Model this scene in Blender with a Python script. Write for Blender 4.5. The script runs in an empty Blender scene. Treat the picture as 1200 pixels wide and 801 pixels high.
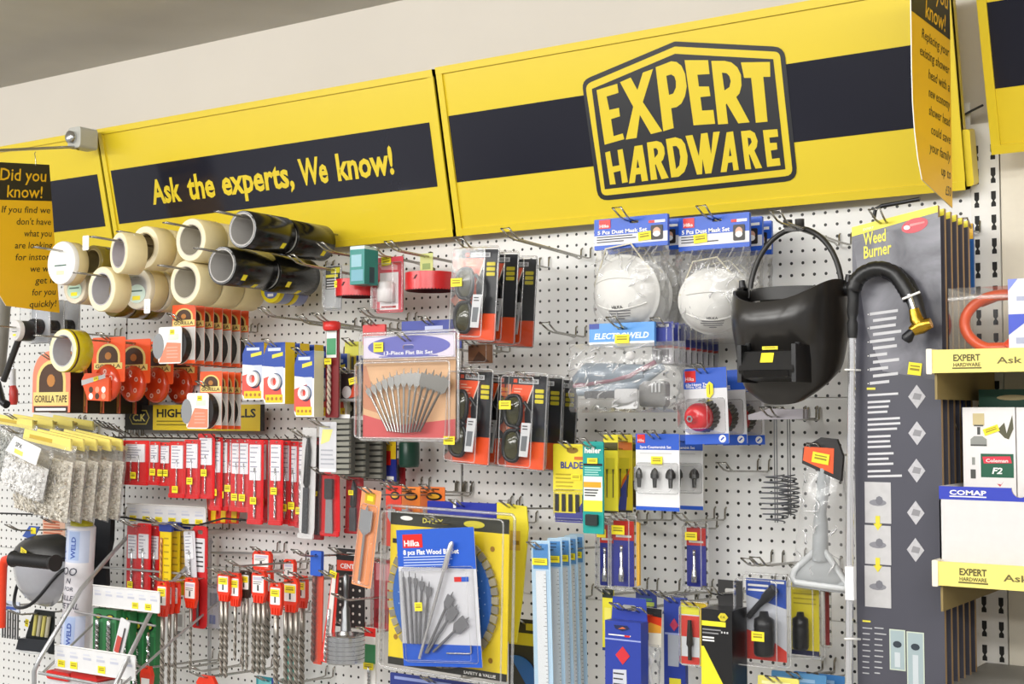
import bpy, math, random
from mathutils import Vector, Matrix
from mathutils.geometry import tessellate_polygon
random.seed(7)
SC = bpy.context.scene
COL = SC.collection
PI = math.pi
R_ = math.radians

# ------------------------------------------------------------------ camera
F_PX = 1614.0
THETA = R_(34.5)
PITCH = math.atan(84.5 / F_PX)
CAM = Vector((0.0, -2.72, 1.6))
cd = bpy.data.cameras.new('camera')
cam = bpy.data.objects.new('camera', cd)
COL.objects.link(cam)
cam.location = CAM
cam.rotation_euler = (PI / 2 + PITCH, 0, THETA)
cd.sensor_width = 36.0
cd.lens = 36.0 * F_PX / 1200.0
cd.clip_start = 0.05
SC.camera = cam
CM = Matrix.Rotation(THETA, 3, 'Z') @ Matrix.Rotation(PI / 2 + PITCH, 3, 'X')

def ray(px, py):
    return CM @ Vector(((px - 600.0) / F_PX, -(py - 400.5) / F_PX, -1.0))

def P(px, py, d):
    """Point seen at (px, py) lying d metres in front of the pegboard (plane y = -d)."""
    r = ray(px, py)
    t = (-d - CAM.y) / r.y
    return CAM + r * t

def PPL(px, py, o, n):
    r = ray(px, py)
    t = (o - CAM).dot(n) / r.dot(n)
    return CAM + r * t

# ------------------------------------------------------------------ materials
def lin(c):
    return c / 12.92 if c <= 0.04045 else ((c + 0.055) / 1.055) ** 2.4

def hexc(h):
    h = h.lstrip('#')
    return tuple(lin(int(h[i:i + 2], 16) / 255.0) for i in (0, 2, 4)) + (1.0,)

_mats = {}
def M(h, rough=0.45, metal=0.0, coat=0.0, name=None, var=0.04, scale=60.0):
    """Plain paint, card, plastic or metal with a little procedural unevenness."""
    key = (h, rough, metal, coat, var, scale)
    if key in _mats:
        return _mats[key]
    m = bpy.data.materials.new(name or 'surface_' + h.lstrip('#'))
    m.use_nodes = True
    nt = m.node_tree
    b = nt.nodes['Principled BSDF']
    b.inputs['Roughness'].default_value = rough
    b.inputs['Metallic'].default_value = metal
    b.inputs['Coat Weight'].default_value = coat
    b.inputs['Coat Roughness'].default_value = 0.15
    c = hexc(h)
    if var > 0:
        tc = nt.nodes.new('ShaderNodeTexCoord')
        nz = nt.nodes.new('ShaderNodeTexNoise')
        nz.inputs['Scale'].default_value = scale
        nz.inputs['Detail'].default_value = 3
        nt.links.new(tc.outputs['Object'], nz.inputs['Vector'])
        mx = nt.nodes.new('ShaderNodeMix'); mx.data_type = 'RGBA'
        mx.inputs[6].default_value = tuple(min(1, x * (1 - var)) for x in c[:3]) + (1,)
        mx.inputs[7].default_value = tuple(min(1, x * (1 + var)) for x in c[:3]) + (1,)
        nt.links.new(nz.outputs['Fac'], mx.inputs[0])
        nt.links.new(mx.outputs[2], b.inputs['Base Color'])
    else:
        b.inputs['Base Color'].default_value = c
    _mats[key] = m
    return m

def clear_mat(name, haze=0.0, base=0.05, gain=0.55, rough=0.1, tint='#ffffff', crinkle=0.0, cscale=30.0, hazecol='#ffffff'):
    m = bpy.data.materials.new(name)
    m.use_nodes = True
    nt = m.node_tree
    nt.nodes.remove(nt.nodes['Principled BSDF'])
    out = nt.nodes['Material Output']
    tr = nt.nodes.new('ShaderNodeBsdfTransparent'); tr.inputs['Color'].default_value = hexc(tint)
    gl = nt.nodes.new('ShaderNodeBsdfGlossy'); gl.inputs['Roughness'].default_value = rough
    lw = nt.nodes.new('ShaderNodeLayerWeight'); lw.inputs['Blend'].default_value = 0.25
    ma = nt.nodes.new('ShaderNodeMath'); ma.operation = 'MULTIPLY_ADD'
    ma.inputs[1].default_value = gain; ma.inputs[2].default_value = base
    nt.links.new(lw.outputs['Fresnel'], ma.inputs[0])
    mx = nt.nodes.new('ShaderNodeMixShader')
    nt.links.new(ma.outputs[0], mx.inputs[0])
    nt.links.new(tr.outputs[0], mx.inputs[1]); nt.links.new(gl.outputs[0], mx.inputs[2])
    last = mx
    if haze > 0:
        df = nt.nodes.new('ShaderNodeBsdfDiffuse'); df.inputs['Color'].default_value = hexc(hazecol)
        m2 = nt.nodes.new('ShaderNodeMixShader')
        m2.inputs[0].default_value = haze
        nt.links.new(mx.outputs[0], m2.inputs[1]); nt.links.new(df.outputs[0], m2.inputs[2])
        last = m2
    if crinkle > 0:
        tc = nt.nodes.new('ShaderNodeTexCoord')
        nz = nt.nodes.new('ShaderNodeTexNoise'); nz.inputs['Scale'].default_value = cscale
        nz.inputs['Detail'].default_value = 4; nz.inputs['Distortion'].default_value = 1.2
        nt.links.new(tc.outputs['Object'], nz.inputs['Vector'])
        bp = nt.nodes.new('ShaderNodeBump'); bp.inputs['Strength'].default_value = crinkle
        bp.inputs['Distance'].default_value = 0.01
        nt.links.new(nz.outputs['Fac'], bp.inputs['Height'])
        nt.links.new(bp.outputs[0], gl.inputs['Normal']); nt.links.new(bp.outputs[0], lw.inputs['Normal'])
    nt.links.new(last.outputs[0], out.inputs['Surface'])
    return m

CLEAR = clear_mat('clear_blister_plastic', base=0.04, gain=0.5, rough=0.12)
EDGE = clear_mat('folded_blister_rim', haze=0.13, base=0.14, gain=0.6, rough=0.2)
BAG = clear_mat('crinkled_polythene', haze=0.05, base=0.04, gain=0.6, rough=0.14, crinkle=0.35, cscale=13)
BAGH = clear_mat('hazy_polythene', haze=0.09, base=0.05, gain=0.8, rough=0.15, crinkle=0.45, cscale=12)
REDCLEAR = clear_mat('red_clear_plastic', haze=0.12, base=0.05, gain=0.5, rough=0.15, tint='#f0503a', hazecol='#e02a18')
SLEEVE = clear_mat('clear_sleeve', haze=0.01, base=0.02, gain=0.35, rough=0.08, crinkle=0.25)

YEL = M('#e0c72c', 0.28, var=0.02, scale=8); BLK = M('#17181c', 0.35); BAND = M('#1d1e29', 0.12, var=0.02)
WHT = M('#f2f1ee', 0.5); OFFW = M('#e4e1da', 0.5); GREYM = M('#8b8d90', 0.4); LGREY = M('#c4c5c6', 0.5)
STEEL = M('#cfd1d3', 0.22, 1.0); DSTEEL = M('#77787a', 0.3, 1.0); WIRE = M('#b3b1ab', 0.25, 1.0)
CHROME = M('#e2e3e6', 0.08, 1.0); BRASS = M('#c9a23c', 0.25, 1.0)
TAG = M('#f7e52a', 0.5, var=0.0); RED = M('#d8221c', 0.35); BLUE = M('#1c49b4', 0.4); DBLUE = M('#27318c', 0.4)
LBLUE = M('#5f93d2', 0.4); ORANGE = M('#f1622a', 0.4); BORANGE = M('#f0521c', 0.45); CARDB = M('#b08a58', 0.8)
TEAL = M('#12887f', 0.45); GREEN = M('#1f7040', 0.45); CREAM = M('#eadfbe', 0.55); TAN = M('#d9a679', 0.5)
RUBBER = M('#1b1b1c', 0.55); SATIN = M('#26262a', 0.32, var=0.03); DGREY = M('#3b3c40', 0.5); PINK = M('#ef8d78', 0.45)
BROWN = M('#5b3320', 0.5); NAVY = M('#1b2252', 0.4); INK = M('#3a3a3c', 0.6); FLUTE_SHADE = M('#45423e', 0.35, 0.9); LILAC = M('#6466b4', 0.4)

# ------------------------------------------------------------------ mesh builder
_tcache = {}
def text2d(s, bold=0.0, shear=0.0, spacing=1.0):
    key = (s, bold, shear, spacing)
    if key in _tcache:
        return _tcache[key]
    cu = bpy.data.curves.new('lettering', 'FONT')
    cu.body = s; cu.resolution_u = 2; cu.offset = bold; cu.shear = shear; cu.space_character = spacing
    ob = bpy.data.objects.new('lettering', cu)
    COL.objects.link(ob)
    dg = bpy.context.evaluated_depsgraph_get(); dg.update()
    me = bpy.data.meshes.new_from_object(ob.evaluated_get(dg))
    v = [(p.co.x, p.co.y) for p in me.vertices]
    f = [tuple(p.vertices) for p in me.polygons]
    bpy.data.objects.remove(ob); bpy.data.curves.remove(cu); bpy.data.meshes.remove(me)
    if not v:
        v = [(0, 0)]
    x0 = min(p[0] for p in v); x1 = max(p[0] for p in v); y0 = min(p[1] for p in v); y1 = max(p[1] for p in v)
    _tcache[key] = (v, f, x0, x1, y0, y1)
    return _tcache[key]

def rrect(x0, z0, x1, z1, r, n=4):
    r = min(r, abs(x1 - x0) / 2.01, abs(z1 - z0) / 2.01)
    pts = []
    for cx, cz, a0 in ((x1 - r, z1 - r, 0), (x0 + r, z1 - r, PI / 2), (x0 + r, z0 + r, PI), (x1 - r, z0 + r, 1.5 * PI)):
        for i in range(n + 1):
            a = a0 + i / n * PI / 2
            pts.append((cx + r * math.cos(a), cz + r * math.sin(a)))
    return pts

def circ(cx, cz, r, n=24, rz=None):
    rz = rz or r
    return [(cx + r * math.cos(2 * PI * i / n), cz + rz * math.sin(2 * PI * i / n)) for i in range(n)]

class MB:
    def __init__(s):
        s.v = []; s.f = []; s.fm = []; s.fs = []; s.mats = []
    def mi(s, m):
        if m not in s.mats:
            s.mats.append(m)
        return s.mats.index(m)
    def add(s, verts, faces, mat, smooth=False):
        o = len(s.v); k = s.mi(mat)
        s.v += [tuple(v) for v in verts]
        for f in faces:
            s.f.append(tuple(i + o for i in f)); s.fm.append(k); s.fs.append(smooth)
        return s
    def box(s, x0, x1, y0, y1, z0, z1, mat):
        v = [(x0, y0, z0), (x1, y0, z0), (x1, y1, z0), (x0, y1, z0), (x0, y0, z1), (x1, y0, z1), (x1, y1, z1), (x0, y1, z1)]
        return s.add(v, [(0, 1, 5, 4), (1, 2, 6, 5), (2, 3, 7, 6), (3, 0, 4, 7), (4, 5, 6, 7), (3, 2, 1, 0)], mat)
    def rect(s, x0, z0, x1, z1, y, mat):
        return s.add([(x0, y, z0), (x1, y, z0), (x1, y, z1), (x0, y, z1)], [(0, 1, 2, 3)], mat)
    def poly(s, pts, y, mat, holes=()):
        loops = [[Vector((p[0], p[1], 0)) for p in pts]] + [[Vector((p[0], p[1], 0)) for p in h] for h in holes]
        tris = tessellate_polygon(loops)
        flat = [p for l in loops for p in l]
        fs = []
        for t in tris:
            a, b, c = (flat[i] for i in t)
            if (b - a).cross(c - a).z < 0:
                t = (t[0], t[2], t[1])
            fs.append(tuple(t))
        return s.add([(p.x, y, p.y) for p in flat], fs, mat)
    def prism(s, pts, y0, y1, mat, side=None, back=None, holes=(), smooth=False):
        """Outline extruded from y0 (front, smaller) to y1."""
        s.poly(pts, y0, mat, holes); s.poly(pts, y1, back or side or mat, holes)
        for loop in (pts,) + tuple(holes):
            n = len(loop)
            v = [(p[0], y0, p[1]) for p in loop] + [(p[0], y1, p[1]) for p in loop]
            s.add(v, [(i, (i + 1) % n, n + (i + 1) % n, n + i) for i in range(n)], side or mat, smooth)
        return s
    def tube(s, path, r, mat, n=8, closed=False, cap=True):
        path = [Vector(p) for p in path]
        m = len(path)
        rs = r if isinstance(r, (list, tuple)) else [r] * m
        rings = []
        t0 = None
        for i, p in enumerate(path):
            if closed:
                t = path[(i + 1) % m] - path[i - 1]
            else:
                t = path[min(i + 1, m - 1)] - path[max(i - 1, 0)]
            if t.length < 1e-9:
                t = Vector((0, 0, 1))
            t.normalize()
            if t0 is None:
                up = Vector((0, 0, 1)) if abs(t.z) < 0.9 else Vector((1, 0, 0))
                u = t.cross(up).normalized()
            else:
                u = (u - t * u.dot(t))
                if u.length < 1e-6:
                    u = t.cross(Vector((0.3, 0.5, 0.8)))
                u.normalize()
            t0 = t
            w = t.cross(u)
            rings.append([p + (u * math.cos(2 * PI * k / n) + w * math.sin(2 * PI * k / n)) * rs[i] for k in range(n)])
        return s.loft(rings, mat, closed=closed, cap=cap)
    def loft(s, rings, mat, closed=False, cap=True, smooth=True, wrap=True):
        n = len(rings[0]); m = len(rings)
        v = [p for r in rings for p in r]
        fs = []
        for i in range(m if closed else m - 1):
            j = (i + 1) % m
            for k in range(n if wrap else n - 1):
                q = (k + 1) % n
                fs.append((i * n + k, i * n + q, j * n + q, j * n + k))
        s.add(v, fs, mat, smooth)
        if cap and not closed and wrap:
            s.add(rings[0], [tuple(range(n))[::-1]], mat); s.add(rings[-1], [tuple(range(n))], mat)
        return s
    def lathe(s, prof, mat, o=(0, 0, 0), axis='y', n=32, closed=False, smooth=True, a0=0, a1=2 * PI):
        """prof: (radius, t) along axis."""
        rings = []
        full = abs(a1 - a0 - 2 * PI) < 1e-6
        for r, t in prof:
            ring = []
            for k in range(n if full else n + 1):
                a = a0 + (a1 - a0) * k / n
                c, d = r * math.cos(a), r * math.sin(a)
                if axis == 'y': q = (o[0] + c, o[1] + t, o[2] + d)
                elif axis == 'z': q = (o[0] + c, o[1] + d, o[2] + t)
                else: q = (o[0] + t, o[1] + c, o[2] + d)
                ring.append(q)
            rings.append(ring)
        return s.loft(rings, mat, closed=closed, cap=False, smooth=smooth, wrap=full)
    def text(s, t, x, z, h, mat, y, w=None, bold=0.0, shear=0.0, align='L', spacing=1.0, fn=None):
        """Lettering: cap height box bottom at z, height h, optional exact width w."""
        v, f, x0, x1, y0, y1 = text2d(t, bold, shear, spacing)
        base = 0.0 if y0 > -0.35 else y0
        sc = h / 0.72
        sx = sc if w is None else w / max(1e-6, x1 - x0)
        wid = (x1 - x0) * sx
        ox = x - (0 if align == 'L' else wid / 2 if align == 'C' else wid)
        pts = [(ox + (a - x0) * sx, y, z + b * sc) for a, b in v]
        if fn:
            pts = [fn(p) for p in pts]
        return s.add(pts, f, mat)
    def lines(s, x0, x1, z1, n, step, th, mat, y, jag=0.25, skew=0):
        for i in range(n):
            q = x1 - (x1 - x0) * jag * random.random()
            s.rect(x0, z1 - i * step - th, q, z1 - i * step, y, mat)
        return s
    def build(s, name, parent=None, mat4=None):
        me = bpy.data.meshes.new(name)
        me.from_pydata(s.v, [], s.f)
        for m in s.mats:
            me.materials.append(m)
        for i, p in enumerate(me.polygons):
            p.material_index = s.fm[i]; p.use_smooth = s.fs[i]
        me.validate(); me.update()
        ob = bpy.data.objects.new(name, me)
        COL.objects.link(ob)
        if parent is not None:
            ob.parent = parent
        if mat4 is not None:
            if parent is None: ob.matrix_world = mat4
            else: ob.matrix_local = mat4
        return ob

# ------------------------------------------------------------------ things
class Fr:
    pass

def fr(l, t, r, b, d, yaw=0.0, roll=0.0):
    """Upright rectangle standing d metres off the pegboard (left edge), seen between l..r, t..b."""
    a = Fr(); a.yaw = R_(yaw); a.roll = R_(roll)
    pc = (l + r) / 2.0
    if yaw == 0:
        A = P(l, (t + b) / 2, d); B = P(r, (t + b) / 2, d)
        ct = P(pc, t, d); cb = P(pc, b, d)
        a.w = B.x - A.x
        mid = P(pc, (t + b) / 2, d)
    else:
        A = P(l, (t + b) / 2, d)
        n = Vector((-math.sin(a.yaw), math.cos(a.yaw), 0))
        B = PPL(r, (t + b) / 2, A, n)
        ct = PPL(pc, t, A, n); cb = PPL(pc, b, A, n)
        a.w = (B - A).xy.length
        mid = (A + B) / 2
    a.h = ct.z - cb.z
    a.loc = Vector((mid.x, mid.y, cb.z))
    a.top = Vector((mid.x, mid.y, ct.z))
    a.d = d
    a.m = Matrix.Translation(a.loc) @ Matrix.Rotation(a.yaw, 4, 'Z')
    if roll:
        c = Matrix.Translation((0, 0, a.h))
        a.m = a.m @ c @ Matrix.Rotation(a.roll, 4, 'Y') @ c.inverted()
    return a

def tag(o, label, cat, group=None, kind=None):
    if label: o['label'] = label
    if cat: o['category'] = cat
    if group: o['group'] = group
    if kind: o['kind'] = kind
    return o

def root(name, label, cat, F=None, group=None, m=None):
    o = bpy.data.objects.new(name, None)
    o.empty_display_size = 0.02
    COL.objects.link(o)
    o.matrix_world = F.m if F is not None else (m if m is not None else Matrix.Identity(4))
    return tag(o, label, cat, group)

def kids(o):
    return [c for c in COL.objects if c.parent == o]

def copy_tree(o, kidmap=None):
    r = o.copy(); COL.objects.link(r)
    for c in o.children:
        q = c.copy(); COL.objects.link(q); q.parent = r
        q.matrix_local = c.matrix_local.copy()
        for g in c.children:
            u = g.copy(); COL.objects.link(u); u.parent = q
            u.matrix_local = g.matrix_local.copy()
    return r

ORD = ['front', 'second', 'third', 'fourth', 'fifth', 'sixth', 'seventh', 'eighth', 'ninth', 'tenth']
def stack(o, n, step, fmt, drop=0.02, jit=0.0):
    """n further copies behind o along the hook. fmt is a label with {} for the ordinal."""
    res = [o]
    bpy.context.view_layer.update()
    m0 = o.matrix_world.copy()
    for i in range(1, n + 1):
        c = copy_tree(o)
        c.matrix_world = Matrix.Translation((random.uniform(-jit, jit), step * i, -drop * step * i)) @ m0
        c['label'] = fmt.format(ORD[i])
        res.append(c)
    return res

def hook(x, z, L, label, y0=0.0, tilt=3.0, tip=True, gap=0.0127, r=0.0021, group='wire display hooks on the pegboard'):
    """Twin-wire peg hook rooted in the pegboard at (x, z); z is the height of the wire at the wall."""
    o = root('wire_hook', label, 'hook', m=Matrix.Translation((x, -y0, z)), group=group)
    t = math.tan(R_(tilt))
    a = MB()
    up = 0.026
    g2 = 0.006
    left = [(-gap, 0.0, up), (-gap, -0.006, up - 0.004), (-gap, -0.007, 0.002), (-gap, -0.016, 0.0), (-g2, -0.05, 0.05 * t), (-g2, -(L - 0.045), (L - 0.045) * t)]
    if tip:
        left += [(-g2 - 0.002, -(L - 0.03), (L - 0.03) * t + 0.003), (-g2 - 0.004, -L, L * t + 0.017)]
    else:
        left += [(-g2, -L, L * t)]
    right = [(-p[0], p[1], p[2]) for p in left[::-1]]
    a.tube(left + right, r, WIRE, n=6)
    a.build('wire_prong', o)
    return o

def hook_for(F, label, L=None, inset=0.012, **k):
    """Hook through the hang hole of the pack standing at frame F."""
    L = L or (F.d + 0.035)
    tilt = k.pop('tilt', 3.0)
    z = F.top.z - inset - F.d * math.tan(R_(tilt))
    return hook(F.loc.x, z, L, label, tilt=tilt, **k)

def sticker(parent, x, z, w, h, y, rot=0.0, name='price_sticker'):
    a = MB()
    c, s_ = math.cos(R_(rot)), math.sin(R_(rot))
    pts = [(x + c * u - s_ * v, z + s_ * u + c * v) for u, v in ((-w / 2, -h / 2), (w / 2, -h / 2), (w / 2, h / 2), (-w / 2, h / 2))]
    a.prism(pts, y - 0.0004, y, TAG)
    for k, q in ((0.22, 0.12), (-0.05, 0.18)):
        pp = [(x + c * u - s_ * v, z + s_ * u + c * v) for u, v in ((-w * .36, h * (k - q / 2)), (w * .36, h * (k - q / 2)), (w * .36, h * (k + q / 2)), (-w * .36, h * (k + q / 2)))]
        a.poly(pp, y - 0.0006, M('#9a8a1c', 0.6))
    return a.build(name, parent)

def hang_hole(cx, cz, w=0.016, h=0.006):
    return rrect(cx - w / 2, cz - h / 2, cx + w / 2, cz + h / 2, h / 2, 3)

def shell(name, parent, w, h, x0, z0, x1, z1, depth, mat=None, rim=0.004, taper=0.006, r=0.006):
    """Thermoformed clear blister standing proud of a card (local front is -y)."""
    a = MB()
    A = rrect(x0, z0, x1, z1, r); B = rrect(x0 + taper, z0 + taper, x1 - taper, z1 - taper, r)
    n = len(A)
    a.add([(p[0], -0.001, p[1]) for p in A] + [(p[0], -depth, p[1]) for p in B], [(i, (i + 1) % n, n + (i + 1) % n, n + i) for i in range(n)], mat or CLEAR)
    a.poly(B, -depth, mat or CLEAR)
    if rim:
        a.tube([(p[0], -0.0012, p[1]) for p in A], rim * 0.35, EDGE, n=5, closed=True)
        a.tube([(p[0], -depth, p[1]) for p in B], rim * 0.22, EDGE, n=5, closed=True)
    return a.build(name, parent)

def twist(a, x, y, z0, z1, r, mat, turns=5.0, shank=0.3, n=10, tipdown=True):
    """Twist drill standing along z: round shank on top, fluted lower part."""
    zs = z1 - (z1 - z0) * shank
    a.lathe([(0.0005, z1), (r * .95, z1 - r * .4), (r * .95, zs)], mat, (x, y, 0), 'z', 10)
    m = int(max(14, turns * 7))
    rings = []
    for i in range(m + 1):
        q = i / m
        z = zs + (z0 - zs) * q
        k = min(1.0, (1 - q) * m / 2.0)
        ring = []
        for j in range(n):
            an = 2 * PI * j / n
            rr = r * (0.42 + 0.58 * abs(math.cos(an)) ** .7) * max(0.1, k)
            b = an + q * turns * PI
            ring.append((x + rr * math.cos(b), y + rr * math.sin(b), z))
        rings.append(ring)
    v = [q for ring in rings for q in ring]
    A_, B_ = [], []
    for i in range(m):
        for j in range(n):
            q = (j + 1) % n
            f = (i * n + j, i * n + q, (i + 1) * n + q, (i + 1) * n + j)
            (A_ if abs(math.cos(2 * PI * (j + .5) / n)) > .55 else B_).append(f)
    a.add(v, A_, mat); a.add(v, B_, FLUTE_SHADE)  # flute faces get a darker metal, so the shading contrast is painted in

def spade(a, p0, ang, L, bw, mat, y=0.0, r=0.0028, th=0.002):
    """Flat wood bit from shank end p0 (x,z), pointing along ang (deg from +x)."""
    c, s_ = math.cos(R_(ang)), math.sin(R_(ang))
    T = lambda u, v: (p0[0] + c * u - s_ * v, p0[1] + s_ * u + c * v)
    bl = min(max(bw * 1.5, 0.02), L * .35)
    a0 = T(0, 0); a1 = T(L - bl, 0)
    a.tube([(a0[0], y, a0[1]), (a1[0], y, a1[1])], r, mat, n=6)
    h = bw / 2
    pts = [T(u, v) for u, v in ((L - bl - .006, -r), (L - bl + .006, -h), (L - .006, -h), (L - .003, -h * .9), (L - .004, -h * .25), (L + .008, 0), (L - .004, h * .25), (L - .003, h * .9), (L - .006, h), (L - bl + .006, h), (L - bl - .006, r))]
    a.prism(pts, y - th / 2, y + th / 2, mat)

def creases(a, w, h, T, n, seed, z0=0.0, bias=None):
    """Film fold lines with white highlights put into their colour, lying just on the bag front."""
    rnd = random.Random(seed)
    for k in range(n):
        u, v = rnd.uniform(-.85, .85), rnd.uniform(-.85, .9)
        an = rnd.gauss(PI / 2, .5) if bias is None else rnd.gauss(bias, .5)
        L = rnd.uniform(.08, .22) * h
        pts = []
        for i in range(6):
            s_ = i / 5 - .5
            x = u * w / 2 + L * s_ * math.cos(an) + .1 * L * math.sin(s_ * 7 + k); z = (v + 1) / 2 * h + L * s_ * math.sin(an)
            uu, vv = max(-.98, min(.98, 2 * x / w)), max(-.98, min(.98, 2 * z / h - 1))
            t = T * max(0, 1 - abs(uu) ** 3.5) ** .6 * max(0, 1 - abs(vv) ** 3) ** .6
            pts.append((uu * w / 2, -t - .0035, z0 + (vv + 1) / 2 * h))
        r = rnd.uniform(.0008, .002)
        a.tube(pts, [.0003, r, r * 1.3, r, r * .6, .0003], FOLD_GLINT, 5)
FOLD_GLINT = clear_mat('film_fold_glint', haze=0.30, base=0.25, gain=0.6, rough=0.12)  # white haze stands in for highlights along the film folds

def grain_mat(name, c0, c1, scale):
    m = bpy.data.materials.new(name); m.use_nodes = True
    nt = m.node_tree; b = nt.nodes['Principled BSDF']; b.inputs['Roughness'].default_value = .6
    tc = nt.nodes.new('ShaderNodeTexCoord'); vo = nt.nodes.new('ShaderNodeTexVoronoi'); vo.inputs['Scale'].default_value = scale
    nt.links.new(tc.outputs['Object'], vo.inputs['Vector'])
    rp = nt.nodes.new('ShaderNodeValToRGB'); rp.color_ramp.elements[0].color = hexc(c0); rp.color_ramp.elements[1].color = hexc(c1); rp.color_ramp.elements[1].position = .55
    nt.links.new(vo.outputs['Color'], rp.inputs[0]); nt.links.new(rp.outputs[0], b.inputs['Base Color'])
    bp = nt.nodes.new('ShaderNodeBump'); bp.inputs['Strength'].default_value = .9; bp.inputs['Distance'].default_value = .006; bp.invert = True
    nt.links.new(vo.outputs['Distance'], bp.inputs['Height']); nt.links.new(bp.outputs[0], b.inputs['Normal'])
    return m
# GRAIN
# ------------------------------------------------------------------ room
def node_mat(name, h, rough, scale, amt, bump=0.0):
    m = M(h, rough, var=amt, scale=scale, name=name)
    if bump:
        nt = m.node_tree
        nz = nt.nodes.new('ShaderNodeTexNoise'); nz.inputs['Scale'].default_value = scale * 3; nz.inputs['Detail'].default_value = 6
        bp = nt.nodes.new('ShaderNodeBump'); bp.inputs['Strength'].default_value = bump; bp.inputs['Distance'].default_value = 0.01
        nt.links.new(nz.outputs['Fac'], bp.inputs['Height'])
        nt.links.new(bp.outputs[0], nt.nodes['Principled BSDF'].inputs['Normal'])
    return m

ZC = P(239, 51, -0.06).z
XL, XR = -7.5, 2.6
def struct(name, mb):
    o = mb.build(name); o['kind'] = 'structure'; return o
wall_m = node_mat('cream_painted_wall', '#dcd6cc', 0.75, 2.5, 0.06, 0.25)
ceil_m = node_mat('grey_ceiling', '#c6c3bd', 0.85, 3.0, 0.16, 0.5)
floor_m = node_mat('grey_floor', '#a5a19a', 0.6, 4.0, 0.08)
struct('wall_back', MB().box(XL, XR, 0.06, 0.2, 0, ZC + 0.1, wall_m))
struct('ceiling', MB().box(XL, XR, -5.5, 0.06, ZC, ZC + 0.1, ceil_m))
struct('floor', MB().box(XL, XR, -5.5, 0.06, -0.1, 0, floor_m))

# ------------------------------------------------------------------ pegboard
PITCHM = 0.0254
def peg_mat(name, h):
    m = bpy.data.materials.new(name); m.use_nodes = True
    nt = m.node_tree; b = nt.nodes['Principled BSDF']
    tc = nt.nodes.new('ShaderNodeTexCoord'); sp = nt.nodes.new('ShaderNodeSeparateXYZ')
    nt.links.new(tc.outputs['Object'], sp.inputs[0])
    def mth(op, a, bb=None):
        n = nt.nodes.new('ShaderNodeMath'); n.operation = op
        for i, q in enumerate((a, bb)):
            if q is None: continue
            if isinstance(q, (int, float)): n.inputs[i].default_value = q
            else: nt.links.new(q, n.inputs[i])
        return n.outputs[0]
    def cell(o):
        q = mth('DIVIDE', o, PITCHM)
        q = mth('SUBTRACT', q, mth('ROUND', q))
        return mth('MULTIPLY', q, q)
    r2 = mth('ADD', cell(sp.outputs[0]), cell(sp.outputs[2]))
    hole = mth('LESS_THAN', r2, 0.0178)
    nz = nt.nodes.new('ShaderNodeTexNoise'); nz.inputs['Scale'].default_value = 5; nz.inputs['Detail'].default_value = 4
    nt.links.new(tc.outputs['Object'], nz.inputs['Vector'])
    mx = nt.nodes.new('ShaderNodeMix'); mx.data_type = 'RGBA'
    c = hexc(h)
    mx.inputs[6].default_value = tuple(x * .95 for x in c[:3]) + (1,); mx.inputs[7].default_value = tuple(min(1, x * 1.03) for x in c[:3]) + (1,)
    nt.links.new(nz.outputs['Fac'], mx.inputs[0])
    m2 = nt.nodes.new('ShaderNodeMix'); m2.data_type = 'RGBA'
    nt.links.new(hole, m2.inputs[0]); nt.links.new(mx.outputs[2], m2.inputs[6]); m2.inputs[7].default_value = hexc('#1c1b19')
    nt.links.new(m2.outputs[2], b.inputs['Base Color'])
    b.inputs['Roughness'].default_value = 0.42
    return m
PEG = peg_mat('white_pegboard', '#e5e5e3')
H0 = P(622.5, 279.0, 0.0)
XB = [P(147, 500, 0).x - 1.25, P(147, 500, 0).x, P(541.5, 560, 0).x, P(1143, 400, 0).x]
ZS0 = P(690, 701.6, 0).z
ZSEAM = [ZS0 - 0.4572, ZS0, ZS0 + 0.4572, ZS0 + 2 * 0.4572]
PEG_TOP = P(1150, 145, 0).z
names_v = ['lowest', 'lower middle', 'upper middle', 'top']
names_h = ['left', 'middle', 'right']
def snap(x, o):
    return o + round((x - o) / PITCHM) * PITCHM
for i in range(3):
    xa, xb = XB[i] + 0.003, XB[i + 1] - 0.003
    for j in range(4):
        za = ZSEAM[j] + 0.0006 if j else 0.0
        zb = (ZSEAM[j + 1] - 0.0006) if j < 3 else ZSEAM[3] + 0.12
        ox, oz = snap(xa, H0.x), snap(za, H0.z)
        a = MB().box(xa - ox, xb - ox, 0, 0.006, za - oz, zb - oz, PEG)
        o = a.build('pegboard_panel', None, Matrix.Translation((ox, 0, oz)))
        tag(o, '%s white pegboard panel of the %s bay, behind the hung goods' % (names_v[j], names_h[i]), 'pegboard', 'white pegboard panels')
# uprights with slots
SLOT = M('#1a1917', 0.7); POST = M('#dfddd7', 0.4)
def upright(x, w, lab, y0, cols):
    a = MB().box(x - w / 2, x + w / 2, y0, 0.055, 0.0, PEG_TOP, POST)
    z = 0.3
    while z < PEG_TOP - 0.03:
        for c in cols:
            a.prism([(x + c - .0045, z), (x + c + .0045, z), (x + c + .0045, z + .007), (x + c + .0015, z + .0115), (x + c + .0045, z + .016), (x + c + .0045, z + .03), (x + c - .0045, z + .03), (x + c - .0045, z + .016), (x + c - .0015, z + .0115), (x + c - .0045, z + .007)], y0 - .0006, y0, SLOT)
        z += 0.046
    tag(a.build('shelving_upright'), lab, 'upright', 'slotted shelving uprights')
upright(XB[1], 0.03, 'slotted white upright in the seam between left and middle pegboards', 0.0075, (0.0,))
upright(XB[2], 0.03, 'slotted white upright in the seam between middle and right pegboards', 0.0075, (0.0,))
upright(P(1153, 250, 0).x + 0.004, 0.054, 'white slotted upright standing right of the black weed burner cards', -0.004, (-.016, .016))
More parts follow.
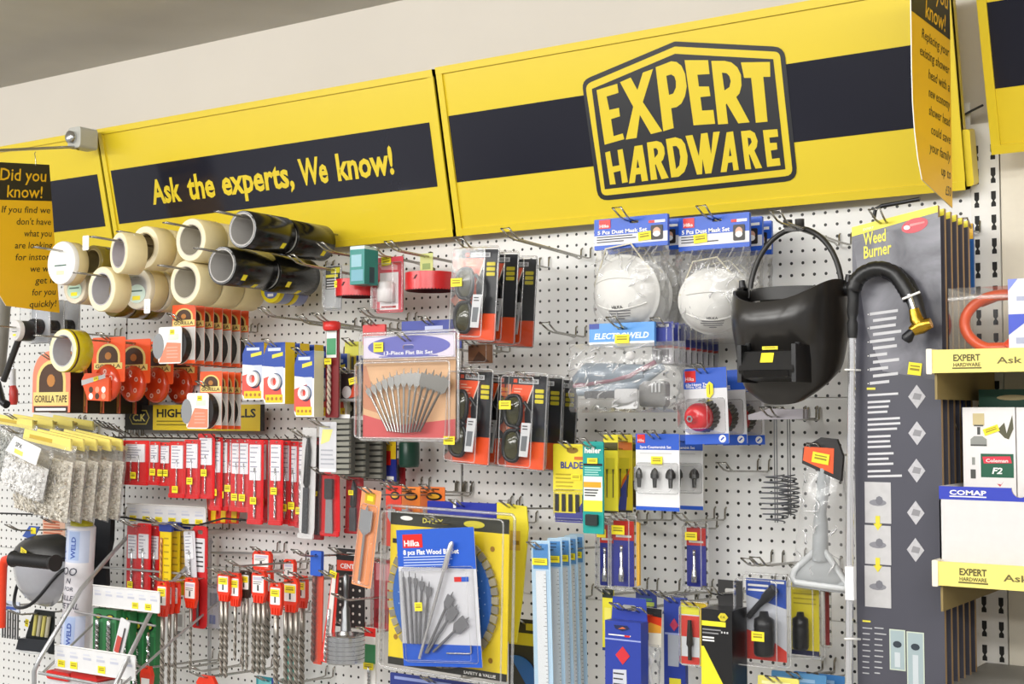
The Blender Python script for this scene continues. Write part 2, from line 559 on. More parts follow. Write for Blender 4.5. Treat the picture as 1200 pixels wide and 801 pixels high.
# plain back panel of the bay on the right
xr0 = P(1153, 250, 0).x + 0.033
tag(MB().box(xr0, XR - 0.05, 0.0, 0.02, 0.0, P(1180, 150, 0).z, M('#e3dccb', 0.5)).build('shelf_back_panel'), 'plain cream back panel behind the shelves on the right', 'panel')

# ------------------------------------------------------------------ sign panels
class SP:
    def __init__(s, bl, d0, tilt):
        t = R_(tilt)
        s.o = P(bl[0], bl[1], d0)
        s.v = Vector((0, -math.sin(t), math.cos(t))); s.x = Vector((1, 0, 0)); s.y = s.v.cross(s.x)
        s.m = Matrix(((s.x.x, s.y.x, s.v.x, s.o.x), (s.x.y, s.y.y, s.v.y, s.o.y), (s.x.z, s.y.z, s.v.z, s.o.z), (0, 0, 0, 1)))
    def uv(s, px, py):
        q = PPL(px, py, s.o, s.y) - s.o
        return (q.dot(s.x), q.dot(s.v))
def sign_panel(sp, u0, u1, H, lab, vb0, vb1, bu0, bu1):
    o = root('shop_sign', lab, 'sign', m=sp.m, group='yellow and black sign panels above the pegboard')
    b = MB().box(u0, u1, 0.0, 0.012, 0, H, YEL)
    b.build('panel', o)
    fw = 0.017
    f = MB()
    f.box(u0, u1, -0.006, 0.03, H - fw, H, YEL)
    f.box(u0, u0 + fw, -0.005, 0.03, 0, H, YEL); f.box(u1 - fw, u1, -0.005, 0.03, 0, H, YEL)
    f.prism([(u0, 0), (u1, 0), (u1, fw), (u0, fw)], -0.006, 0.03, YEL)
    f.build('frame', o)
    MB().rect(bu0, vb0, bu1, vb1, -0.0008, BAND).build('black_band', o)
    return o
S2 = SP((536.5, 276.5), 0.045, 12.5)
u_r = S2.uv(1131, 205)[0]
H2 = S2.uv(511.5, 79)[1]
b0 = S2.uv(536.0, 213.6)[1]; b1 = S2.uv(525, 136)[1]
bu = S2.uv(530, 170)[0]
sg2 = sign_panel(S2, 0.0, u_r, H2, 'yellow sign panel with the large house-shaped logo', b0, b1, bu, u_r - 0.02)
# logo traced from the sign
LG = lambda pts: [S2.uv(680 + x / 4.004, 40 + y / 4.004) for x, y in pts]
def round_poly(pts, rad, n=4):
    out = []
    for i, p in enumerate(pts):
        a = Vector(pts[i - 1]); b = Vector(p); c = Vector(pts[(i + 1) % len(pts)])
        r = rad[i]
        if r == 0:
            out.append(p); continue
        e, f = (a - b).normalized() * r, (c - b).normalized() * r
        for k in range(n + 1):
            t = k / n
            q = (b + e) * (1 - t) ** 2 + b * 2 * t * (1 - t) + (b + f) * t * t
            out.append((q.x, q.y))
    return out
lg = MB()
lg.poly(LG(round_poly([(8, 218), (445, 34), (958, 60), (1022, 685), (86, 783)], [40, 8, 50, 60, 50])), -0.0016, BLK)
lg.poly(LG(round_poly([(26, 236), (446, 58), (938, 83), (1000, 662), (104, 758)], [30, 6, 26, 36, 26])), -0.0022, YEL)
lg.poly(LG([(57, 257), (447, 92), (908, 117), (965, 633), (118, 727)]), -0.0028, BLK)
lg.build('logo', sg2)
LET = [
 [[(80,262),(177,232),(183,275),(127,292),(140,355),(185,345),(190,385),(148,398),(160,478),(203,465),(210,492),(118,518)]],
 [[(190,225),(240,203),(272,262),(297,180),(345,163),(297,318),(388,455),(335,468),(283,378),(268,486),(217,494),(252,340)]],
 [[(357,155),(430,127),(455,130),(478,148),(495,185),(503,245),(495,290),(478,325),(455,342),(430,347),(442,440),(393,455)],[(407,195),(430,189),(445,198),(452,220),(452,250),(440,278),(420,285)]],
 [[(493,122),(603,122),(610,187),(553,190),(560,245),(607,245),(614,290),(567,295),(575,358),(628,355),(636,420),(535,427)]],
 [[(618,125),(680,125),(712,132),(740,155),(757,190),(760,240),(750,278),(735,295),(798,413),(745,418),(690,325),(686,330),(697,420),(650,423)],[(668,180),(690,183),(703,197),(709,220),(703,248),(680,264)]],
 [[(757,132),(893,130),(895,200),(862,200),(882,410),(827,415),(805,205),(772,205)]],
 [[(120,555),(143,548),(155,620),(187,614),(178,543),(202,538),(227,693),(200,698),(192,640),(160,648),(170,703),(143,705)]],
 [[(258,525),(295,519),(322,686),(292,690),(287,655),(265,658),(260,696),(232,700)],[(272,585),(281,625),(267,628)]],
 [[(316,508),(362,500),(384,508),(397,530),(400,560),(392,588),(383,598),(418,673),(385,680),(358,610),(354,612),(365,680),(335,684)],[(347,535),(360,534),(368,545),(368,560),(353,580)]],
 [[(405,492),(450,483),(478,492),(495,515),(507,570),(505,610),(492,645),(465,668),(430,672)],[(437,525),(455,524),(467,540),(473,575),(468,615),(453,632)]],
 [[(497,477),(530,472),(560,572),(570,466),(600,462),(617,562),(627,459),(658,456),(618,652),(590,654),(577,585),(575,656),(551,658)]],
 [[(690,460),(720,455),(747,636),(722,639),(717,600),(697,603),(690,645),(662,647)],[(705,530),(713,570),(701,572)]],
 [[(757,455),(800,450),(822,463),(835,500),(832,527),(820,545),(857,627),(825,630),(797,562),(794,564),(805,632),(778,633)],[(788,485),(802,487),(808,505),(793,528)]],
 [[(860,450),(928,445),(932,480),(890,485),(893,510),(925,508),(928,540),(897,545),(903,585),(938,580),(943,615),(880,622)]],
]
le = MB()
for L in LET:
    le.poly(LG(L[0]), -0.0034, YEL, [LG(h) for h in L[1:]])
le.build('lettering', sg2)
br = MB().prism(rrect(u_r - 0.02, 0.006, u_r + 0.014, 0.115, 0.006), 0.004, 0.040, YEL)
br.build('end_bracket', sg2)

# the "ask the experts" panel
def on_s2(px, py): return S2.uv(px, py)
uL = on_s2(115, 175)[0]; uR = on_s2(531.5, 268)[0]
H1 = on_s2(503, 82)[1]
q0 = on_s2(513.3, 218.4)[1]; q1 = on_s2(503, 143.3)[1]
sg1 = sign_panel(S2, on_s2(131, 250)[0], uR, H1, 'yellow sign panel lettered Ask the experts, We know!', q0, q1, on_s2(135, 232)[0], on_s2(508, 180)[0])
ta = on_s2(180, 238); tb = on_s2(462, 203.5)
hh = on_s2(179, 209)[1] - ta[1]
for t_, x0_, x1_ in (('Ask', 180, 214), ('the', 222, 253.5), ('experts,', 262, 346), ('We', 353, 386), ('know!', 397, 463)):
    A_ = on_s2(x0_, 238 - .124 * (x0_ - 180)); B_ = on_s2(x1_, 238 - .124 * (x1_ - 180))
    MB().text(t_, A_[0], (ta[1] + tb[1]) / 2, hh * .98, YEL, -0.0018, w=B_[0] - A_[0], bold=.03).build('lettering', sg1)
uE = on_s2(129, 254)[0]
sg0 = sign_panel(S2, uE - 1.2, uE, H1, 'yellow and black sign panel behind the left hanging card', on_s2(124, 265)[1], on_s2(114, 204)[1], uE - 1.15, on_s2(119, 235)[0])
# panel over the bay on the right
S3 = SP((1163, 181), 0.10, 17.0)
v0 = S3.uv(1200, 98)[1]; v1 = S3.uv(1157, 3)[1]
v0b = S3.uv(1166, 104)[1]
sg3 = sign_panel(S3, 0.0, 1.2, 0.42, 'yellow and black sign panel at the right edge, over the shelves', v0b, v1, S3.uv(1161, 55)[0], 1.15)

# cable between the signs
tag(MB().tube([P(1124, 138, 0.02), P(1138, 130, 0.01), P(1152, 123, 0.0)], 0.0025, RUBBER, 6).build('cable'), 'thin black cable on the wall between the two right sign panels', 'cable')

# ------------------------------------------------------------------ hanging flag cards
def PX(px, py, X):
    r = ray(px, py)
    return CAM + r * ((X - CAM.x) / r.x)
def flag_card(anchor, tilt, label, head, body, hook_z):
    m = Matrix.Translation(anchor) @ Matrix.Rotation(PI / 2, 4, 'Z') @ Matrix.Rotation(R_(tilt), 4, 'Y')
    o = root('hanging_sign', label, 'sign', m=m, group='yellow flag cards hung square to the wall')
    W, H = 0.22, 0.415
    pts = [(0, -H), (0, 0), (-W, 0), (-W, -.2), (-W + .003, -.26), (-W + .012, -.31), (-W + .028, -.355), (-W + .048, -.388)]
    pts = pts[::-1]
    a = MB().prism(pts, -0.0008, 0.0008, YELF, side=WHT)
    hd = H * .245
    a.rect(-W, -hd, 0, 0, -0.0012, BLK2)
    a.text(head[0], -.012, -.048, .034, YELF, -0.0016, align='R', shear=0.15, bold=0.008)
    a.text(head[1], -.028, -.094, .034, YELF, -0.0016, align='R', shear=0.15, bold=0.008)
    for i, t in enumerate(body):
        k = min(1.0, 0.165 / max(0.01, 0.0125 * len(t)))
        a.text(t, -.008, -hd - .034 - i * .0325, .0185, BLK2, -0.0012, align='R', shear=0.2, bold=0.006, w=min(0.185, 0.0112 * len(t)))
    a.build('card', o)
    for x in (-.17, -.045):
        MB().tube([(x, 0, -.006), (x, -.003, .006), (x, 0, .03), (x + .004, 0, .034)], 0.0012, WIRE, 5).build('hanging_clip', o)
    return o
YELF = M('#f0bd1e', 0.45, var=0.02); BLK2 = M('#26221a', 0.5)
Xf = P(97, 163, 0.19).x
aL = PX(57.5, 193, Xf)
flag_card(aL, -6.0, 'yellow Did you know! flag card hanging at the left edge from a rod', ('Did you', 'know!'), ['If you find we', "don't have", 'what you', 'are looking', 'for instore', 'we will', 'get it', 'for you', 'quickly!'], 0)
rod = root('sign_rod', 'thin metal rod holding the left flag card out from the wall', 'rod', m=Matrix.Translation(P(97, 163, 0.19)))
c = P(97, 163, 0.19)
e1 = PX(88, 172, Xf) - c; e2 = PX(-40, 178, Xf) - c; e0 = PX(95, 168, Xf) - c
MB().tube([e0, (e0 + e1) / 2 + Vector((0, 0, -.012)), e1 * 1.0, e2], 0.004, WIRE, 7).build('rod', rod)
cl = MB().prism(rrect(-.028, -.03, .028, .03, .01), -0.03, 0.03, M('#b5b5ae', 0.35))
cl.lathe([(0.018, 0), (0.018, -.014), (0.012, -.018), (0.0005, -.018)], STEEL, (-.005, -.03, 0), 'y', 16)
cl.build('clamp', rod)
Xr = P(1120, 100, 0.15).x
aR = PX(1112, -16, Xr)
flag_card(aR, 0.5, 'yellow Did you know! flag card seen nearly edge-on above the weed burner cards', ('Did you', 'know!'), ['Replacing your', 'existing shower', 'head with a', 'new economy', 'shower head', 'could save', 'your family', 'up to', '£50', 'per year!'][:9], 0)
# ------------------------------------------------------------------ rolls of tape
FWD = CM @ Vector((0, 0, -1))
def roll(name, px, py, ry, d, width, n, fmt, group, col, core='#cfcac0', inner=0.66, yaw=0.0, wrap=None, gap=0.003, face=None, hooklab=None, dots=None, drop=0.02, rim=None):
    c = P(px, py, d)
    R = ry * (c - CAM).dot(FWD) / F_PX
    ri = R * inner
    m = Matrix.Translation(c) @ Matrix.Rotation(R_(yaw), 4, 'Z')
    o = root(name, fmt.format('front'), 'tape', m=m, group=group)
    cm = M(core, 0.6)
    fm = face or col
    a = MB()
    a.lathe([(ri + .003, 0.0), (R - .002, 0.0)], fm, n=40, smooth=False)
    a.lathe([(R - .002, 0.0), (R, .002), (R, width * .5), (R, width - .002), (R - .002, width)], col, n=40)
    a.lathe([(R - .002, width), (ri + .003, width)], fm, n=40, smooth=False)
    if rim:
        a.lathe([(R + .0004, 0.004), (R + .0004, 0.010)], rim, n=40)
    a.build('tape_winding', o)
    b = MB()
    b.lathe([(ri + .003, -.0006), (ri, -.0006), (ri, width + .0006), (ri + .003, width + .0006), (ri + .003, -.0006)], cm, n=40, smooth=False)
    b.build('core', o)
    if wrap:
        w = MB()
        w.poly([(R * .97 * math.cos(t * PI / 20), R * .97 * math.sin(t * PI / 20)) for t in range(40)], -.0012, wrap[0])
        w.lathe([(R * .97, -.0012), (R + .0006, .003), (R + .0006, .012)], wrap[0], n=40)
        w.build('wrapper', o)
        l = MB()
        l.poly(circ(0, -R * .25, R * .62, 24, R * .45), -.002, wrap[1])
        l.rect(-R * .3, -R * .55, R * .25, -R * .35, -.0024, wrap[2])
        l.rect(-R * .45, -R * .15, R * .4, -R * .08, -.0024, M('#4a6a60', 0.6))
        l.build('wrapper_label', o)
    if dots:
        for (u, v, ww, hh) in dots:
            q = MB()
            k = math.sqrt(max(0, R * R - u * u))
            a0 = math.asin(max(-1, min(1, u / R)))
            pts = [((R + .0007) * math.sin(a0 + s), t, (R + .0007) * -math.cos(a0 + s)) for s, t in ((-ww / R / 2, v), (ww / R / 2, v), (ww / R / 2, v + hh), (-ww / R / 2, v + hh))]
            q.add(pts, [(0, 1, 2, 3)], TAG).build('price_sticker', o)
    stack(o, n - 1, width + gap, fmt, drop=drop)
    if hooklab:
        hook(c.x, c.z + ri - .006 - d * math.tan(R_(1.5)), d + .085, hooklab, tilt=1.5, tip=False)
    return o, R, c

BTAPE = M('#12110e', 0.2, coat=0.12); MASK = M('#e9d9a9', 0.5); MASKF = M('#efe3c0', 0.6)
BROWNT = M('#7a6a1e', 0.2, coat=0.5); WRAPM = clear_mat('tape_wrapper_film', haze=0.35, base=0.08, gain=0.6, rough=0.15)
g = 'rolls of black tape'
roll('tape_roll', 284, 268.5, 22.5, .385, .142, 2, 'wide glossy black tape roll, {} on the upper black-tape hook', g, BTAPE, '#b9b6b2', .80, hooklab='wire hook through the upper black tape rolls', drop=.03, dots=[(.034, .10, .016, .014), (.0, .235, .016, .014)], yaw=2)
roll('tape_roll', 260, 311, 23, .39, .15, 2, 'wide glossy black tape roll, {} on the lower black-tape hook', g, BTAPE, '#b9b6b2', .80, hooklab='wire hook through the lower black tape rolls', drop=.03, dots=[(.038, .03, .016, .015), (.020, .085, .016, .014)], yaw=2)
g = 'rolls of cream masking tape'
roll('tape_roll', 223.5, 281, 25.5, .355, .075, 3, 'broad cream masking tape roll, {} on the hook left of the upper black tape', g, MASK, '#c9c2b2', .70, face=MASKF, hooklab='wire hook through the masking tape left of the upper black tape')
roll('tape_roll', 217, 330.5, 26, .34, .075, 3, 'broad cream masking tape roll, {} on the hook below the black tapes', g, MASK, '#c9c2b2', .70, face=MASKF, hooklab='wire hook through the masking tape below the black tapes')
roll('tape_roll', 169, 290, 25.5, .34, .060, 3, 'cream masking tape roll, {} on the third hook from the left in the top row', g, MASK, '#bfae84', .66, face=MASKF, hooklab='wire hook through the top-row masking tape, third from the left')
roll('tape_roll', 161, 338, 24.5, .30, .060, 3, 'film-wrapped masking tape roll, {} on the lower hook with a printed face', g, MASK, '#d8cfb8', .66, face=MASKF, wrap=(WRAPM, M('#cfe3d8', 0.5), TAG), hooklab='wire hook through the film-wrapped masking tape')
roll('tape_roll', 119, 338.5, 26.5, .39, .052, 1, 'single cream masking tape roll with open grey core on the lower left hook', g, MASK, '#b9b6bb', .68, face=MASKF, yaw=-3, hooklab='wire hook through the single open masking tape roll')
roll('tape_roll', 139, 296, 24.5, .42, .055, 1, 'cream masking tape roll turned sideways on the upper left hook', g, MASK, '#b4aeb4', .68, face=MASKF, yaw=-15, hooklab='wire hook through the sideways masking tape roll')
roll('tape_roll', 72, 308, 25.5, .40, .045, 1, 'white-faced masking tape roll nearest the hanging flag card', g, MASK, '#e9e6de', .66, face=WHT, wrap=(M('#f4f3f0', 0.35), M('#fbfaf8', 0.3), M('#dfe6b8', 0.5)), hooklab='wire hook through the white-faced tape roll')
roll('tape_roll', 88, 335, 21, .31, .06, 2, 'film-wrapped tape roll with pale green label, {} below the white-faced roll', g, MASK, '#d8d0b8', .66, face=MASKF, wrap=(WRAPM, M('#bfe0cf', 0.5), TAG))
g = 'rolls of brown parcel tape'
roll('tape_roll', 108, 306, 19, .34, .05, 3, 'olive brown parcel tape roll, {} behind the upper left masking tape', g, BROWNT, '#8a7a50', .7, face=M('#6a5c22', .5))
roll('tape_roll', 132, 351, 20, .21, .05, 3, 'olive brown parcel tape roll, {} under the lower masking tape', g, BROWNT, '#8a7a50', .7, face=M('#6a5c22', .5))
roll('tape_roll', 318, 338, 17, .16, .05, 2, 'yellow and blue film-wrapped tape roll, {} under the lower black tape', 'wrapped tape rolls under the black tape', M('#7e86b4', .3), '#8a8a90', .6, face=M('#e8d520', .4), wrap=(M('#ead51c', .3), M('#5a6cae', .4), WHT))
GY = M('#cdb91b', 0.18, coat=0.5)
roll('tape_roll', 73.5, 410.5, 25.5, .42, .055, 1, 'yellow clear packing tape roll with pale rim, {} above the arched tape cards', 'rolls of yellow packing tape', GY, '#b9babf', .70, face=M('#ece6bc', .35), dots=[(.020, .03, .018, .016)], hooklab='wire hook through the yellow packing tape', rim=M('#5a3a1c', .4))

# tiny price flags on hook tips
def tip_flag(px0, py0, px1, py1, d, lab):
    F = fr(px0, py0, px1, py1, d)
    a = MB().prism(rrect(-F.w / 2, 0, F.w / 2, F.h, .003), -.0008, .0008, WHT)
    a.text('£', 0, F.h * .3, F.h * .25, M('#b9b7b2', .6), -.0012, align='C')
    o = a.build('price_flag', None, F.m)
    tag(o, lab, 'price flag', 'white price flags on hook tips')
tip_flag(97, 276, 104, 293, .40, 'white price flag on the hook tip over the sideways tape roll')
tip_flag(148, 275, 158, 294, .40, 'white price flag on the hook tip in front of the third tape hook')
tip_flag(169, 350, 176, 367, .33, 'white price flag hanging under the film-wrapped masking tape')

# ------------------------------------------------------------------ arched tape cards, discs and strips
OR1 = M('#ee5a28', 0.4); OR2 = M('#f08a6c', 0.35); SAND = M('#e6cf7e', 0.5); DKB = M('#4a2f1c', 0.5); TANC = M('#b97c3e', 0.7)
def arch(w, h, n=10, cut=0.55):
    z = h * cut
    return [(-w / 2, 0), (w / 2, 0)] + [(w / 2 * math.cos(i * PI / 2 / n) ** .8 if i < n else 0, z + (h - z) * math.sin(i * PI / 2 / n)) for i in range(n + 1)] + [(-(w / 2) * math.cos(i * PI / 2 / n) ** .8, z + (h - z) * math.sin(i * PI / 2 / n)) for i in range(n - 1, -1, -1)]
def arch_emblem(a, cx, z0, w, h, y):
    """dark arched badge with a plain pale centre"""
    a.poly([(cx - w / 2, z0), (cx + w / 2, z0)] + [(cx + w / 2 * math.cos(t * PI / 12), z0 + h * .35 + h * .65 * math.sin(t * PI / 12)) for t in range(13)], y, SAND)
    a.poly([(cx - w * .41, z0), (cx + w * .41, z0)] + [(cx + w * .41 * math.cos(t * PI / 12), z0 + h * .33 + h * .56 * math.sin(t * PI / 12)) for t in range(13)], y - .0003, DKB)
    a.poly(circ(cx, z0 + h * .36, w * .14, 10, h * .2), y - .0006, TANC)
F = fr(38, 411, 82, 483, .31)
o = root('tape_pack', 'arched orange GORILLA TAPE carton, front one of the black tape row'.replace('GORILLA TAPE ', ''), 'tape pack', F, 'arched tape cartons in a row')
w, h = F.w, F.h
a = MB(); pts = arch(w, h)
a.prism(pts, 0.0, .0015, OR2, side=OR1)
arch_emblem(a, 0, h * .33, w * .78, h * .52, -.0004)
a.rect(-w * .47, h * .11, w * .47, h * .33, -.0008, SAND)
a.text('GORILLA TAPE', 0, h * .165, h * .115, DKB, -.0012, w=w * .86, align='C', bold=.02)
a.rect(-w * .45, 0, w * .45, h * .1, -.0006, M('#3a2a20', .5)); a.rect(-w * .4, h * .03, w * .4, h * .07, -.001, WHT)
a.build('front_card', o)
b = MB(); b.prism([(p[0] * .97, p[1] * .97) for p in pts], .002, .047, M('#16120f', .4)); b.build('tape_winding', o)
c_ = MB(); c_.prism(pts, .0475, .049, TANC); c_.build('back_card', o)
stack(o, 4, .057, 'arched tape carton with black winding, {} in the row behind the orange face', drop=.02)
o['label'] = 'arched carton with orange face and cream lettered band, front of its row'
hook_for(F, 'wire hook holding the arched tape cartons', inset=.025)

REDDISC = M('#d6451f', 0.15, coat=0.6)
F = fr(104, 395, 150, 470, .27)
w, h = F.w, F.h
o = root('tape_reel_pack', 'orange hang card with a clear red reel, front of its hook', 'tape pack', F, 'orange reel packs beside the arched cartons')
a = MB(); a.prism(rrect(-w * .42, h * .3, w * .42, h, .006), -.0008, .0008, OR1, holes=[hang_hole(0, h - .012)])
arch_emblem(a, 0, h * .6, w * .6, h * .3, -.0012)
a.rect(-w * .36, h * .5, w * .36, h * .6, -.0016, SAND); a.text("GORILLA", 0, h * .52, h * .06, DKB, -.002, w=w * .64, align='C', bold=.02)
a.build('hang_card', o)
b = MB(); R = h * .29
b.lathe([(.0005, -.014), (R * .86, -.014), (R, -.006), (R, .0), (R * .99, .004), (.0005, .004)], REDDISC, (0, 0, R), 'y', 30)
b.build('reel', o)
d_ = MB()
for k in range(6):
    an = k * PI / 3 + .4
    d_.prism(circ(R * .6 * math.cos(an), R + R * .6 * math.sin(an), R * .13, 12), -.0152, -.0142, M('#f0c8b8', .4))
    d_.prism(circ(R * .6 * math.cos(an), R + R * .6 * math.sin(an), R * .07, 10), -.0156, -.015, M('#b84a30', .4))
d_.build('reel_holes', o)
pk = stack(o, 3, .085, 'orange hang card with a clear red reel, {} from the front of its hook', drop=.02, jit=.002)
f_ = MB()
f_.prism([(-w * .5, h * .34), (-w * .46, h * .24), (-w * .33, h * .02), (w * .2, 0), (w * .2, h * .36), (-w * .1, h * .44), (-w * .42, h * .44)], -.024, -.0165, OR1)
f_.poly([(-w * .5, h * .33), (-w * .49, h * .25), (w * .12, h * .36), (w * .1, h * .42)], -.0246, LGREY)
for i in range(3):
    for j in range(2):
        f_.poly(circ(-w * .25 + i * w * .16, h * .08 + j * h * .1, w * .055, 10), -.0246, [WHT, DKB, M('#e8a080', .4)][(i + j) % 3])
f_.build('printed_flap', o)
sticker(o, -w * .12, h * .35, .02, .011, -.0256, 12)
hook_for(F, 'wire hook holding the orange reel packs', inset=.008)

def tape_strip(F, fmt, n, step, group, side='#17120f'):
    w, h = F.w, F.h
    o = root('tape_hang_pack', fmt.format('front'), 'tape pack', F, group)
    a = MB(); a.prism([(-w * .42, h * .0), (w * .5, 0), (w * .5, h), (-w * .3, h), (-w * .3, h * .62), (-w * .42, h * .62)], -.0007, .0007, OR1, side=M('#e9b9a8', .5))
    a.poly([(-w * .42, h * .06), (w * .5, h * .06), (w * .5, h * .62), (-w * .42, h * .62)], -.0009, M('#cbc8c4', .35))
    arch_emblem(a, w * .1, h * .72, w * .62, h * .22, -.001)
    a.rect(-w * .28, h * .64, w * .48, h * .74, -.0014, SAND); a.text('GORILLA', w * .1, h * .66, h * .055, DKB, -.0018, w=w * .66, align='C', bold=.02)
    a.build('hang_card', o)
    R = h * .31
    b = MB(); b.lathe([(R * .5, -.024), (R, -.024), (R, -.002), (R * .5, -.002), (R * .5, -.024)], M(side, .4), (0, 0, R), 'y', 30, smooth=False)
    b.lathe([(R + .001, -.006), (R + .001, -.002)], M('#d8d4cc', .4), (0, 0, R), 'y', 30)
    b.build('tape_winding', o)
    pk = stack(o, n, step, fmt, drop=.03, jit=.0015)
    f = MB()
    f.prism(rrect(-w * .5, 0, w * .3, h * .62, .008), -.027, -.0255, WHT)
    f.poly([(-w * .48, h * .02), (w * .28, h * .02), (w * .28, h * .34), (-w * .2, h * .36)], -.0274, OR2)
    f.lines(-w * .2, w * .24, h * .28, 4, h * .055, h * .02, M('#e9a894', .5), -.0278)
    f.poly(circ(-w * .5, h * .3, w * .2, 14, h * .22), -.0277, GREYM)
    f.rect(-w * .15, h * .4, w * .2, h * .5, -.0278, M('#d5e2cf', .5))
    f.build('front_label', o)
    sticker(o, -w * .02, h * .53, .017, .013, -.0275)
    hook_for(F, 'wire hook holding the {} orange-topped tape packs'.format(group.split()[0]), inset=h * .3)
    return o
F = fr(195, 357, 229, 426, .27)
tape_strip(F, 'orange-topped black tape pack, {} in the upper row of seven', 6, .0315, 'upper row of orange-topped tape packs')
F = fr(228, 435, 260, 502, .24)
tape_strip(F, 'orange-topped black tape pack, {} in the lower row over the drill sign', 3, .0225, 'lower row of orange-topped tape packs')

# ------------------------------------------------------------------ header board and drill rail
F = fr(145, 474, 303, 504, .055)
o = root('header_board', 'black and yellow HIGH SPEED DRILLS header board above the drill rail', 'sign', F)
w, h = F.w, F.h
a = MB(); a.box(-w / 2, w / 2, -.004, .012, 0, h, M('#2a2a2a', .4)); a.rect(-w * .28, 0, w / 2, h, -.0046, YEL)
a.rect(-w / 2, 0, -w * .28, h, -.0046, M('#2c2a27', .4))
hx = [(-w * .465, h * .5), (-w * .44, h * .8), (-w * .33, h * .8), (-w * .305, h * .5), (-w * .33, h * .22), (-w * .44, h * .22)]
a.poly(hx, -.005, M('#b8a94a', .4)); cx_, cz_ = -w * .385, h * .5
a.poly([(cx_ + (p[0] - cx_) * .92, cz_ + (p[1] - cz_) * .86) for p in hx], -.0054, BLK)
a.text('C.K', cx_, h * .36, h * .29, M('#d9cc6a', .4), -.0058, w=w * .1, align='C', bold=.02)
a.text('HIGH SPEED DRILLS', -w * .25, h * .52, h * .32, BLK, -.005, w=w * .72, bold=.03)
a.lines(-w * .25, w * .4, h * .38, 2, h * .14, h * .05, M('#8a7c14', .5), -.005, jag=.5)
a.build('board', o)
rl = P(146, 513, .045); rr = P(402, 524, .045)
o = root('drill_rail', 'long black rail of angled pins carrying the red drill pouches', 'rail', m=Matrix.Translation((rl.x, 0, rl.z)))
MB().box(0, rr.x - rl.x, -.02, 0, -.006, .006, M('#d9d6ce', .4)).build('rail_bar', o)
a = MB()
np_ = 26
for i in range(np_):
    x = .01 + (rr.x - rl.x - .02) * i / (np_ - 1)
    a.tube([(x, -.02, 0), (x, -.165, .006), (x, -.180, .018)], .0015, M('#3a2f2a', .4), 6)
a.build('pins', o)

PRED = M('#d8141a', 0.3, coat=0.3); PDRED = M('#a80c14', 0.35, coat=0.2)
LABEL = M('#eeeef2', 0.4); PURP = M('#6a4e86', 0.5)
def pouch(F, label, group, lab=(.52, .97), bits=1, br=.003, tagz=.2, back=PRED, bit='twist', white=LABEL, tags=1):
    w, h = F.w, F.h
    o = root('drill_pouch', label, 'drill bit pack', F, group)
    a = MB(); a.prism(rrect(-w / 2, 0, w / 2, h, .004), .0015, .003, back, holes=[hang_hole(0, h - .006, .008, .004)] if w > .014 else ())
    a.prism(rrect(-w / 2, 0, w / 2, .012, .004), -.002, .0015, back)
    a.build('sleeve', o)
    l = MB(); x0, x1 = -w * .36, w * .36
    l.prism(rrect(x0, h * lab[0], x1, h * lab[1] - .006, .002), -.0015, .0012, white)
    l.lines(x0 + w * .06, x1 - w * .06, h * (lab[1] - .06), 6, h * (lab[1] - lab[0]) / 8, .0022, M('#8f8fa4', .6), -.002, jag=.5)
    l.build('paper_label', o)
    d = MB()
    for i in range(bits):
        x = (i - (bits - 1) / 2) * w * .3
        if bit == 'twist': twist(d, x, -.002, h * .06, h * (lab[0] + .15), br, STEEL, turns=4)
    d.build('drill_bit', o)
    MB().prism(rrect(-w / 2 + .001, .002, w / 2 - .001, h - .002, .004), -.0065, -.006, SLEEVE).build('clear_window', o)
    for i in range(tags):
        sticker(o, (i - (tags - 1) / 2) * w * .4, h * tagz, min(.022, w * .7), .018, -.007)
    return o
row = [  # l, t, r, b, d, bits, tag height, tags
 (143, 516, 174, 568, .17, 2, .22, 1), (175, 517, 187, 568, .17, 1, .3, 1), (186, 518, 200, 569, .165, 1, .3, 2),
 (198, 517, 217, 583, .175, 1, .15, 1), (215, 515, 234, 584, .17, 1, .3, 1), (231, 508, 251, 584, .165, 1, .4, 1),
 (246, 512, 260, 598, .155, 1, .25, 1), (254, 513, 268, 598, .145, 1, .22, 1), (262, 513, 276, 597, .14, 1, .3, 1),
 (270, 514, 284, 599, .15, 1, .2, 1), (279, 514, 293, 600, .155, 1, .2, 1), (290, 515, 308, 614, .17, 1, .28, 1),
 (303, 515, 313, 612, .13, 1, .25, 1), (315, 515, 331, 615, .165, 1, .4, 1), (329, 516, 340, 614, .14, 1, .2, 1),
 (338, 517, 349, 616, .135, 1, .24, 1), (346, 518, 359, 618, .13, 1, .2, 1)]
nm = ['first', 'second', 'third', 'fourth', 'fifth', 'sixth', 'seventh', 'eighth', 'ninth', 'tenth', 'eleventh', 'twelfth', 'thirteenth', 'fourteenth', 'fifteenth', 'sixteenth', 'seventeenth', 'eighteenth']
for i, (l, t, r, b, d, bits, tz, tg) in enumerate(row):
    yw = 0
    pouch(fr(l, t, r, b, d, yaw=yw), 'red drill bit pouch, %s from the left on the long rail' % nm[i], 'red drill pouches on the long rail', bits=bits, tagz=tz, tags=tg, br=.0022 + .0012 * (i > 10), back=PRED)
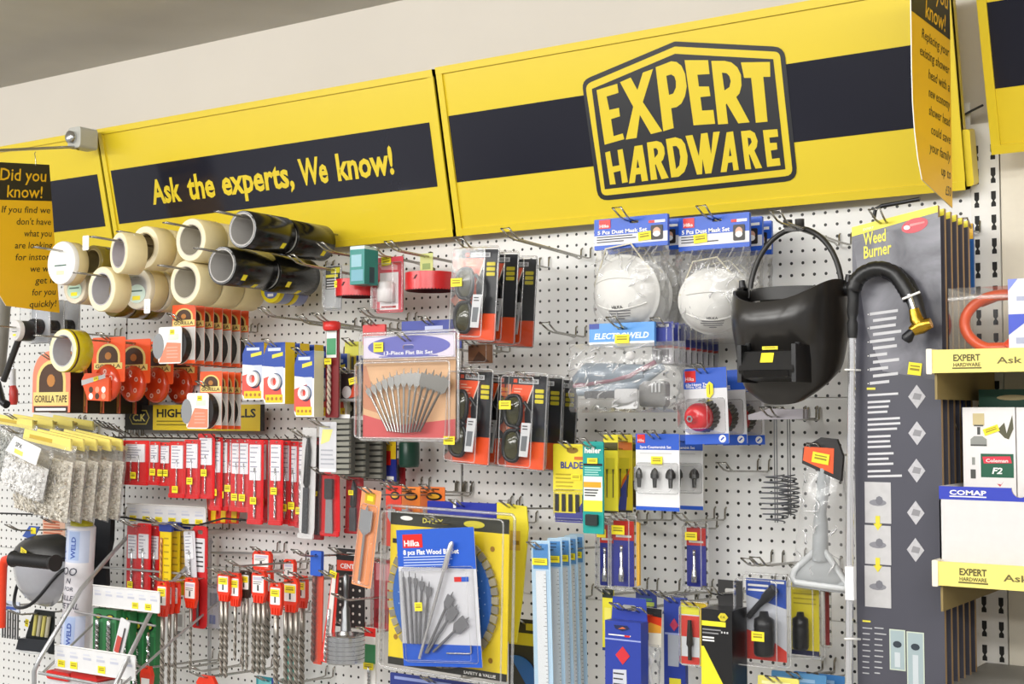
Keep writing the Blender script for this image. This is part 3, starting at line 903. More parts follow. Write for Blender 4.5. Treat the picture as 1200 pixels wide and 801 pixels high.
for i, (l, t, r, b) in enumerate(((241, 575, 258, 613), (252, 575, 270, 613), (264, 577, 283, 613))):
    F = fr(l, t, r, b, .09)
    o = root('drill_pouch', 'small orange-red pouch with yellow strips, %s under the long rail' % ['left one', 'middle one', 'right one'][i], 'drill bit pack', F, 'small pouches below the long rail')
    w, h = F.w, F.h
    MB().prism([(-w * .3, 0), (w * .3, 0), (w / 2, h), (-w / 2, h)], 0, .002, M('#e0371c', .35)).build('sleeve', o)
    MB().prism([(-w * .1, .003), (w * .2, .003), (w * .3, h * .95), (-w * .05, h * .95)], -.002, -.0005, M('#f0c520', .4)).build('yellow_strip', o)
    hook_for(F, 'short wire hook holding the %s small orange-red pouch' % ['left', 'middle', 'right'][i], L=.12, inset=.005)

# clear ticket strip with yellow price tickets
def ticket_strip(F, label, tickets, group='plastic price ticket strips', y=0):
    o = root('ticket_strip', label, 'price strip', F, group)
    w, h = F.w, F.h
    a = MB(); a.prism([(-w / 2, 0), (w / 2, 0), (w / 2, h), (-w / 2, h)], 0, .003, M('#e3e3e4', .25), side=WHT)
    a.tube([(-w / 2, -.001, h), (w / 2, -.001, h)], .002, WHT, 6); a.tube([(-w / 2, -.001, 0), (w / 2, -.001, 0)], .002, WHT, 6)
    for i in range(6):
        x = -w * .42 + w * .84 * i / 5
        a.rect(x - w * .05, h * .52, x + w * .05, h * .62, -.0006, M('#c3c6d4', .5)); a.rect(x - w * .05, h * .7, x + w * .03, h * .77, -.0006, M('#cfd2dc', .5))
    a.build('strip', o)
    for q in tickets:
        sticker(o, q * w / 2, h * .22, w * .09, h * .3, -.001, name='price_ticket')
    return o
ticket_strip(fr(148, 592, 240, 614, .11), 'clear ticket strip with six yellow tickets below the red pouches', (-.84, -.5, -.17, .17, .5, .84))
p = [P(*q) for q in ((0, 601, .10), (60, 603, .10), (146, 606, .12), (190, 613, .12), (232, 615, .12), (262, 607, .12), (300, 610, .12), (306, 611, .01))]
tag(MB().tube(p, .0028, RUBBER, 6).build('support_wire'), 'black support wire running under the bags and red pouches', 'wire')

# tall pouches right of the rail
FILE = M('#2e2f30', .45)
def tool_pouch(F, label, tool, col=PRED, tagz=.75, group='tall red tool pouches'):
    w, h = F.w, F.h
    o = root('tool_pouch', label, 'tool pack', F, group)
    a = MB(); a.prism([(-w / 2 * .9, h), (w / 2 * .9, h), (w / 2, h * .1), (w * .42, 0), (-w * .42, .0), (-w / 2, h * .1)], .0015, .003, col)
    a.prism(rrect(-w / 2, 0, w / 2, .012, .004), -.003, .0015, col); a.build('sleeve', o)
    t = MB()
    if tool == 'file':
        t.tube([(0, -.003, h * .93), (w * .05, -.004, h * .8), (0, -.004, h * .5), (0, -.004, h * .46)], [.002, .0075, .0085, .004], FILE, 8)
        t.prism([(-w * .16, h * .05), (w * .16, h * .05), (w * .16, h * .46), (-w * .16, h * .46)], -.007, -.003, DGREY)
    elif tool == 'blade':
        t.prism([(-w * .2, h * .05), (w * .2, h * .05), (w * .16, h * .6), (-w * .16, h * .6)], -.006, -.003, GREYM)
        t.prism(rrect(-w * .2, h * .58, w * .2, h * .9, .004), -.009, -.001, FILE)
    else:
        twist(t, 0, -.003, h * .06, h * .9, .0045, DSTEEL, turns=6)
    t.build('tool', o)
    MB().prism([(-w * .44, h * .99), (w * .44, h * .99), (w * .48, .004), (-w * .48, .004)], -.012, -.0115, SLEEVE).build('clear_window', o)
    if tagz: sticker(o, 0, h * tagz, .016, .012, -.0125)
    return o
tool_pouch(fr(353, 501, 371, 631, .17, roll=2), 'tall pouch with a black handled file hanging right of the rail', 'file', M('#d8d6d6', .35), 0)
tool_pouch(fr(366, 512, 380, 632, .13), 'narrow dark red pouch behind the black handled file', 'file', PDRED, .45)
tool_pouch(fr(376, 553, 398, 628, .15), 'red pouch with a grey blade below the ribbed blocks', 'blade', PRED, 0)
tool_pouch(fr(404, 558, 426, 625, .12), 'dark red pouch with a black tool, right of the grey blade pouch', 'file', PDRED, .72)
tool_pouch(fr(453, 538, 475, 600, .05), 'dark red pouch low behind the purple-headed bit set', 'blade', PDRED, 0)
for q in ((362, 512, .17, 'the file pouches'), (386, 556, .15, 'the grey blade pouch'), (415, 562, .12, 'the dark red tool pouch')):
    c = P(q[0], q[1], q[2]); hook(c.x, c.z - q[2] * .05, q[2] + .06, 'wire hook holding ' + q[3])

# ribbed blocks
def ribbed(F, label, group):
    w, h = F.w, F.h
    o = root('ribbed_block', label, 'abrasive block', F, group)
    a = MB(); n = 10
    a.prism(rrect(-w / 2, 0, w / 2, h, .004), -.002, .012, M('#4f4f4a', .6))
    for i in range(n):
        z = h * (i + .5) / n
        a.prism([(-w / 2, z - h / n * .36), (w / 2, z - h / n * .28), (w / 2, z + h / n * .36), (-w / 2, z + h / n * .28)], -.009, -.002, M('#8a897f', .65))
    a.build('ribs', o)
    MB().prism(rrect(-w * .46, h * .98, w * .3, h * 1.07, .002), .006, .007, WHT).build('hang_tab', o)
    return o
ribbed(fr(391, 490, 412, 556, .23), 'dark grey ribbed block in front, beside its white card', 'dark grey ribbed blocks')
ribbed(fr(409, 492, 429, 559, .18), 'dark grey ribbed block in the middle of three', 'dark grey ribbed blocks')
ribbed(fr(426, 494, 449, 561, .13), 'dark grey ribbed block at the back, beside the blue and yellow pack', 'dark grey ribbed blocks')
F = fr(374, 494, 394, 553, .24)
o = root('hang_card', 'white and silver hang card left of the ribbed blocks', 'card', F)
a = MB(); a.prism(rrect(-F.w / 2, 0, F.w / 2, F.h, .003), 0, .001, M('#cfcfd4', .35)); a.poly([(-F.w * .4, F.h * .55), (F.w * .1, F.h * .62), (F.w * .3, F.h * .85), (-F.w * .3, F.h * .85)], -.0005, M('#e8e08a', .4)); a.rect(-F.w * .45, F.h * .02, F.w * .45, F.h * .07, -.0005, WHT)
a.lines(-F.w * .4, F.w * .4, F.h * .45, 4, F.h * .09, F.h * .03, M('#a9abb4', .5), -.0005); a.build('card', o)
hook_for(F, 'wire hook holding the ribbed blocks and their card', L=.30)
F = fr(449, 516, 464, 564, .10)
o = root('blade_pack', 'small red, yellow and blue pack right of the ribbed blocks', 'blade pack', F)
a = MB(); w, h = F.w, F.h; a.prism(rrect(-w / 2, 0, w / 2, h, .003), 0, .004, DBLUE); a.rect(-w / 2, h * .55, w / 2, h, -.0005, M('#f0c81e', .4)); a.rect(-w / 2, h * .4, w * .1, h * .75, -.0008, RED); a.rect(-w * .2, .004, w * .35, h * .13, -.0008, WHT); a.build('card', o)
hook_for(F, 'wire hook holding the small red, yellow and blue pack', L=.14)
F = fr(470, 516, 489, 548, .08)
o = root('tube_pack', 'dark green tube hanging under the purple-headed bit set', 'tube', F)
w, h = F.w, F.h
MB().lathe([(.0005, 0), (w * .45, .002), (w * .5, .01), (w * .5, h * .9), (w * .42, h), (.0005, h)], M('#234a3c', .3), (0, 0, 0), 'z', 20).build('tube', o)
MB().lathe([(w * .3, h), (w * .3, h * 1.12), (.0005, h * 1.12)], M('#1c352c', .3), (0, 0, 0), 'z', 16).build('cap', o)
hook_for(F, 'wire hook holding the dark green tube', L=.14, inset=-.01)
# ------------------------------------------------------------------ bags of granules at the left
BEIGE = grain_mat('beige_granules', '#b9ae99', '#f0eadd', 150); WHITEB = grain_mat('white_granules', '#dedcd8', '#f8f7f5', 130); GREYB = grain_mat('grey_granules', '#6f7069', '#c9cac4', 150)
def pillow(w, h, T, z0=0.0, nx=12, nz=14, crumple=.0, seed=0, px=2.6, pz=3.0):
    rnd = random.Random(seed)
    front, back = [], []
    for j in range(nz + 1):
        v = j / nz * 2 - 1
        for i in range(nx + 1):
            u = i / nx * 2 - 1
            t = T * max(0, 1 - abs(u) ** px) ** .6 * max(0, 1 - abs(v) ** pz) ** .6
            e = crumple * rnd.uniform(-1, 1) if 0 < i < nx and 0 < j < nz else 0
            sx = 1 + (.5 * crumple / max(w, .01)) * rnd.uniform(-1, 1)
            front.append((u * w / 2 * sx, -t + e, z0 + (v + 1) / 2 * h)); back.append((u * w / 2 * sx, t * .6 + e, z0 + (v + 1) / 2 * h))
    n = nx + 1
    fs = [(j * n + i, j * n + i + 1, (j + 1) * n + i + 1, (j + 1) * n + i) for j in range(nz) for i in range(nx)]
    return front, back, fs
def granule_bag(F, fmt, group, n, step, cont, header=True, label=None, fill=.72, grains=True, thick=.03, seed=1):
    w, h = F.w, F.h
    o = root('granule_bag', fmt.format('front'), 'bag', F, group)
    f, b, fs = pillow(w, h * .93, thick, crumple=.004, seed=seed)
    a = MB(); a.add(f, fs, BAG, True); a.add(b, [q[::-1] for q in fs], BAG, True); creases(a, w, h * .93, thick, 12, seed + 5); a.build('clear_bag', o)
    f, b, fs = pillow(w * .93, h * fill, thick * .86, z0=.003, crumple=.003, seed=seed + 1)
    c = MB(); c.add(f, fs, cont, True); c.add(b, [q[::-1] for q in fs], cont, True)
    if grains:
        rnd = random.Random(seed + 2)
        for k in range(330):
            u, v = rnd.uniform(-.92, .92), rnd.uniform(-.95, .95)
            t = thick * .86 * max(0, 1 - abs(u) ** 2.6) ** .6 * max(0, 1 - abs(v) ** 3) ** .6
            x, z = u * w * .93 / 2, .003 + (v + 1) / 2 * h * fill
            an = rnd.uniform(0, PI); L, q = .0055, .0014
            cc, ss = math.cos(an), math.sin(an)
            for (e1, e2) in ((L, q), (q, L)):
                pts = [(x + cc * p - ss * r_, z + ss * p + cc * r_) for p, r_ in ((-e1, -e2), (e1, -e2), (e1, e2), (-e1, e2))]
                c.prism(pts, -t - .0035 - rnd.uniform(0, .002), -t + .001, cont)
    oo = c.build('granules', o); oo['kind'] = 'stuff'
    if header:
        d = MB(); d.prism([(-w * .42, h * .86), (w * .42, h * .86), (w * .4, h), (-w * .4, h)], -.004, .002, M('#f2e27a', .35))
        d.rect(-w * .3, h * .9, w * .1, h * .95, -.0045, M('#c9a93a', .5)); d.build('header_card', o)
    pk = stack(o, n, step, fmt, drop=.02, jit=.003)
    if label:
        e = MB(); e.prism([(-w * .3, h * .68), (w * .42, h * .68), (w * .46, h * 1.0), (-w * .16, h * 1.0)], -thick - .006, -thick - .004, WHT)
        e.text('SPX', -w * .1, h * .84, h * .08, BLK, -thick - .0064, bold=.02); e.rect(-w * .1, h * .72, w * .1, h * .8, -thick - .0064, M('#e8dd6a', .5))
        e.build('paper_label', o)
    return o
granule_bag(fr(-14, 488, 44, 566, .235, roll=6), 'clear bag of grey pieces with yellow header, {} in the upper bag row', 'upper row of yellow-headed bags', 3, .07, GREYB, seed=4)
granule_bag(fr(22, 508, 90, 606, .38, roll=8), 'clear bag of beige granules with yellow header, {} in the lower bag row', 'lower row of beige granule bags', 4, .042, BEIGE, thick=.024, seed=9)
granule_bag(fr(12, 514, 64, 581, .43, roll=16), 'small clear bag of white pieces with white label, in front of the beige bags', 'small white bag', 0, .05, WHITEB, header=False, label=True, fill=.6, seed=14)
for q in ((14, 492, .27, 'the upper row of bags'), (62, 510, .41, 'the beige granule bags')):
    c = P(q[0], q[1], .25); hook(c.x, c.z - .012, q[2], 'wire hook holding ' + q[3])
for i in range(4):
    c = P(122 + i * 6, 506 + i * 1.5, .09); hook(c.x, c.z - .004, .12, 'bare short wire peg, %s of four beside the drill header board' % ['leftmost', 'second', 'third', 'rightmost'][i], gap=.004, tilt=10)

# ------------------------------------------------------------------ tools at the left edge
o = root('caulking_gun', 'grey caulking gun with black bar cut off by the left edge', 'caulking gun', m=Matrix.Translation(P(6, 452, .30)))
q = lambda px, py, d=.30: P(px, py, d) - P(6, 452, .30)
a = MB(); a.tube([q(-6, 440), q(-2, 400), q(2, 340)], .028, M('#8d8a82', .4), 16); a.build('barrel', o)
a = MB(); a.tube([q(24, 392, .33), q(4, 446, .33)], .009, M('#2d2c2b', .3), 10); a.tube([q(24, 392, .33), q(32, 386, .33)], .006, DGREY, 8); a.build('plunger_bar', o)
a = MB(); a.tube([q(-4, 448), q(2, 470), q(8, 474)], .012, BLK, 10); a.build('handle', o)
o = root('screwdriver', 'red and white handled screwdriver below the caulking gun', 'screwdriver', m=Matrix.Translation(P(15, 474, .2)))
q = lambda px, py, d=.2: P(px, py, d) - P(15, 474, .2)
MB().tube([q(15, 432), q(15, 452)], .009, M('#e6e6ea', .3), 10).tube([q(15, 432), q(15, 424)], [.004, .003], STEEL, 8).build('collar', o)
MB().tube([q(15, 452), q(16, 458), q(16, 470), q(16, 474)], [.009, .013, .013, .009], M('#c23a34', .35), 12).build('handle', o)
for i, (l, r) in enumerate(((36, 58), (57, 75), (73, 93))):
    F = fr(l, 352, r, 402, .28 - i * .06)
    o = root('roller_pack', 'clear pack with a black roller below the left flag card, %s' % ['nearest', 'middle one', 'farthest'][i], 'roller pack', F, 'clear roller packs below the left flag card')
    w, h = F.w, F.h
    MB().prism(rrect(-w / 2, 0, w / 2, h, .006), .002, .003, M('#c9ccd2', .3)).build('back_card', o)
    MB().lathe([(.0005, -.03), (w * .24, -.03), (w * .27, -.024), (w * .27, 0), (.0005, 0)], M('#1b1c20', .5), (0, 0, h * .38), 'y', 20).build('roller', o)
    shell('blister', o, w, h, -w / 2, 0, w / 2, h, .04)
o, R, c = roll('tape_roll', 18, 387, 12, .36, .05, 1, 'small roll with pale face and black sleeve at the left edge', None, M('#242326', .4), '#d9d6d2', .5, face=M('#cfcdd0', .4), yaw=-6, wrap=(M('#d8d5d3', .4), M('#d8d5d3', .4), TAG), hooklab='wire hook through the small black-sleeved roll')

# ------------------------------------------------------------------ lower left corner
# face shield
F = fr(34, 626, 78, 710, .15, yaw=-14, roll=-6)
o = root('face_shield', 'grey visor face shield with black crown at the lower left', 'face shield', F)
w, h = F.w, F.h
def dome(rx, ry, z0, z1, a0, a1, mat, nz=12, na=20, taper=lambda t: 1.0, o=(0, 0)):
    mb = MB(); rings = []
    for j in range(nz + 1):
        t = j / nz
        k = taper(t)
        rings.append([(o[0] + rx * k * math.sin(a0 + (a1 - a0) * i / na), o[1] - ry * k * math.cos(a0 + (a1 - a0) * i / na), z0 + (z1 - z0) * t) for i in range(na + 1)])
    mb.loft(rings, mat, cap=False, wrap=False); return mb
dome(w * .52, .09, h * .0, h * .66, -1.5, 1.5, M('#a7a9b0', .15, coat=.5), taper=lambda t: math.sqrt(max(0.02, 1 - (1 - t) ** 2.4))).build('visor', o)
dome(w * .54, .095, h * .62, h * 1.0, -1.75, 1.75, M('#2b2b2a', .4), taper=lambda t: math.sqrt(max(0.0, 1 - (t * .93) ** 2.5))).build('crown', o)
a = MB(); a.tube([(w * .53 * math.sin(t), -.092 * math.cos(t), h * .64) for t in [(-1.6 + 3.2 * i / 20) for i in range(21)]], .006, BLK, 8)
a.tube([(w * .52 * math.sin(t) * .98, -.09 * math.cos(t) * .98, h * .02 + abs(math.sin(t)) ** 3 * h * .5) for t in [(-1.5 + 3.0 * i / 20) for i in range(21)]], .005, BLK, 8); a.build('rim', o)
sticker(o, w * .2, h * .78, .04, .018, -.094, -18)
o = root('hand_tool', 'orange-red tube frame with ribbed black grip at the left edge', 'handle', m=Matrix.Translation(P(4, 700, .42)))
q = lambda px, py, d=.42: P(px, py, d) - P(4, 700, .42)
MB().tube([q(1, 735), q(2, 690), q(3, 664), q(6, 656), q(12, 654.5), q(20, 655)], .0125, M('#e8411f', .3), 12).build('frame', o)
a = MB(); pts = []; rs = []
for i in range(25):
    t = i / 24; pts.append(q(16 + 49 * t, 654.5 + 5 * t)); rs.append(.0165 + .002 * math.cos(i * PI) + (.004 if i in (0, 1, 23, 24) else 0))
a.tube(pts, rs, RUBBER, 16); a.build('grip', o)
# rod tube
tp, bt = P(96, 613, .25), P(88, 760, .25)
ax = tp - bt
L = ax.length
m = Matrix.Translation(bt) @ Matrix.Rotation(math.atan2(ax.x, ax.z), 4, 'Y')
o = root('rod_tube', 'white tube with blue printed labels and handwriting, tilted at the lower left', 'tube', m=m)
R = .0385
a = MB(); a.lathe([(.0005, 0), (R, 0), (R, L * .97), (R * .9, L * .985), (.0005, L * .985)], M('#e9e8ee', .35), axis='z', n=32); a.build('tube_body', o)
MB().lathe([(R * .8, L * .975), (R * .8, L * 1.03), (.0005, L * 1.03)], M('#c8c024', .4), axis='z', n=24).build('end_cap', o)
def onc(rr): return lambda p: (rr * math.sin(p[0] / rr), -rr * math.cos(p[0] / rr), p[2])
def band(mb, x0, x1, z0, z1, mat, rr, n=12):
    v = []
    for i in range(n + 1):
        x = x0 + (x1 - x0) * i / n
        v += [(rr * math.sin(x / rr), -rr * math.cos(x / rr), z0), (rr * math.sin(x / rr), -rr * math.cos(x / rr), z1)]
    mb.add(v, [(2 * i, 2 * i + 2, 2 * i + 3, 2 * i + 1) for i in range(n)], mat, True)
a = MB(); BL2 = M('#3d57a6', .4)
for (z0, z1) in ((.70, .955), (.02, .28)):
    band(a, -.05, .06, L * z0, L * z1, M('#c9d3ea', .4), R + .0006)
    band(a, .0, .032, L * (z0 + .02), L * (z1 - .01), M('#a9bde2', .4), R + .0010)
    a.lines(0, 0, 0, 0, 0, 0, BL2, 0)
    for k in range(9):
        band(a, -.046, -.012 - .012 * random.random(), L * (z0 + .02 + .026 * k), L * (z0 + .034 + .026 * k), BL2, R + .0012, 4)
    rot = lambda p: onc(R + .0016)((.022 - (p[2] - L * z0 - L * .03) * 1.0 + .0, 0, L * z0 + L * .03 + (p[0])))
    a.text('WELD', 0, L * z0 + L * .03, .013, BL2, 0, w=.060, bold=.03, fn=rot)
for t, z, hh in (('OO', .60, .022), ('N', .535, .015), ('FOR', .475, .012), ('FILLER', .40, .014), ('METAL', .335, .016)):
    a.text(t, .006, L * z, hh, M('#2a3046', .5), 0, align='C', fn=onc(R + .0016), shear=.2)
a.build('printed_label', o)
F = fr(108, 608, 131, 692, .10)
o = root('black_sheath', 'black plastic sheath hanging behind the white rod tube', 'sheath', F)
w, h = F.w, F.h
MB().prism([(-w * .3, h), (w * .5, h), (w * .48, h * .7), (w * .25, h * .4), (w * .3, h * .1), (w * .2, 0), (-w * .4, 0), (-w * .5, h * .4)], -.006, .01, BLK).build('sheath', o)
MB().tube([(-w * .3, 0, h), (0, 0, h + .012), (w * .5, 0, h)], .003, BLK, 6).build('hanging_loop', o)
hook_for(F, 'wire hook holding the black sheath', L=.16, inset=-.008)
# grey rods pack, socket pack, small cards
F = fr(1, 704, 22, 748, .20)
o = root('rod_pack', 'pack of thin grey rods with pale blue top at the left edge', 'rod pack', F)
w, h = F.w, F.h
MB().prism(rrect(-w / 2, h * .72, w / 2, h, .003), 0, .004, M('#cfd6e6', .4)).rect(-w * .4, h * .78, w * .35, h * .86, -.0005, BL2).build('header_card', o)
a = MB()
for i in range(7): a.tube([(-w * .42 + i * w * .14, 0.002, 0), (-w * .42 + i * w * .14, .002, h * .74)], .0028, DSTEEL, 6)
a.build('rods', o)
hook_for(F, 'wire hook holding the pack of thin grey rods', L=.24)
F = fr(24, 714, 62, 764, .16)
o = root('bit_pack', 'dark hanging pack of small tools with yellow labels, left of the rod tube', 'tool pack', F)
w, h = F.w, F.h
a = MB(); a.prism([(-w / 2, 0), (w / 2, 0), (w / 2, h), (-w * .1, h), (-w * .2, h * .8)], .004, .006, M('#1f2423', .4)); a.build('back_card', o)
a = MB()
for i in range(4): a.tube([(-w * .05 + i * w * .13, -.004, h * .4), (w * .02 + i * w * .13, -.004, h * .88)], .006, M('#b9b49c' if i % 2 else '#c9c06a', .4), 8)
a.build('small_tools', o)
a = MB(); a.prism([(-w * .5, h * .02), (w * .5, h * .06), (w * .5, h * .36), (-w * .42, h * .3)], -.016, .003, M('#20242a', .35)); a.tube([(-w * .5, -.017, h * .02), (0, -.017, h * .0), (w * .5, -.017, h * .06)], .0022, M('#c9cccd', .3), 6); a.build('tray', o)
sticker(o, -w * .3, h * .66, .016, .022, -.001, -10)
hook_for(F, 'wire hook holding the dark pack of small tools', L=.26, inset=.01)
F = fr(50, 608, 76, 628, .08)
o = root('hang_card', 'pale orange printed card behind the face shield crown', 'card', F)
a = MB(); a.prism(rrect(-F.w / 2, 0, F.w / 2, F.h, .003), 0, .001, M('#e0b49a', .5)); a.lines(-F.w * .45, F.w * .45, F.h * .9, 5, F.h * .17, F.h * .09, M('#c46a4a', .5), -.0005); a.build('card', o)
hook_for(F, 'wire hook holding the pale orange card', L=.12)
F = fr(26, 616, 46, 648, .22)
o = root('hanging_pack', 'small blue and yellow topped pack at the left of the face shield', 'pack', F)
w, h = F.w, F.h
a = MB(); a.prism([(-w * .5, h * .6), (w * .1, h * .5), (w * .5, h), (-w * .1, h)], 0, .004, M('#3d5ba8', .4)); a.rect(w * .0, h * .72, w * .3, h * .95, -.0006, TAG); a.build('card', o)
MB().tube([(-w * .1, -.01, h * .55), (-w * .1, -.01, h * .1), (w * .05, -.01, 0)], .005, DGREY, 8).build('tool', o)
hook_for(F, 'wire hook holding the small blue and yellow pack', L=.3)

# ------------------------------------------------------------------ sloping wire rack with green drill boxes
o = root('wire_rack', 'grey sloping wire rack holding green drill boxes', 'rack', m=Matrix.Translation(P(245, 700, .03)))
O = P(245, 700, .03)
q = lambda px, py, d: P(px, py, d) - O
RW = M('#b4b5b6', .3, .6)
for nm_, path, rr_ in (
 ('side_bar', ((40, 830, .46), (40, 786, .46), (46, 772, .45), (95, 690, .345), (125, 655, .25), (152, 626, .03)), .006),
 ('side_bar', ((134, 830, .46), (136, 800, .46), (185, 700, .25), (248, 634, .03)), .006),
 ('upright_bar', ((246, 630, .03), (245, 840, .03)), .005),
 ('stay', ((50, 788, .44), (108, 732, .25), (165, 700, .05)), .0035), ('stay', ((140, 805, .44), (200, 752, .25), (262, 700, .05)), .0035),
 ('cross_bar', ((46, 788, .455), (140, 806, .455)), .004), ('cross_bar', ((88, 716, .28), (182, 733, .28)), .003), ('cross_bar', ((118, 664, .14), (216, 672, .14)), .003)):
    MB().tube([q(*p_) for p_ in path], rr_, RW, 8).build(nm_, o)
ticket_strip(fr(108, 689, 186, 713, .30), 'upper white ticket strip on the wire rack with two yellow tickets', (.3, .68))
ticket_strip(fr(63, 761, 157, 789, .40), 'lower white ticket strip on the wire rack with three yellow tickets', (-.82, -.5, .2))
def drill_box(l, t, r, b, d, lab, n=1):
    F = fr(l, t, r, b, d)
    o = root('drill_box', lab, 'drill box', F, 'green boxes of drill bits in the wire rack')
    w, h = F.w, F.h
    GR = M('#2f7a45', .3)
    a = MB(); a.box(-w / 2, w / 2, .0, .024, 0, h, GR); a.rect(-w * .38, h * .04, w * .38, h * .72, -.0005, M('#256238', .4)); a.build('box', o)
    a = MB(); a.prism(circ(0, h * .84, w * .34, 16, h * .06), -.0012, 0, BLK); a.prism(circ(0, h * .84, w * .22, 14, h * .035), -.0016, -.001, M('#d8c83a', .4)); a.build('emblem', o)
    a = MB(); twist(a, 0, -.004, h * .06, h * .78, w * .14, CHROME, turns=5, shank=.18); a.build('drill_bit', o)
    return o
for i, (l, t, r, b, d) in enumerate(((109, 713, 122, 766, .28), (122, 714, 136, 768, .28), (136, 715, 145, 769, .26), (144, 716, 152, 770, .25))):
    drill_box(l, t, r, b, d, 'green drill box, %s of four behind the lower ticket strip' % ['leftmost', 'second', 'third', 'rightmost'][i])
for i, (l, t, r, b, d) in enumerate(((153, 717, 168, 815, .22), (167, 718, 182, 816, .20))):
    drill_box(l, t, r, b, d, 'long green drill box right of the lower ticket strip, %s one' % ['left', 'right'][i])
F = fr(141, 726, 152, 770, .33, roll=18)
o = root('drill_pouch', 'white and red drill packet leaning between the green boxes', 'drill bit pack', F)
MB().prism(rrect(-F.w / 2, 0, F.w / 2, F.h, .003), 0, .003, M('#dfdfe2', .35)).rect(-F.w * .4, .004, F.w * .1, F.h * .5, -.0006, M('#c8524a', .4)).build('sleeve', o)
MB().tube([(F.w * .25, -.003, F.h * .1), (F.w * .25, -.003, F.h * .8)], .002, DSTEEL, 6).build('drill_bit', o)
for i, (l, t, r, b) in enumerate(((55, 786, 84, 822), (84, 788, 116, 824))):
    F = fr(l, t, r, b, .36)
    o = root('drill_case', 'red-lidded drill case at the foot of the wire rack, %s one' % ['left', 'right'][i], 'drill case', F, 'red-lidded cases in the wire rack')
    w, h = F.w, F.h
    MB().box(-w / 2, w / 2, 0, .06, 0, h * .75, M('#d9d9dc', .4)).build('box', o)
    MB().prism(rrect(-w * .48, h * .72, w * .48, h, .012), -.006, .07, RED).build('lid', o)

# ------------------------------------------------------------------ long drills behind the rack
for i, (l, t, r, b, d) in enumerate(((148, 614, 162, 694, .12), (160, 613, 176, 695, .13), (175, 616, 187, 694, .11))):
    pouch(fr(l, t, r, b, d), 'long red drill pouch behind the wire rack, %s of three' % ['left one', 'middle', 'right one'][i], 'long red pouches behind the rack', lab=(.5, .88), br=.0045, tagz=.12 if i == 0 else .1, tags=1 if i == 0 else 0)
F = fr(187, 612, 200, 700, .15)
o = root('drill_card', 'yellow drill card with blue top, front of its hook above the rack', 'drill bit pack', F, 'yellow drill cards with blue tops')
w, h = F.w, F.h
MB().prism(rrect(-w / 2, 0, w / 2, h * .9, .002), 0, .003, M('#f0d01c', .35)).lines(-w * .1, w * .4, h * .8, 8, h * .09, h * .02, M('#b8981c', .5), -.0005).build('card', o)
MB().prism(rrect(-w * .55, h * .88, w * .6, h, .004), -.002, .006, M('#2c3f8e', .4)).build('cap', o)
a = MB(); twist(a, -w * .25, -.004, h * .02, h * .8, .004, M('#d09a6a', .35, .6), turns=8, shank=.1); a.build('drill_bit', o)
stack(o, 2, .03, 'yellow drill card with blue top, {} from the front of its hook above the rack', drop=.0)
pouch(fr(214, 622, 227, 690, .14, roll=-5), 'pale pouch leaning left of the red arched hanger pack', 'pale pouches behind the rack', back=M('#d9d7dc', .4), tags=0)
F = fr(225, 616, 242, 736, .13)
o = root('drill_hanger', 'long red hanger pack with white label beside the rack upright', 'drill bit pack', F)
w, h = F.w, F.h
a = MB(); a.prism(rrect(-w / 2, h * .0, w / 2, h, .012), 0, .004, M('#cc2226', .35), holes=[rrect(-w * .2, h * .92, w * .2, h * .96, .004)]); a.build('hanger', o)
MB().prism(rrect(-w * .4, h * .55, w * .36, h * .88, .003), -.001, 0, M('#dcdce0', .4)).lines(-w * .3, w * .3, h * .84, 6, h * .045, h * .015, INK, -.0015).build('paper_label', o)
MB().tube([(0, -.004, h * .03), (0, -.004, h * .5)], .004, DSTEEL, 8).build('drill_bit', o)
for (px, py, d, t) in ((162, 619, .13, 'the long red pouches behind the rack'), (194, 617, .16, 'the yellow drill cards'), (222, 624, .14, 'the pale pouch beside the red hanger pack')):
    c = P(px, py, d); hook(c.x, c.z, d + .06, 'wire hook holding ' + t)

# ------------------------------------------------------------------ red-hanger masonry bits
HANG = M('#e8391c', .32, coat=.2); BITM = M('#a39d94', .3, .85); BITL = M('#a8a39a', .3, .9)
def sds(l, t, r, hb, bb, d, label, group, n=1, br=.0055, tagc=True, dark=False, col=HANG, shank=.28, bits=BITM, roll=0):
    F = fr(l, t, r, hb, d, roll=roll)
    w, h = F.w, F.h
    bl = F.loc.z - P((l + r) / 2, bb, d).z
    o = root('drill_hanger', label, 'drill bit pack', F, group)
    a = MB()
    a.prism([(-w * .34, 0), (w * .34, 0), (w * .40, h * .16), (w * .5, h * .3), (w * .5, h * .86), (w * .36, h), (-w * .36, h), (-w * .5, h * .86), (-w * .5, h * .3), (-w * .40, h * .16)], -.004, .006, col, holes=[rrect(-w * .22, h * .88, w * .22, h * .94, .003)])
    for i in range(3): a.box(-w * .3 + i * w * .22, -w * .3 + i * w * .22 + w * .12, -.007, -.004, h * .03, h * .22, col)
    a.build('hanger', o)
    b = MB(); b.prism(rrect(-w * .4, h * .32, w * .4, h * .84, .002), -.0052, -.004, WHT)
    b.rect(-w * .34, h * .7, w * .34, h * .8, -.0056, M('#c9c6da', .4)); b.rect(-w * .06, h * .38, w * .06, h * .56, -.0056, INK); b.lines(-w * .34, w * .34, h * .66, 2, h * .06, h * .02, INK, -.0056)
    b.build('paper_label', o)
    for i in range(n):
        c = MB(); x = (i - (n - 1) / 2) * w * .36
        c.tube([(x, 0, h * .02), (x, 0, -.02)], br * .7, bits, 8)
        twist(c, x, 0, -bl, h * .02, br * 1.3, bits, turns=max(5, bl / .026), shank=shank)
        c.build('drill_bit', o)
    if tagc: sticker(o, 0, h * .68, w * .72, h * .22, -.006)
    return o
G = 'red-hanger masonry bits'
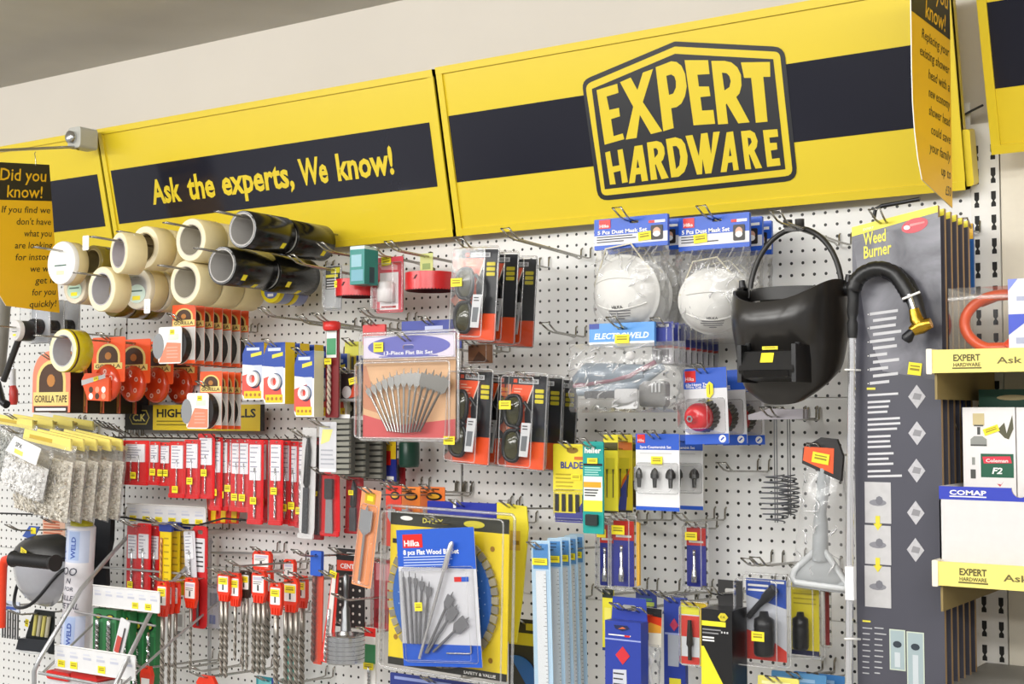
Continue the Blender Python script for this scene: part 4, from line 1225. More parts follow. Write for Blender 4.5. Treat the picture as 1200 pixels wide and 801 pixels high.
k = [(185, 680, 197, 722, 812, .24, 1, .005, 'leftmost in the cluster over the green boxes', True), (195, 681, 203, 719, 806, .21, 1, .004, 'second in the cluster over the green boxes', False), (202, 682, 210, 718, 806, .19, 1, .004, 'third in the cluster over the green boxes', False),
     (217, 676, 231, 712, 786, .17, 1, .0035, 'single long bit between the rack bars', False),
     (256, 669, 270, 704, 794, .20, 2, .0048, 'leftmost right of the rack upright', True), (270, 671, 282, 710, 774, .19, 1, .0035, 'slim one second right of the rack upright', True),
     (297, 645, 318, 672, 700, .08, 1, .004, 'short upper one behind the three-bit hanger', False), (296, 668, 312, 706, 790, .17, 3, .0052, 'three-bit one in the middle of the right group', False), (309, 666, 319, 704, 772, .12, 1, .006, 'narrow one just behind the three-bit hanger', False),
     (333, 655, 346, 684, 700, .08, 1, .004, 'small upper one behind the forked pair', False), (317, 682, 331, 720, 815, .22, 1, .0055, 'lowest one with a single thick bit', True), (333, 677, 350, 717, 812, .17, 3, .0052, 'wide one with three thick bits', True), (349, 674, 360, 712, 806, .12, 1, .006, 'rightmost narrow one beside the blue-topped drill', True)]
for (l, t, r, hb, bb, d, n, br, lab, tg) in k:
    sds(l, t, r, hb, bb, d, 'red drill hanger, ' + lab, G, n=n, br=br, tagc=tg)
sds(281, 668, 294, 700, 786, .17, 'dark hanger with yellow label and two slim bits', G, n=2, br=.0035, col=M('#3a2a22', .4))
for (px, py, d, L, t) in ((192, 684, .24, .28, 'the cluster of red hangers over the green boxes'), (224, 680, .17, .2, 'the single long bit by the rack'), (263, 674, .2, .25, 'the leftmost red hangers right of the rack'), (276, 676, .19, .24, 'the slim red hanger'), (304, 672, .17, .22, 'the three-bit red hanger'), (324, 686, .22, .26, 'the lowest red hanger'), (341, 681, .17, .21, 'the wide three-bit red hanger'), (355, 678, .12, .16, 'the rightmost narrow red hanger'), (306, 648, .08, .11, 'the short upper red hanger'), (340, 659, .08, .3, 'the small upper red hanger')):
    c = P(px, py, d); hook(c.x, c.z - .002, L, 'wire hook holding ' + t, tilt=2)
# straight wires across
a = MB(); a.tube([P(246, 647, .03), P(300, 648, .03), P(316, 649, .03)], .0035, RW, 8); tag(a.build('support_wire'), 'straight grey wire running right from the rack upright', 'wire')
for i, (px, py) in enumerate(((288, 778), (388, 792), (262, 775))):
    c = P(px, py, 0); hook(c.x, c.z, .2, 'bare wire hook low among the masonry bits, %s' % ['middle', 'right one', 'left one'][i], tilt=2)
# blue-topped long drill, red and white long pack, teal strip, core drill
F = fr(364, 645, 378, 778, .20, roll=1)
o = root('long_drill_pack', 'long drill in clear tube with blue top and red strip', 'drill bit pack', F)
w, h = F.w, F.h
MB().prism(rrect(-w * .45, h * .78, w * .45, h, .004), -.004, .006, M('#2d5cc0', .35), holes=[hang_hole(0, h - .01, .008, .005)]).build('cap', o)
MB().prism([(-w * .2, 0), (w * .45, 0), (w * .5, h * .78), (-w * .4, h * .78)], .003, .006, M('#d4503a', .4)).build('sleeve', o)
a = MB(); twist(a, -w * .1, -.003, .004, h * .78, .006, M('#7a4a40', .35, .5), turns=12, shank=.08); a.build('drill_bit', o)
MB().prism(rrect(-w * .42, 0, w * .45, h * .78, .004), -.011, -.0105, SLEEVE).build('clear_window', o)
hook_for(F, 'wire hook holding the blue-topped long drill', L=.28)
F = fr(332, 713, 342, 806, .10)
o = root('teal_pack', 'narrow teal strip pack behind the masonry bits', 'pack', F)
MB().prism([(-F.w / 2, 0), (F.w / 2, 0), (F.w * .2, F.h), (-F.w * .2, F.h)], 0, .01, M('#1f9c92', .4)).build('strip', o)
MB().prism(rrect(-F.w * .5, 0, F.w * .5, F.h * .12, .003), -.002, 0, TEAL).build('foot', o)
hook_for(F, 'wire hook holding the narrow teal pack', L=.12)
F = fr(383, 670, 397, 778, .22, roll=6)
o = root('long_drill_pack', 'tapering red and white long drill pack left of the core drill', 'drill bit pack', F)
w, h = F.w, F.h
MB().prism([(-w * .5, 0), (w * .5, 0), (w * .4, h), (-w * .1, h)], .002, .005, M('#dc3a30', .35)).build('sleeve', o)
MB().prism([(-w * .2, h * .1), (w * .3, h * .1), (w * .3, h * .95), (w * .0, h * .95)], -.002, .0, M('#e3dcd8', .35)).build('paper_label', o)
a = MB(); twist(a, w * .05, -.005, h * .02, h * .6, .004, STEEL, turns=8); a.build('drill_bit', o)
sticker(o, w * .1, h * .98, .022, .016, -.004, -8)
hook_for(F, 'wire hook holding the red and white long drill pack', L=.26)
F = fr(394, 643, 427, 735, .13)
o = root('header_card', 'black backing card with rows of holes and a red band, above the core drill', 'card', F)
w, h = F.w, F.h
a = MB(); a.prism(rrect(-w / 2, 0, w / 2, h, .004), 0, .002, M('#1d1b1b', .4), holes=[hang_hole(0, h - .012, .03, .008)])
a.rect(-w * .48, h * .72, w * .48, h * .85, -.0005, M('#d8442c', .4)); a.text('CENTRE', 0, h * .75, h * .06, WHT, -.001, w=w * .7, align='C', bold=.02)
for i in range(4):
    for j in range(6): a.poly(circ(-w * .35 + i * w * .23, h * .08 + j * h * .1, .0035, 8), -.0006, M('#cfc8c0', .5))
a.build('card', o)
hook_for(F, 'wire hook holding the black backing card', L=.2)
c = P(405, 776, .24)
o = root('core_drill', 'silver ribbed core drill hanging below the black backing card', 'core drill', m=Matrix.Translation(c))
kk = (c - CAM).dot(FWD) / F_PX
R = 22.5 * kk; hh = 33 * kk
a = MB(); pr = [(R * .82, 0), (R * .97, .001)]
for i in range(6): pr += [(R, .004 + i * hh / 6.5), (R, .004 + (i + .72) * hh / 6.5), (R * .95, .004 + (i + .8) * hh / 6.5), (R * .95, .004 + (i + .95) * hh / 6.5)]
pr += [(R, hh * .97), (R * .96, hh), (R * .4, hh), (R * .3, hh * 1.12), (R * .22, hh * 1.14)]
a.lathe(pr, STEEL, axis='z', n=36, smooth=False); a.lathe([(R * .82, 0), (R * .82, hh * .9), (.0005, hh * .9)], DGREY, axis='z', n=30); a.build('core_cup', o)
a = MB(); z = hh * 1.1; a.lathe([(.0005, z + 68 * kk), (4 * kk, z + 64 * kk), (2.6 * kk, z + 46 * kk), (2.6 * kk, z + 30 * kk), (5 * kk, z + 26 * kk), (5 * kk, z + 12 * kk), (6 * kk, z + 10 * kk), (6 * kk, z), (7 * kk, z - 2 * kk)], DSTEEL, axis='z', n=18); a.build('arbor', o)
hook(c.x, c.z + hh * 1.1 + .06, .28, 'wire hook carrying the silver core drill')
for i, (l, t, r, b, cc) in enumerate(((427, 735, 440, 805, '#3f8f5c'), (419, 728, 428, 772, '#3c6a4a'))):
    F = fr(l, t, r, b, .16 - .04 * i)
    o = root('drill_pack', ['green and white drill pack with red top, left of the large blister', 'slim green drill pack with yellow tag right of the core drill'][i], 'drill bit pack', F)
    w, h = F.w, F.h
    a = MB(); a.prism(rrect(-w / 2, 0, w / 2, h, .003), 0, .005, M('#e9e6e2', .4)); a.rect(-w / 2, h * .85, w / 2, h, -.0005, RED); a.rect(-w / 2, h * .4, w / 2, h * .72, -.0005, M(cc, .4)); a.build('card', o)
    a = MB(); twist(a, 0, -.004, .003, h * .36, .004, STEEL, turns=4); a.build('drill_bit', o)
    sticker(o, 0, h * (.36 if i == 0 else .9), w * .9, .016, -.006)
    hook_for(F, 'wire hook holding the ' + ['green and white drill pack', 'slim green drill pack'][i], L=.2)
for i, (l, t, r, b, tx) in enumerate(((165, 780, 179, 815, 'left'), (231, 791, 254, 822, 'right'))):
    F = fr(l, t, r, b, .25)
    o = root('drill_hanger', 'red hanger top at the bottom edge, %s of the rack upright' % tx, 'drill bit pack', F, 'red hangers at the bottom edge')
    w, h = F.w, F.h
    MB().prism([(-w * .3, 0), (w * .3, 0), (w * .5, h * .7), (w * .3, h), (-w * .3, h), (-w * .5, h * .7)], -.004, .006, HANG).build('hanger', o)
    MB().rect(-w * .35, h * .1, w * .35, h * .6, -.005, WHT).build('paper_label', o)
    hook_for(F, 'wire hook holding the red hanger at the bottom edge, %s one' % tx, L=.3, inset=.004)
# ------------------------------------------------------------------ middle: hole saws, small packs
def hole_saw(l, t, r, b, d, label, card=True):
    F = fr(l, t, r, b, d)
    o = root('hole_saw', label, 'hole saw', F, 'red hole saws')
    w, h = F.w, F.h; R = w / 2
    n = 96; rings = []
    a = MB(); HS = M('#d3262a', .3, coat=.3)
    bot = [(R * math.cos(2 * PI * i / n), R * math.sin(2 * PI * i / n), .004 + .003 * (i % 2)) for i in range(n)]
    mid = [(R * math.cos(2 * PI * i / n), R * math.sin(2 * PI * i / n), .008) for i in range(n)]
    top = [(R * math.cos(2 * PI * i / n), R * math.sin(2 * PI * i / n), h) for i in range(n)]
    a.loft([bot, mid, top], HS, cap=False)
    a.lathe([(R, h), (R - .004, h + .001), (.010, h + .001)], HS, axis='z', n=48)
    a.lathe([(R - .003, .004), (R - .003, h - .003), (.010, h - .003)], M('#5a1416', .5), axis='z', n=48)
    a.build('cup', o)
    MB().prism([(-.004, h * .62), (.002, h * .62), (.008, h * .82), (.003, h * .82)], -R - .0006, -R + .004, M('#4a0f10', .5)).build('chip_slot', o)
    MB().lathe([(.012, h), (.012, h + .012), (.006, h + .014), (.006, h + .05), (.0005, h + .052)], DSTEEL, axis='z', n=14).build('arbor', o)
    if card:
        MB().prism(rrect(-.019, h + .002, .019, h + .046, .002), -.016, -.015, M('#c9cf7e', .45)).rect(-.012, h + .008, .012, h + .022, -.0165, M('#8aa05a', .5)).build('tag_card', o)
    return o
hole_saw(481, 320, 528, 343, .14, 'large red hole saw hanging alone right of the pink pack')
hole_saw(399, 328, 437, 350, .16, 'red hole saw under the teal box', card=False)
sticker(bpy.data.objects[-1] if False else [x for x in COL.objects if x.name.startswith('hole_saw')][-1], -.018, .034, .026, .016, -.047)
hole_saw(424, 326, 442, 349, .09, 'narrow red hole saw just behind the teal box', card=False)
for (px, py, d, L, t) in ((505, 303, .14, .30, 'the large red hole saw'), (420, 303, .16, .30, 'the teal box and red hole saw'), (433, 312, .09, .12, 'the narrow red hole saw'), (457, 303, .15, .22, 'the pink and white pack')):
    c = P(px, py, d); hook(c.x, c.z - .002, L, 'wire hook holding ' + t, tilt=2)
F = fr(410, 292, 427, 333, .24)
o = root('small_box', 'teal cardboard box hanging in front of a red hole saw', 'box', F)
w, h = F.w, F.h
MB().box(-w / 2, w / 2, 0, .05, 0, h, M('#15837c', .35)).rect(-w * .4, h * .5, w * .3, h * .85, -.0005, M('#8fbcc8', .4)).rect(-w * .4, h * .1, w * .42, h * .42, -.0005, M('#6fa7b8', .4)).build('box', o)
MB().box(-w * .5, w * .5, .0, .05, h, h + .008, M('#cfe3e0', .4)).build('lid_flap', o)
a = MB(); a.add([(w / 2 + .0006, .018, h * .05), (w / 2 + .0006, .036, h * .05), (w / 2 + .0006, .036, h * .5), (w / 2 + .0006, .018, h * .5)], [(0, 1, 2, 3)], M('#0c3c46', .4)); a.build('side_print', o)
F = fr(441, 301, 472, 366, .15)
o = root('blister_pack', 'pink and red blister pack with a white cylinder, right of the teal box', 'blister pack', F)
w, h = F.w, F.h
a = MB(); a.prism(rrect(-w / 2, 0, w / 2, h, .004), 0, .002, M('#d94a58', .4)); a.rect(-w * .36, h * .05, w * .34, h * .72, -.0005, M('#f0e9ea', .4)); a.poly([(-w * .4, h * .86), (-w * .1, h * .92), (w * .3, h * .84), (w * .3, h * .76), (-w * .3, h * .78)], -.0005, M('#f0a8ac', .4)); a.rect(-w * .3, h * .08, w * .25, h * .12, -.001, M('#aa3333', .5)); a.build('card', o)
MB().lathe([(.0005, h * .18), (w * .26, h * .19), (w * .26, h * .52), (w * .2, h * .55), (.0005, h * .55)], M('#e9e6e6', .3), (0, -.012, 0), 'z', 20).build('cutter', o)
shell('blister', o, w, h, -w * .48, h * .02, w * .48, h * .9, .03)
sticker(o, -w * .1, h * .93, .03, .022, -.003, 5)
F = fr(380, 311, 400, 364, .19)
o = root('blade_card', 'grey and black blade card with yellow top, right of the black tapes', 'blade pack', F)
w, h = F.w, F.h
a = MB(); a.prism(rrect(-w / 2, 0, w / 2, h, .003), 0, .002, M('#a5a7a8', .4)); a.rect(-w * .42, h * .48, w * .42, h * .98, -.0005, M('#28292a', .4)); a.rect(-w * .1, h * .83, w * .42, h * .95, -.001, M('#d8cf28', .4)); a.rect(-w * .4, h * .74, w * .3, h * .8, -.001, M('#d8cf28', .4)); a.lines(-w * .35, w * .3, h * .7, 4, h * .06, h * .025, M('#c9c9c9', .5), -.001); a.build('card', o)
shell('blister', o, w, h, -w * .48, h * .02, w * .48, h * .98, .014)
hook_for(F, 'wire hook holding the grey and black blade card', L=.34)

# blue topped reel packs
def reel_pack(F, fmt, n, step, sidecol='#ecc81c', thick=.034, group='blue-topped reel packs'):
    w, h = F.w, F.h
    o = root('reel_pack', fmt.format('front'), 'reel pack', F, group)
    a = MB(); pts = [(-w / 2, h * .06), (-w * .42, 0), (w / 2, 0), (w / 2, h), (-w * .3, h), (-w / 2, h * .8)]
    a.prism(pts, 0, thick, WHT, side=M(sidecol, .35))
    a.poly([(-w / 2, h * .62), (w / 2, h * .58), (w / 2, h), (-w * .3, h), (-w / 2, h * .8)], -.0005, M('#2346a0', .35))
    a.poly([(-w * .5, h * .42), (w * .2, h * .5), (w * .4, h * .05), (-w * .4, h * .05), (-w * .5, h * .1)], -.0005, M('#e0564a', .35))
    a.poly([(-w * .05, h * .6), (w * .42, h * .6), (w * .42, h * .3), (w * .2, h * .45)], -.0008, M('#cdd3e8', .35))
    a.rect(-w * .4, h * .02, w * .4, h * .15, -.0009, M('#ecc81c', .4))
    for i in range(4): a.poly(circ(-w * .28 + i * w * .2, h * .085, w * .06, 8), -.0013, M('#b0752a', .5))
    a.poly([(-w * .1, h * .74), (w * .4, h * .78), (w * .4, h * .84), (-w * .1, h * .8)], -.0009, M('#e3d23a', .4)); a.rect(-w * .3, h * .86, w * .3, h * .91, -.0009, M('#c9d2ee', .4))
    a.build('box', o)
    b = MB(); R = w * .26
    b.lathe([(R * .55, -.010), (R, -.010), (R, 0), (R * .55, 0), (R * .55, -.010)], M('#f4f4f4', .3), (w * .08, 0, h * .36), 'y', 22, smooth=False)
    b.lathe([(R * 1.0, -.002), (R * 1.16, -.001), (R * 1.16, 0)], M('#4a5a7a', .4), (w * .08, 0, h * .355), 'y', 22)
    b.build('reel', o)
    stack(o, n, step, fmt, drop=.02, jit=.002)
    return o
F = fr(284, 401, 309, 468, .24); reel_pack(F, 'blue-topped reel pack, {} at the left end of its row', 1, .05); hook_for(F, 'wire hook holding the leftmost blue-topped reel packs')
F = fr(309, 401, 334, 473, .25); reel_pack(F, 'blue-topped reel pack with yellow side, {} on the second hook of its row', 3, .052); hook_for(F, 'wire hook holding the second group of blue-topped reel packs')
F = fr(345, 411, 368, 488, .28); reel_pack(F, 'blue-topped reel pack with pale side, {} on the third hook of its row', 3, .06, sidecol='#ddd9b8'); hook_for(F, 'wire hook holding the third group of blue-topped reel packs')
F = fr(381, 376, 396, 489, .24)
o = root('long_drill_pack', 'tall dark red drill tube with bright red cap and green label', 'drill bit pack', F)
w, h = F.w, F.h
MB().prism(rrect(-w / 2, 0, w / 2, h * .92, .004), .002, .006, M('#7a2226', .4)).build('sleeve', o)
MB().lathe([(w * .45, h * .9), (w * .52, h * .92), (w * .52, h * .985), (w * .3, h), (.0005, h)], M('#d2312c', .3), (0, 0, 0), 'z', 16).build('cap', o)
a = MB(); a.rect(-w * .4, h * .62, w * .4, h * .9, -.001, M('#e6e6e2', .4)); a.rect(-w * .36, h * .65, w * .36, h * .82, -.0015, M('#3c8f5e', .4)); a.build('paper_label', o)
a = MB(); twist(a, -w * .1, -.004, .006, h * .6, .0055, M('#c9b9a8', .4), turns=8, shank=.05); a.build('drill_bit', o)
sticker(o, -w * .1, h * .58, .022, .014, -.009)
hook_for(F, 'wire hook holding the tall dark red drill tube', L=.30, inset=.004)
F = fr(404, 400, 426, 433, .15)
o = root('bit_card', 'small yellow hang card with dark bits, left of the purple-headed bit set', 'bit pack', F)
w, h = F.w, F.h
a = MB(); a.prism(rrect(-w / 2, h * .5, w / 2, h, .003), 0, .001, M('#e3e04a', .4)); a.rect(-w * .45, 0, w * .1, h * .5, .0, M('#b8a028', .4)); a.build('card', o)
a = MB()
for i in range(2): a.tube([(-w * .3 + i * w * .25, -.003, .002), (-w * .3 + i * w * .25, -.003, h * .46)], .0035, M('#2b2a1e', .4), 8)
a.build('bits', o); hook_for(F, 'wire hook holding the small yellow bit card')
F = fr(399, 434, 424, 470, .2)
o = root('blister_pack', 'small black, red and white blister pack beside the purple-headed bit set', 'blister pack', F)
w, h = F.w, F.h
a = MB(); a.prism(rrect(-w / 2, 0, w / 2, h, .004), 0, .002, M('#3a2e30', .4)); a.poly([(-w * .1, h * .1), (w * .45, h * .2), (w * .45, h * .6), (w * .1, h * .55)], -.0005, M('#e2502c', .4)); a.poly(circ(-w * .2, h * .3, w * .22, 16), -.0008, M('#e6e2e2', .4)); a.rect(-w * .5, 0, w * .5, h * .08, -.0006, LGREY); a.build('card', o)
shell('blister', o, w, h, -w * .5, 0, w * .5, h, .012); sticker(o, w * .25, h * .66, .026, .016, -.013, 12)
hook_for(F, 'wire hook holding the small black, red and white blister pack')
F = fr(393, 468, 420, 488, .14)
o = root('reel_pack', 'red and yellow reel pack low down behind the ribbed blocks', 'reel pack', F)
w, h = F.w, F.h
MB().prism([(-w / 2, 0), (w * .1, 0), (w * .2, h), (-w * .2, h)], 0, .003, M('#b8402a', .4)).rect(-w * .3, h * .05, 0, h * .3, -.0006, M('#e8c020', .4)).build('card', o)
MB().lathe([(h * .2, -.01), (h * .55, -.01), (h * .55, .01), (h * .2, .01)], M('#26231e', .4), (w * .22, .002, h * .5), 'y', 20, smooth=False).build('reel', o)
hook_for(F, 'wire hook holding the low red and yellow reel pack')
for (px, py, L, t) in ((422, 384, .36, 'long bare wire hook reaching left below the black tapes'), (484, 378, .20, 'bare wire hook above the purple-headed bit set'), (432, 388, .26, 'bare looped wire hook left of the red drill cap')):
    c = P(px, py, 0); hook(c.x, c.z, L, t, tilt=2)

# ------------------------------------------------------------------ flat bit set in the large clear blister
F = fr(421, 389, 536, 516, .33)
o = root('flat_bit_set', 'clear blister of thirteen fanned flat bits with purple header', 'bit set', F)
w, h = F.w, F.h
a = MB(); a.prism(rrect(-w * .47, h * .02, w * .47, h * .98, .004), 0, .002, M('#e0b48a', .45, var=.12, scale=20), holes=[hang_hole(0, h * .86, .032, .010)])
HB = M('#dcd3e0', .4)
a.poly([(-w * .47, h * .76), (w * .47, h * .76), (w * .47, h * .98), (-w * .47, h * .98)], -.0005, HB, [hang_hole(0, h * .86, .032, .010)])
a.poly(circ(0, h * .87, w * .42, 30, h * .10), -.001, LILAC, [hang_hole(0, h * .865, .032, .010)])
a.text('13-Piece Flat Bit Set', 0, h * .795, h * .035, WHT, -.0015, w=w * .5, align='C', bold=.02)
a.rect(-w * .3, h * .772, w * .3, h * .782, -.0015, LILAC)
a.poly([(-w * .47, h * .02), (w * .47, h * .02), (w * .47, h * .2), (-w * .1, h * .14), (-w * .47, h * .24)], -.0006, M('#cf5a5a', .4))
a.poly([(-w * .47, h * .3), (-w * .3, h * .25), (-w * .44, h * .7), (-w * .47, h * .7)], -.0006, M('#c98a6a', .4))
a.build('card', o)
SB = M('#b2b1ad', .25, .75); SBD = M('#86847f', .28, .75)
n = 13
for i in range(n):
    t = i / (n - 1) * 2 - 1
    a = MB()
    p0 = (t * w * .17, h * .07 + .004 * abs(t))
    ang = 90 - t * 33
    spade(a, p0, ang, h * (.56 - .03 * abs(t) + .05 * t), .013 + .013 * (i / n), SB if i < 9 else SBD, y=-.012 - .0006 * i, r=.0027, th=.0018)
    a.build('flat_bit', o)
a = MB(); a.tube([(w * .33 * math.sin(s), -.0225, h * .07 + h * .42 * math.cos(s) - .0) for s in [(-.75 + 1.5 * k / 14) for k in range(15)]], .003, CLEAR, 6); a.tube([(w * .2 * math.sin(s), -.0225, h * .02 + h * .22 * math.cos(s)) for s in [(-.9 + 1.8 * k / 14) for k in range(15)]], .0025, CLEAR, 6); a.build('retaining_band', o)
shell('blister', o, w, h, -w / 2, 0, w / 2, h * .745, .026, rim=.009, r=.008)
a = MB(); a.tube([(p[0], -.002, p[1]) for p in rrect(-w / 2, .001, w / 2, h, .008)], .0032, EDGE, 6, closed=True); a.tube([(p[0], -.004, p[1]) for p in rrect(-w * .47, h * .765, w * .47, h * .975, .006)], .0016, EDGE, 6, closed=True)
a.poly(rrect(-w * .49, h * .75, w * .49, h * .99, .006), -.0035, CLEAR); a.build('blister_rim', o)
sticker(o, -w * .3, h * .87, .028, .022, -.004)
hook_for(F, 'wire hook holding the clear blister of flat bits', inset=.022)
F = fr(470, 375, 540, 392, .20)
o = root('blade_card', 'long blue card edge showing above the clear blister of flat bits', 'blade pack', F)
MB().prism(rrect(-F.w / 2, -F.h, F.w / 2, F.h, .003), 0, .003, M('#3a479c', .4)).rect(-F.w * .1, F.h * .3, F.w * .2, F.h * .6, -.0006, M('#b9bfe0', .4)).build('card', o)
hook_for(F, 'wire hook holding the long blue card')
F = fr(425, 380, 451, 388, .22)
o = root('drill_pack', 'short red pack edge above the clear blister of flat bits', 'drill bit pack', F)
MB().prism(rrect(-F.w / 2, -F.h * 2, F.w / 2, F.h, .003), 0, .006, M('#cf3a3a', .35)).build('sleeve', o); hook_for(F, 'wire hook holding the short red pack', inset=.004)
F = fr(536, 401, 578, 427, .13)
o = root('clear_pack', 'clear pack with brown printed card behind the upper goggles', 'blister pack', F)
w, h = F.w, F.h
MB().prism(rrect(-w * .2, h * .05, w * .48, h * .95, .003), 0, .002, M('#9a6a48', .5)).poly([(-w * .1, h * .1), (w * .4, h * .1), (w * .1, h * .6)], -.0005, M('#5a3a28', .5)).build('card', o)
shell('blister', o, w, h, -w / 2, 0, w / 2, h, .02); hook_for(F, 'wire hook holding the clear pack with brown card')

# ------------------------------------------------------------------ goggles
LENS = M('#35340f', .06, coat=.8); FRM = M('#141516', .3); TAGY = M('#d9cb2b', .4); BDK = M('#26282c', .35)
def goggles(F, fmt, n, step, group, tagpos):
    w, h = F.w, F.h
    o = root('goggles_pack', fmt.format('front'), 'goggles pack', F, group)
    a = MB(); a.prism(rrect(-w / 2, 0, w / 2, h, .004), 0, .002, BDK)
    a.rect(-w / 2, .002, w / 2, h * .30, -.0005, BORANGE)
    a.poly([(-w / 2, h * .3), (-w * .02, h * .3), (-w * .06, h * .6), (w * .12, h * .9), (-w * .4, h * .9), (-w * .5, h * .6)], -.0007, BORANGE)
    a.poly([(-w * .5, h * .3), (-w * .38, h * .3), (-w * .44, h * .9), (-w * .5, h * .9)], -.0009, M('#f0916a', .4))
    a.poly([(w * .13, h * .9), (w * .16, h * .9), (-w * .05, h * .62), (-w * .08, h * .62)], -.001, M('#e6c9b8', .4))
    a.rect(-w * .42, h * .905, w * .3, h * .975, -.001, BLK); a.rect(-w * .24, h * .915, w * .28, h * .965, -.0013, M('#c9cacc', .4)); a.rect(-w * .38, h * .92, -w * .28, h * .96, -.0013, BORANGE)
    a.text('BLACK+DECKER', w * .02, h * .925, h * .028, BLK, -.0016, w=w * .46, align='C', bold=.02)
    a.lines(-w * .36, -w * .04, h * .86, 4, h * .03, h * .012, M('#f6b79a', .5), -.0012, jag=.6)
    for i in range(3): a.prism(rrect(w * .2, h * .82 - i * h * .055, w * .42, h * .86 - i * h * .055, .002), -.0016, -.0005, TAGY)
    a.build('card', o)
    b = MB()
    for (cz, sg) in ((.62, 1), (.25, -1)):
        cx = -w * .2
        rings = []
        for j in range(7):
            s = j / 6
            rr = 1 - s * .999
            out = []
            for i in range(28):
                t = 2 * PI * i / 28
                kx = math.copysign(abs(math.cos(t)) ** .75, math.cos(t)); kz = math.copysign(abs(math.sin(t)) ** .8, math.sin(t))
                out.append((cx + w * .25 * rr * (kx if kx < 0 else kx * .6) * (1 + .18 * sg * kz), -.018 - .010 * (1 - rr * rr), h * cz + h * .155 * rr * kz))
            rings.append(out)
        b.loft(rings, LENS, cap=False)
    b.build('lens', o)
    f = MB()
    for cz in (.62, .25):
        f.tube([(-w * .2 + w * (.26 if math.cos(t) < 0 else .16) * math.copysign(abs(math.cos(t)) ** .75, math.cos(t)), -.018, h * cz + h * .165 * math.copysign(abs(math.sin(t)) ** .8, math.sin(t))) for t in [2 * PI * i / 28 for i in range(28)]], .0045, FRM, 6, closed=True)
    f.tube([(-w * .16, -.02, h * .46), (-w * .05, -.024, h * .435), (-w * .16, -.02, h * .41)], .005, FRM, 8)
    f.tube([(w * .02, -.016, h * .72), (w * .18, -.012, h * .62), (w * .2, -.01, h * .3)], .004, FRM, 8)
    f.build('frame', o)
    MB().prism([(-w * .02, h * .14), (w * .2, h * .14), (w * .26, h * .5), (w * .02, h * .5)], -.022, -.020, M('#cfd0d2', .45)).poly([(w * .02, h * .2), (w * .16, h * .2), (w * .19, h * .36), (w * .04, h * .36)], -.0224, M('#6a6e72', .5)).lines(w * .05, w * .2, h * .47, 2, h * .03, h * .012, INK, -.0224).build('paper_label', o)
    shell('blister', o, w, h, -w / 2, 0, w / 2, h * 1.03, .042, taper=.008, rim=.006)
    stack(o, n, step, fmt, drop=.05, jit=.001)
    sticker(o, -w * .28, h * tagpos, .030, .018, -.044, 3)
    return o
F = fr(541, 292, 585, 399, .285, roll=3.5); goggles(F, 'black and orange goggles pack, {} of three on the upper hook', 2, .075, 'goggles packs on the upper hook', .62)
c = P(563, 290, .285); hook(c.x - .015, c.z - .02, .345, 'wire hook holding the upper goggles packs, left one of its pair'); hook(c.x + .10, c.z - .005, .335, 'long bare wire hook right of the upper goggles packs')
F = fr(535, 435, 578, 544, .30, roll=3.5); goggles(F, 'black and orange goggles pack, {} on the lower left goggles hook', 1, .075, 'goggles packs on the lower left hook', .25)
hook_for(F, 'wire hook holding the lower left goggles packs')
F = fr(597, 440, 642, 550, .29, roll=3.0); goggles(F, 'black and orange goggles pack, {} of three on the lower right goggles hook', 2, .06, 'goggles packs on the lower right hook', .68)
hook_for(F, 'wire hook holding the lower right goggles packs')
for (px, py, t, L) in ((682, 395, 'looped wire hook left of the bagged pack with pale blue header', .16), (602, 598, 'wire hook low beneath the lower goggles', .12), (500, 571, 'wire hook behind the orange flat bit cards', .15)):
    c = P(px, py, 0); hook(c.x, c.z, L, 'bare ' + t)

# ------------------------------------------------------------------ orange flat bit cards
F = fr(424, 573, 447, 689, .36, roll=8)
o = root('flat_bit_card', 'tilted orange card with one large flat wood bit', 'bit pack', F)
w, h = F.w, F.h
a = MB(); a.prism(rrect(-w / 2, 0, w / 2, h, .003), 0, .001, M('#ec9a68', .4), side=WHT, holes=[hang_hole(0, h - .010, .012, .006)])
a.prism(rrect(-w * .28, h * .85, w * .24, h * .96, .003), -.0012, -.0002, M('#c9a21c', .4)); a.rect(-w * .16, h * .88, w * .14, h * .93, -.0016, TAG); a.rect(-w * .18, h * .02, -w * .06, h * .2, -.0006, WHT)
a.build('card', o)
a = MB(); spade(a, (-.002, h * .06), 90, h * .74, w * .62, M('#b4b6b8', .25, .65), y=-.006, r=.0036, th=.003); a.build('flat_bit', o)
shell('blister', o, w, h, -w * .42, h * .02, w * .42, h * .84, .012, rim=.002)
hook_for(F, 'wire hook holding the orange flat bit cards')
for i, (l, t, r, b, cc, d) in enumerate(((452, 569, 470, 640, '#e2402a', .26), (466, 570, 492, 640, '#f08a3a', .21), (490, 570, 521, 640, '#f07d30', .15))):
    F = fr(l, t, r, b, d)
    o = root('flat_bit_card', ['red card top', 'orange card top with black oval', 'orange card top farthest right'][i] + ' showing above the large yellow disc blister', 'bit pack', F, 'orange and red cards above the large blister')
    w, h = F.w, F.h
    a = MB(); a.prism(rrect(-w / 2, 0, w / 2, h, .003), 0, .002, M(cc, .4)); a.prism(circ(w * .1, h * .84, w * .3, 18, h * .07), -.001, 0, BLK); a.poly(circ(w * .1, h * .84, w * .22, 16, h * .04), -.0015, M('#e8b030', .4)); a.rect(-w * .4, h * .95, w * .3, h * .97, -.0006, BLK); a.build('card', o)
    spade(a2 := MB(), (0, h * .05), 90, h * .6, w * .5, STEEL, y=-.006); a2.build('flat_bit', o)
    hook_for(F, 'wire hook holding the ' + ['red card top', 'orange oval card', 'rightmost orange card'][i])

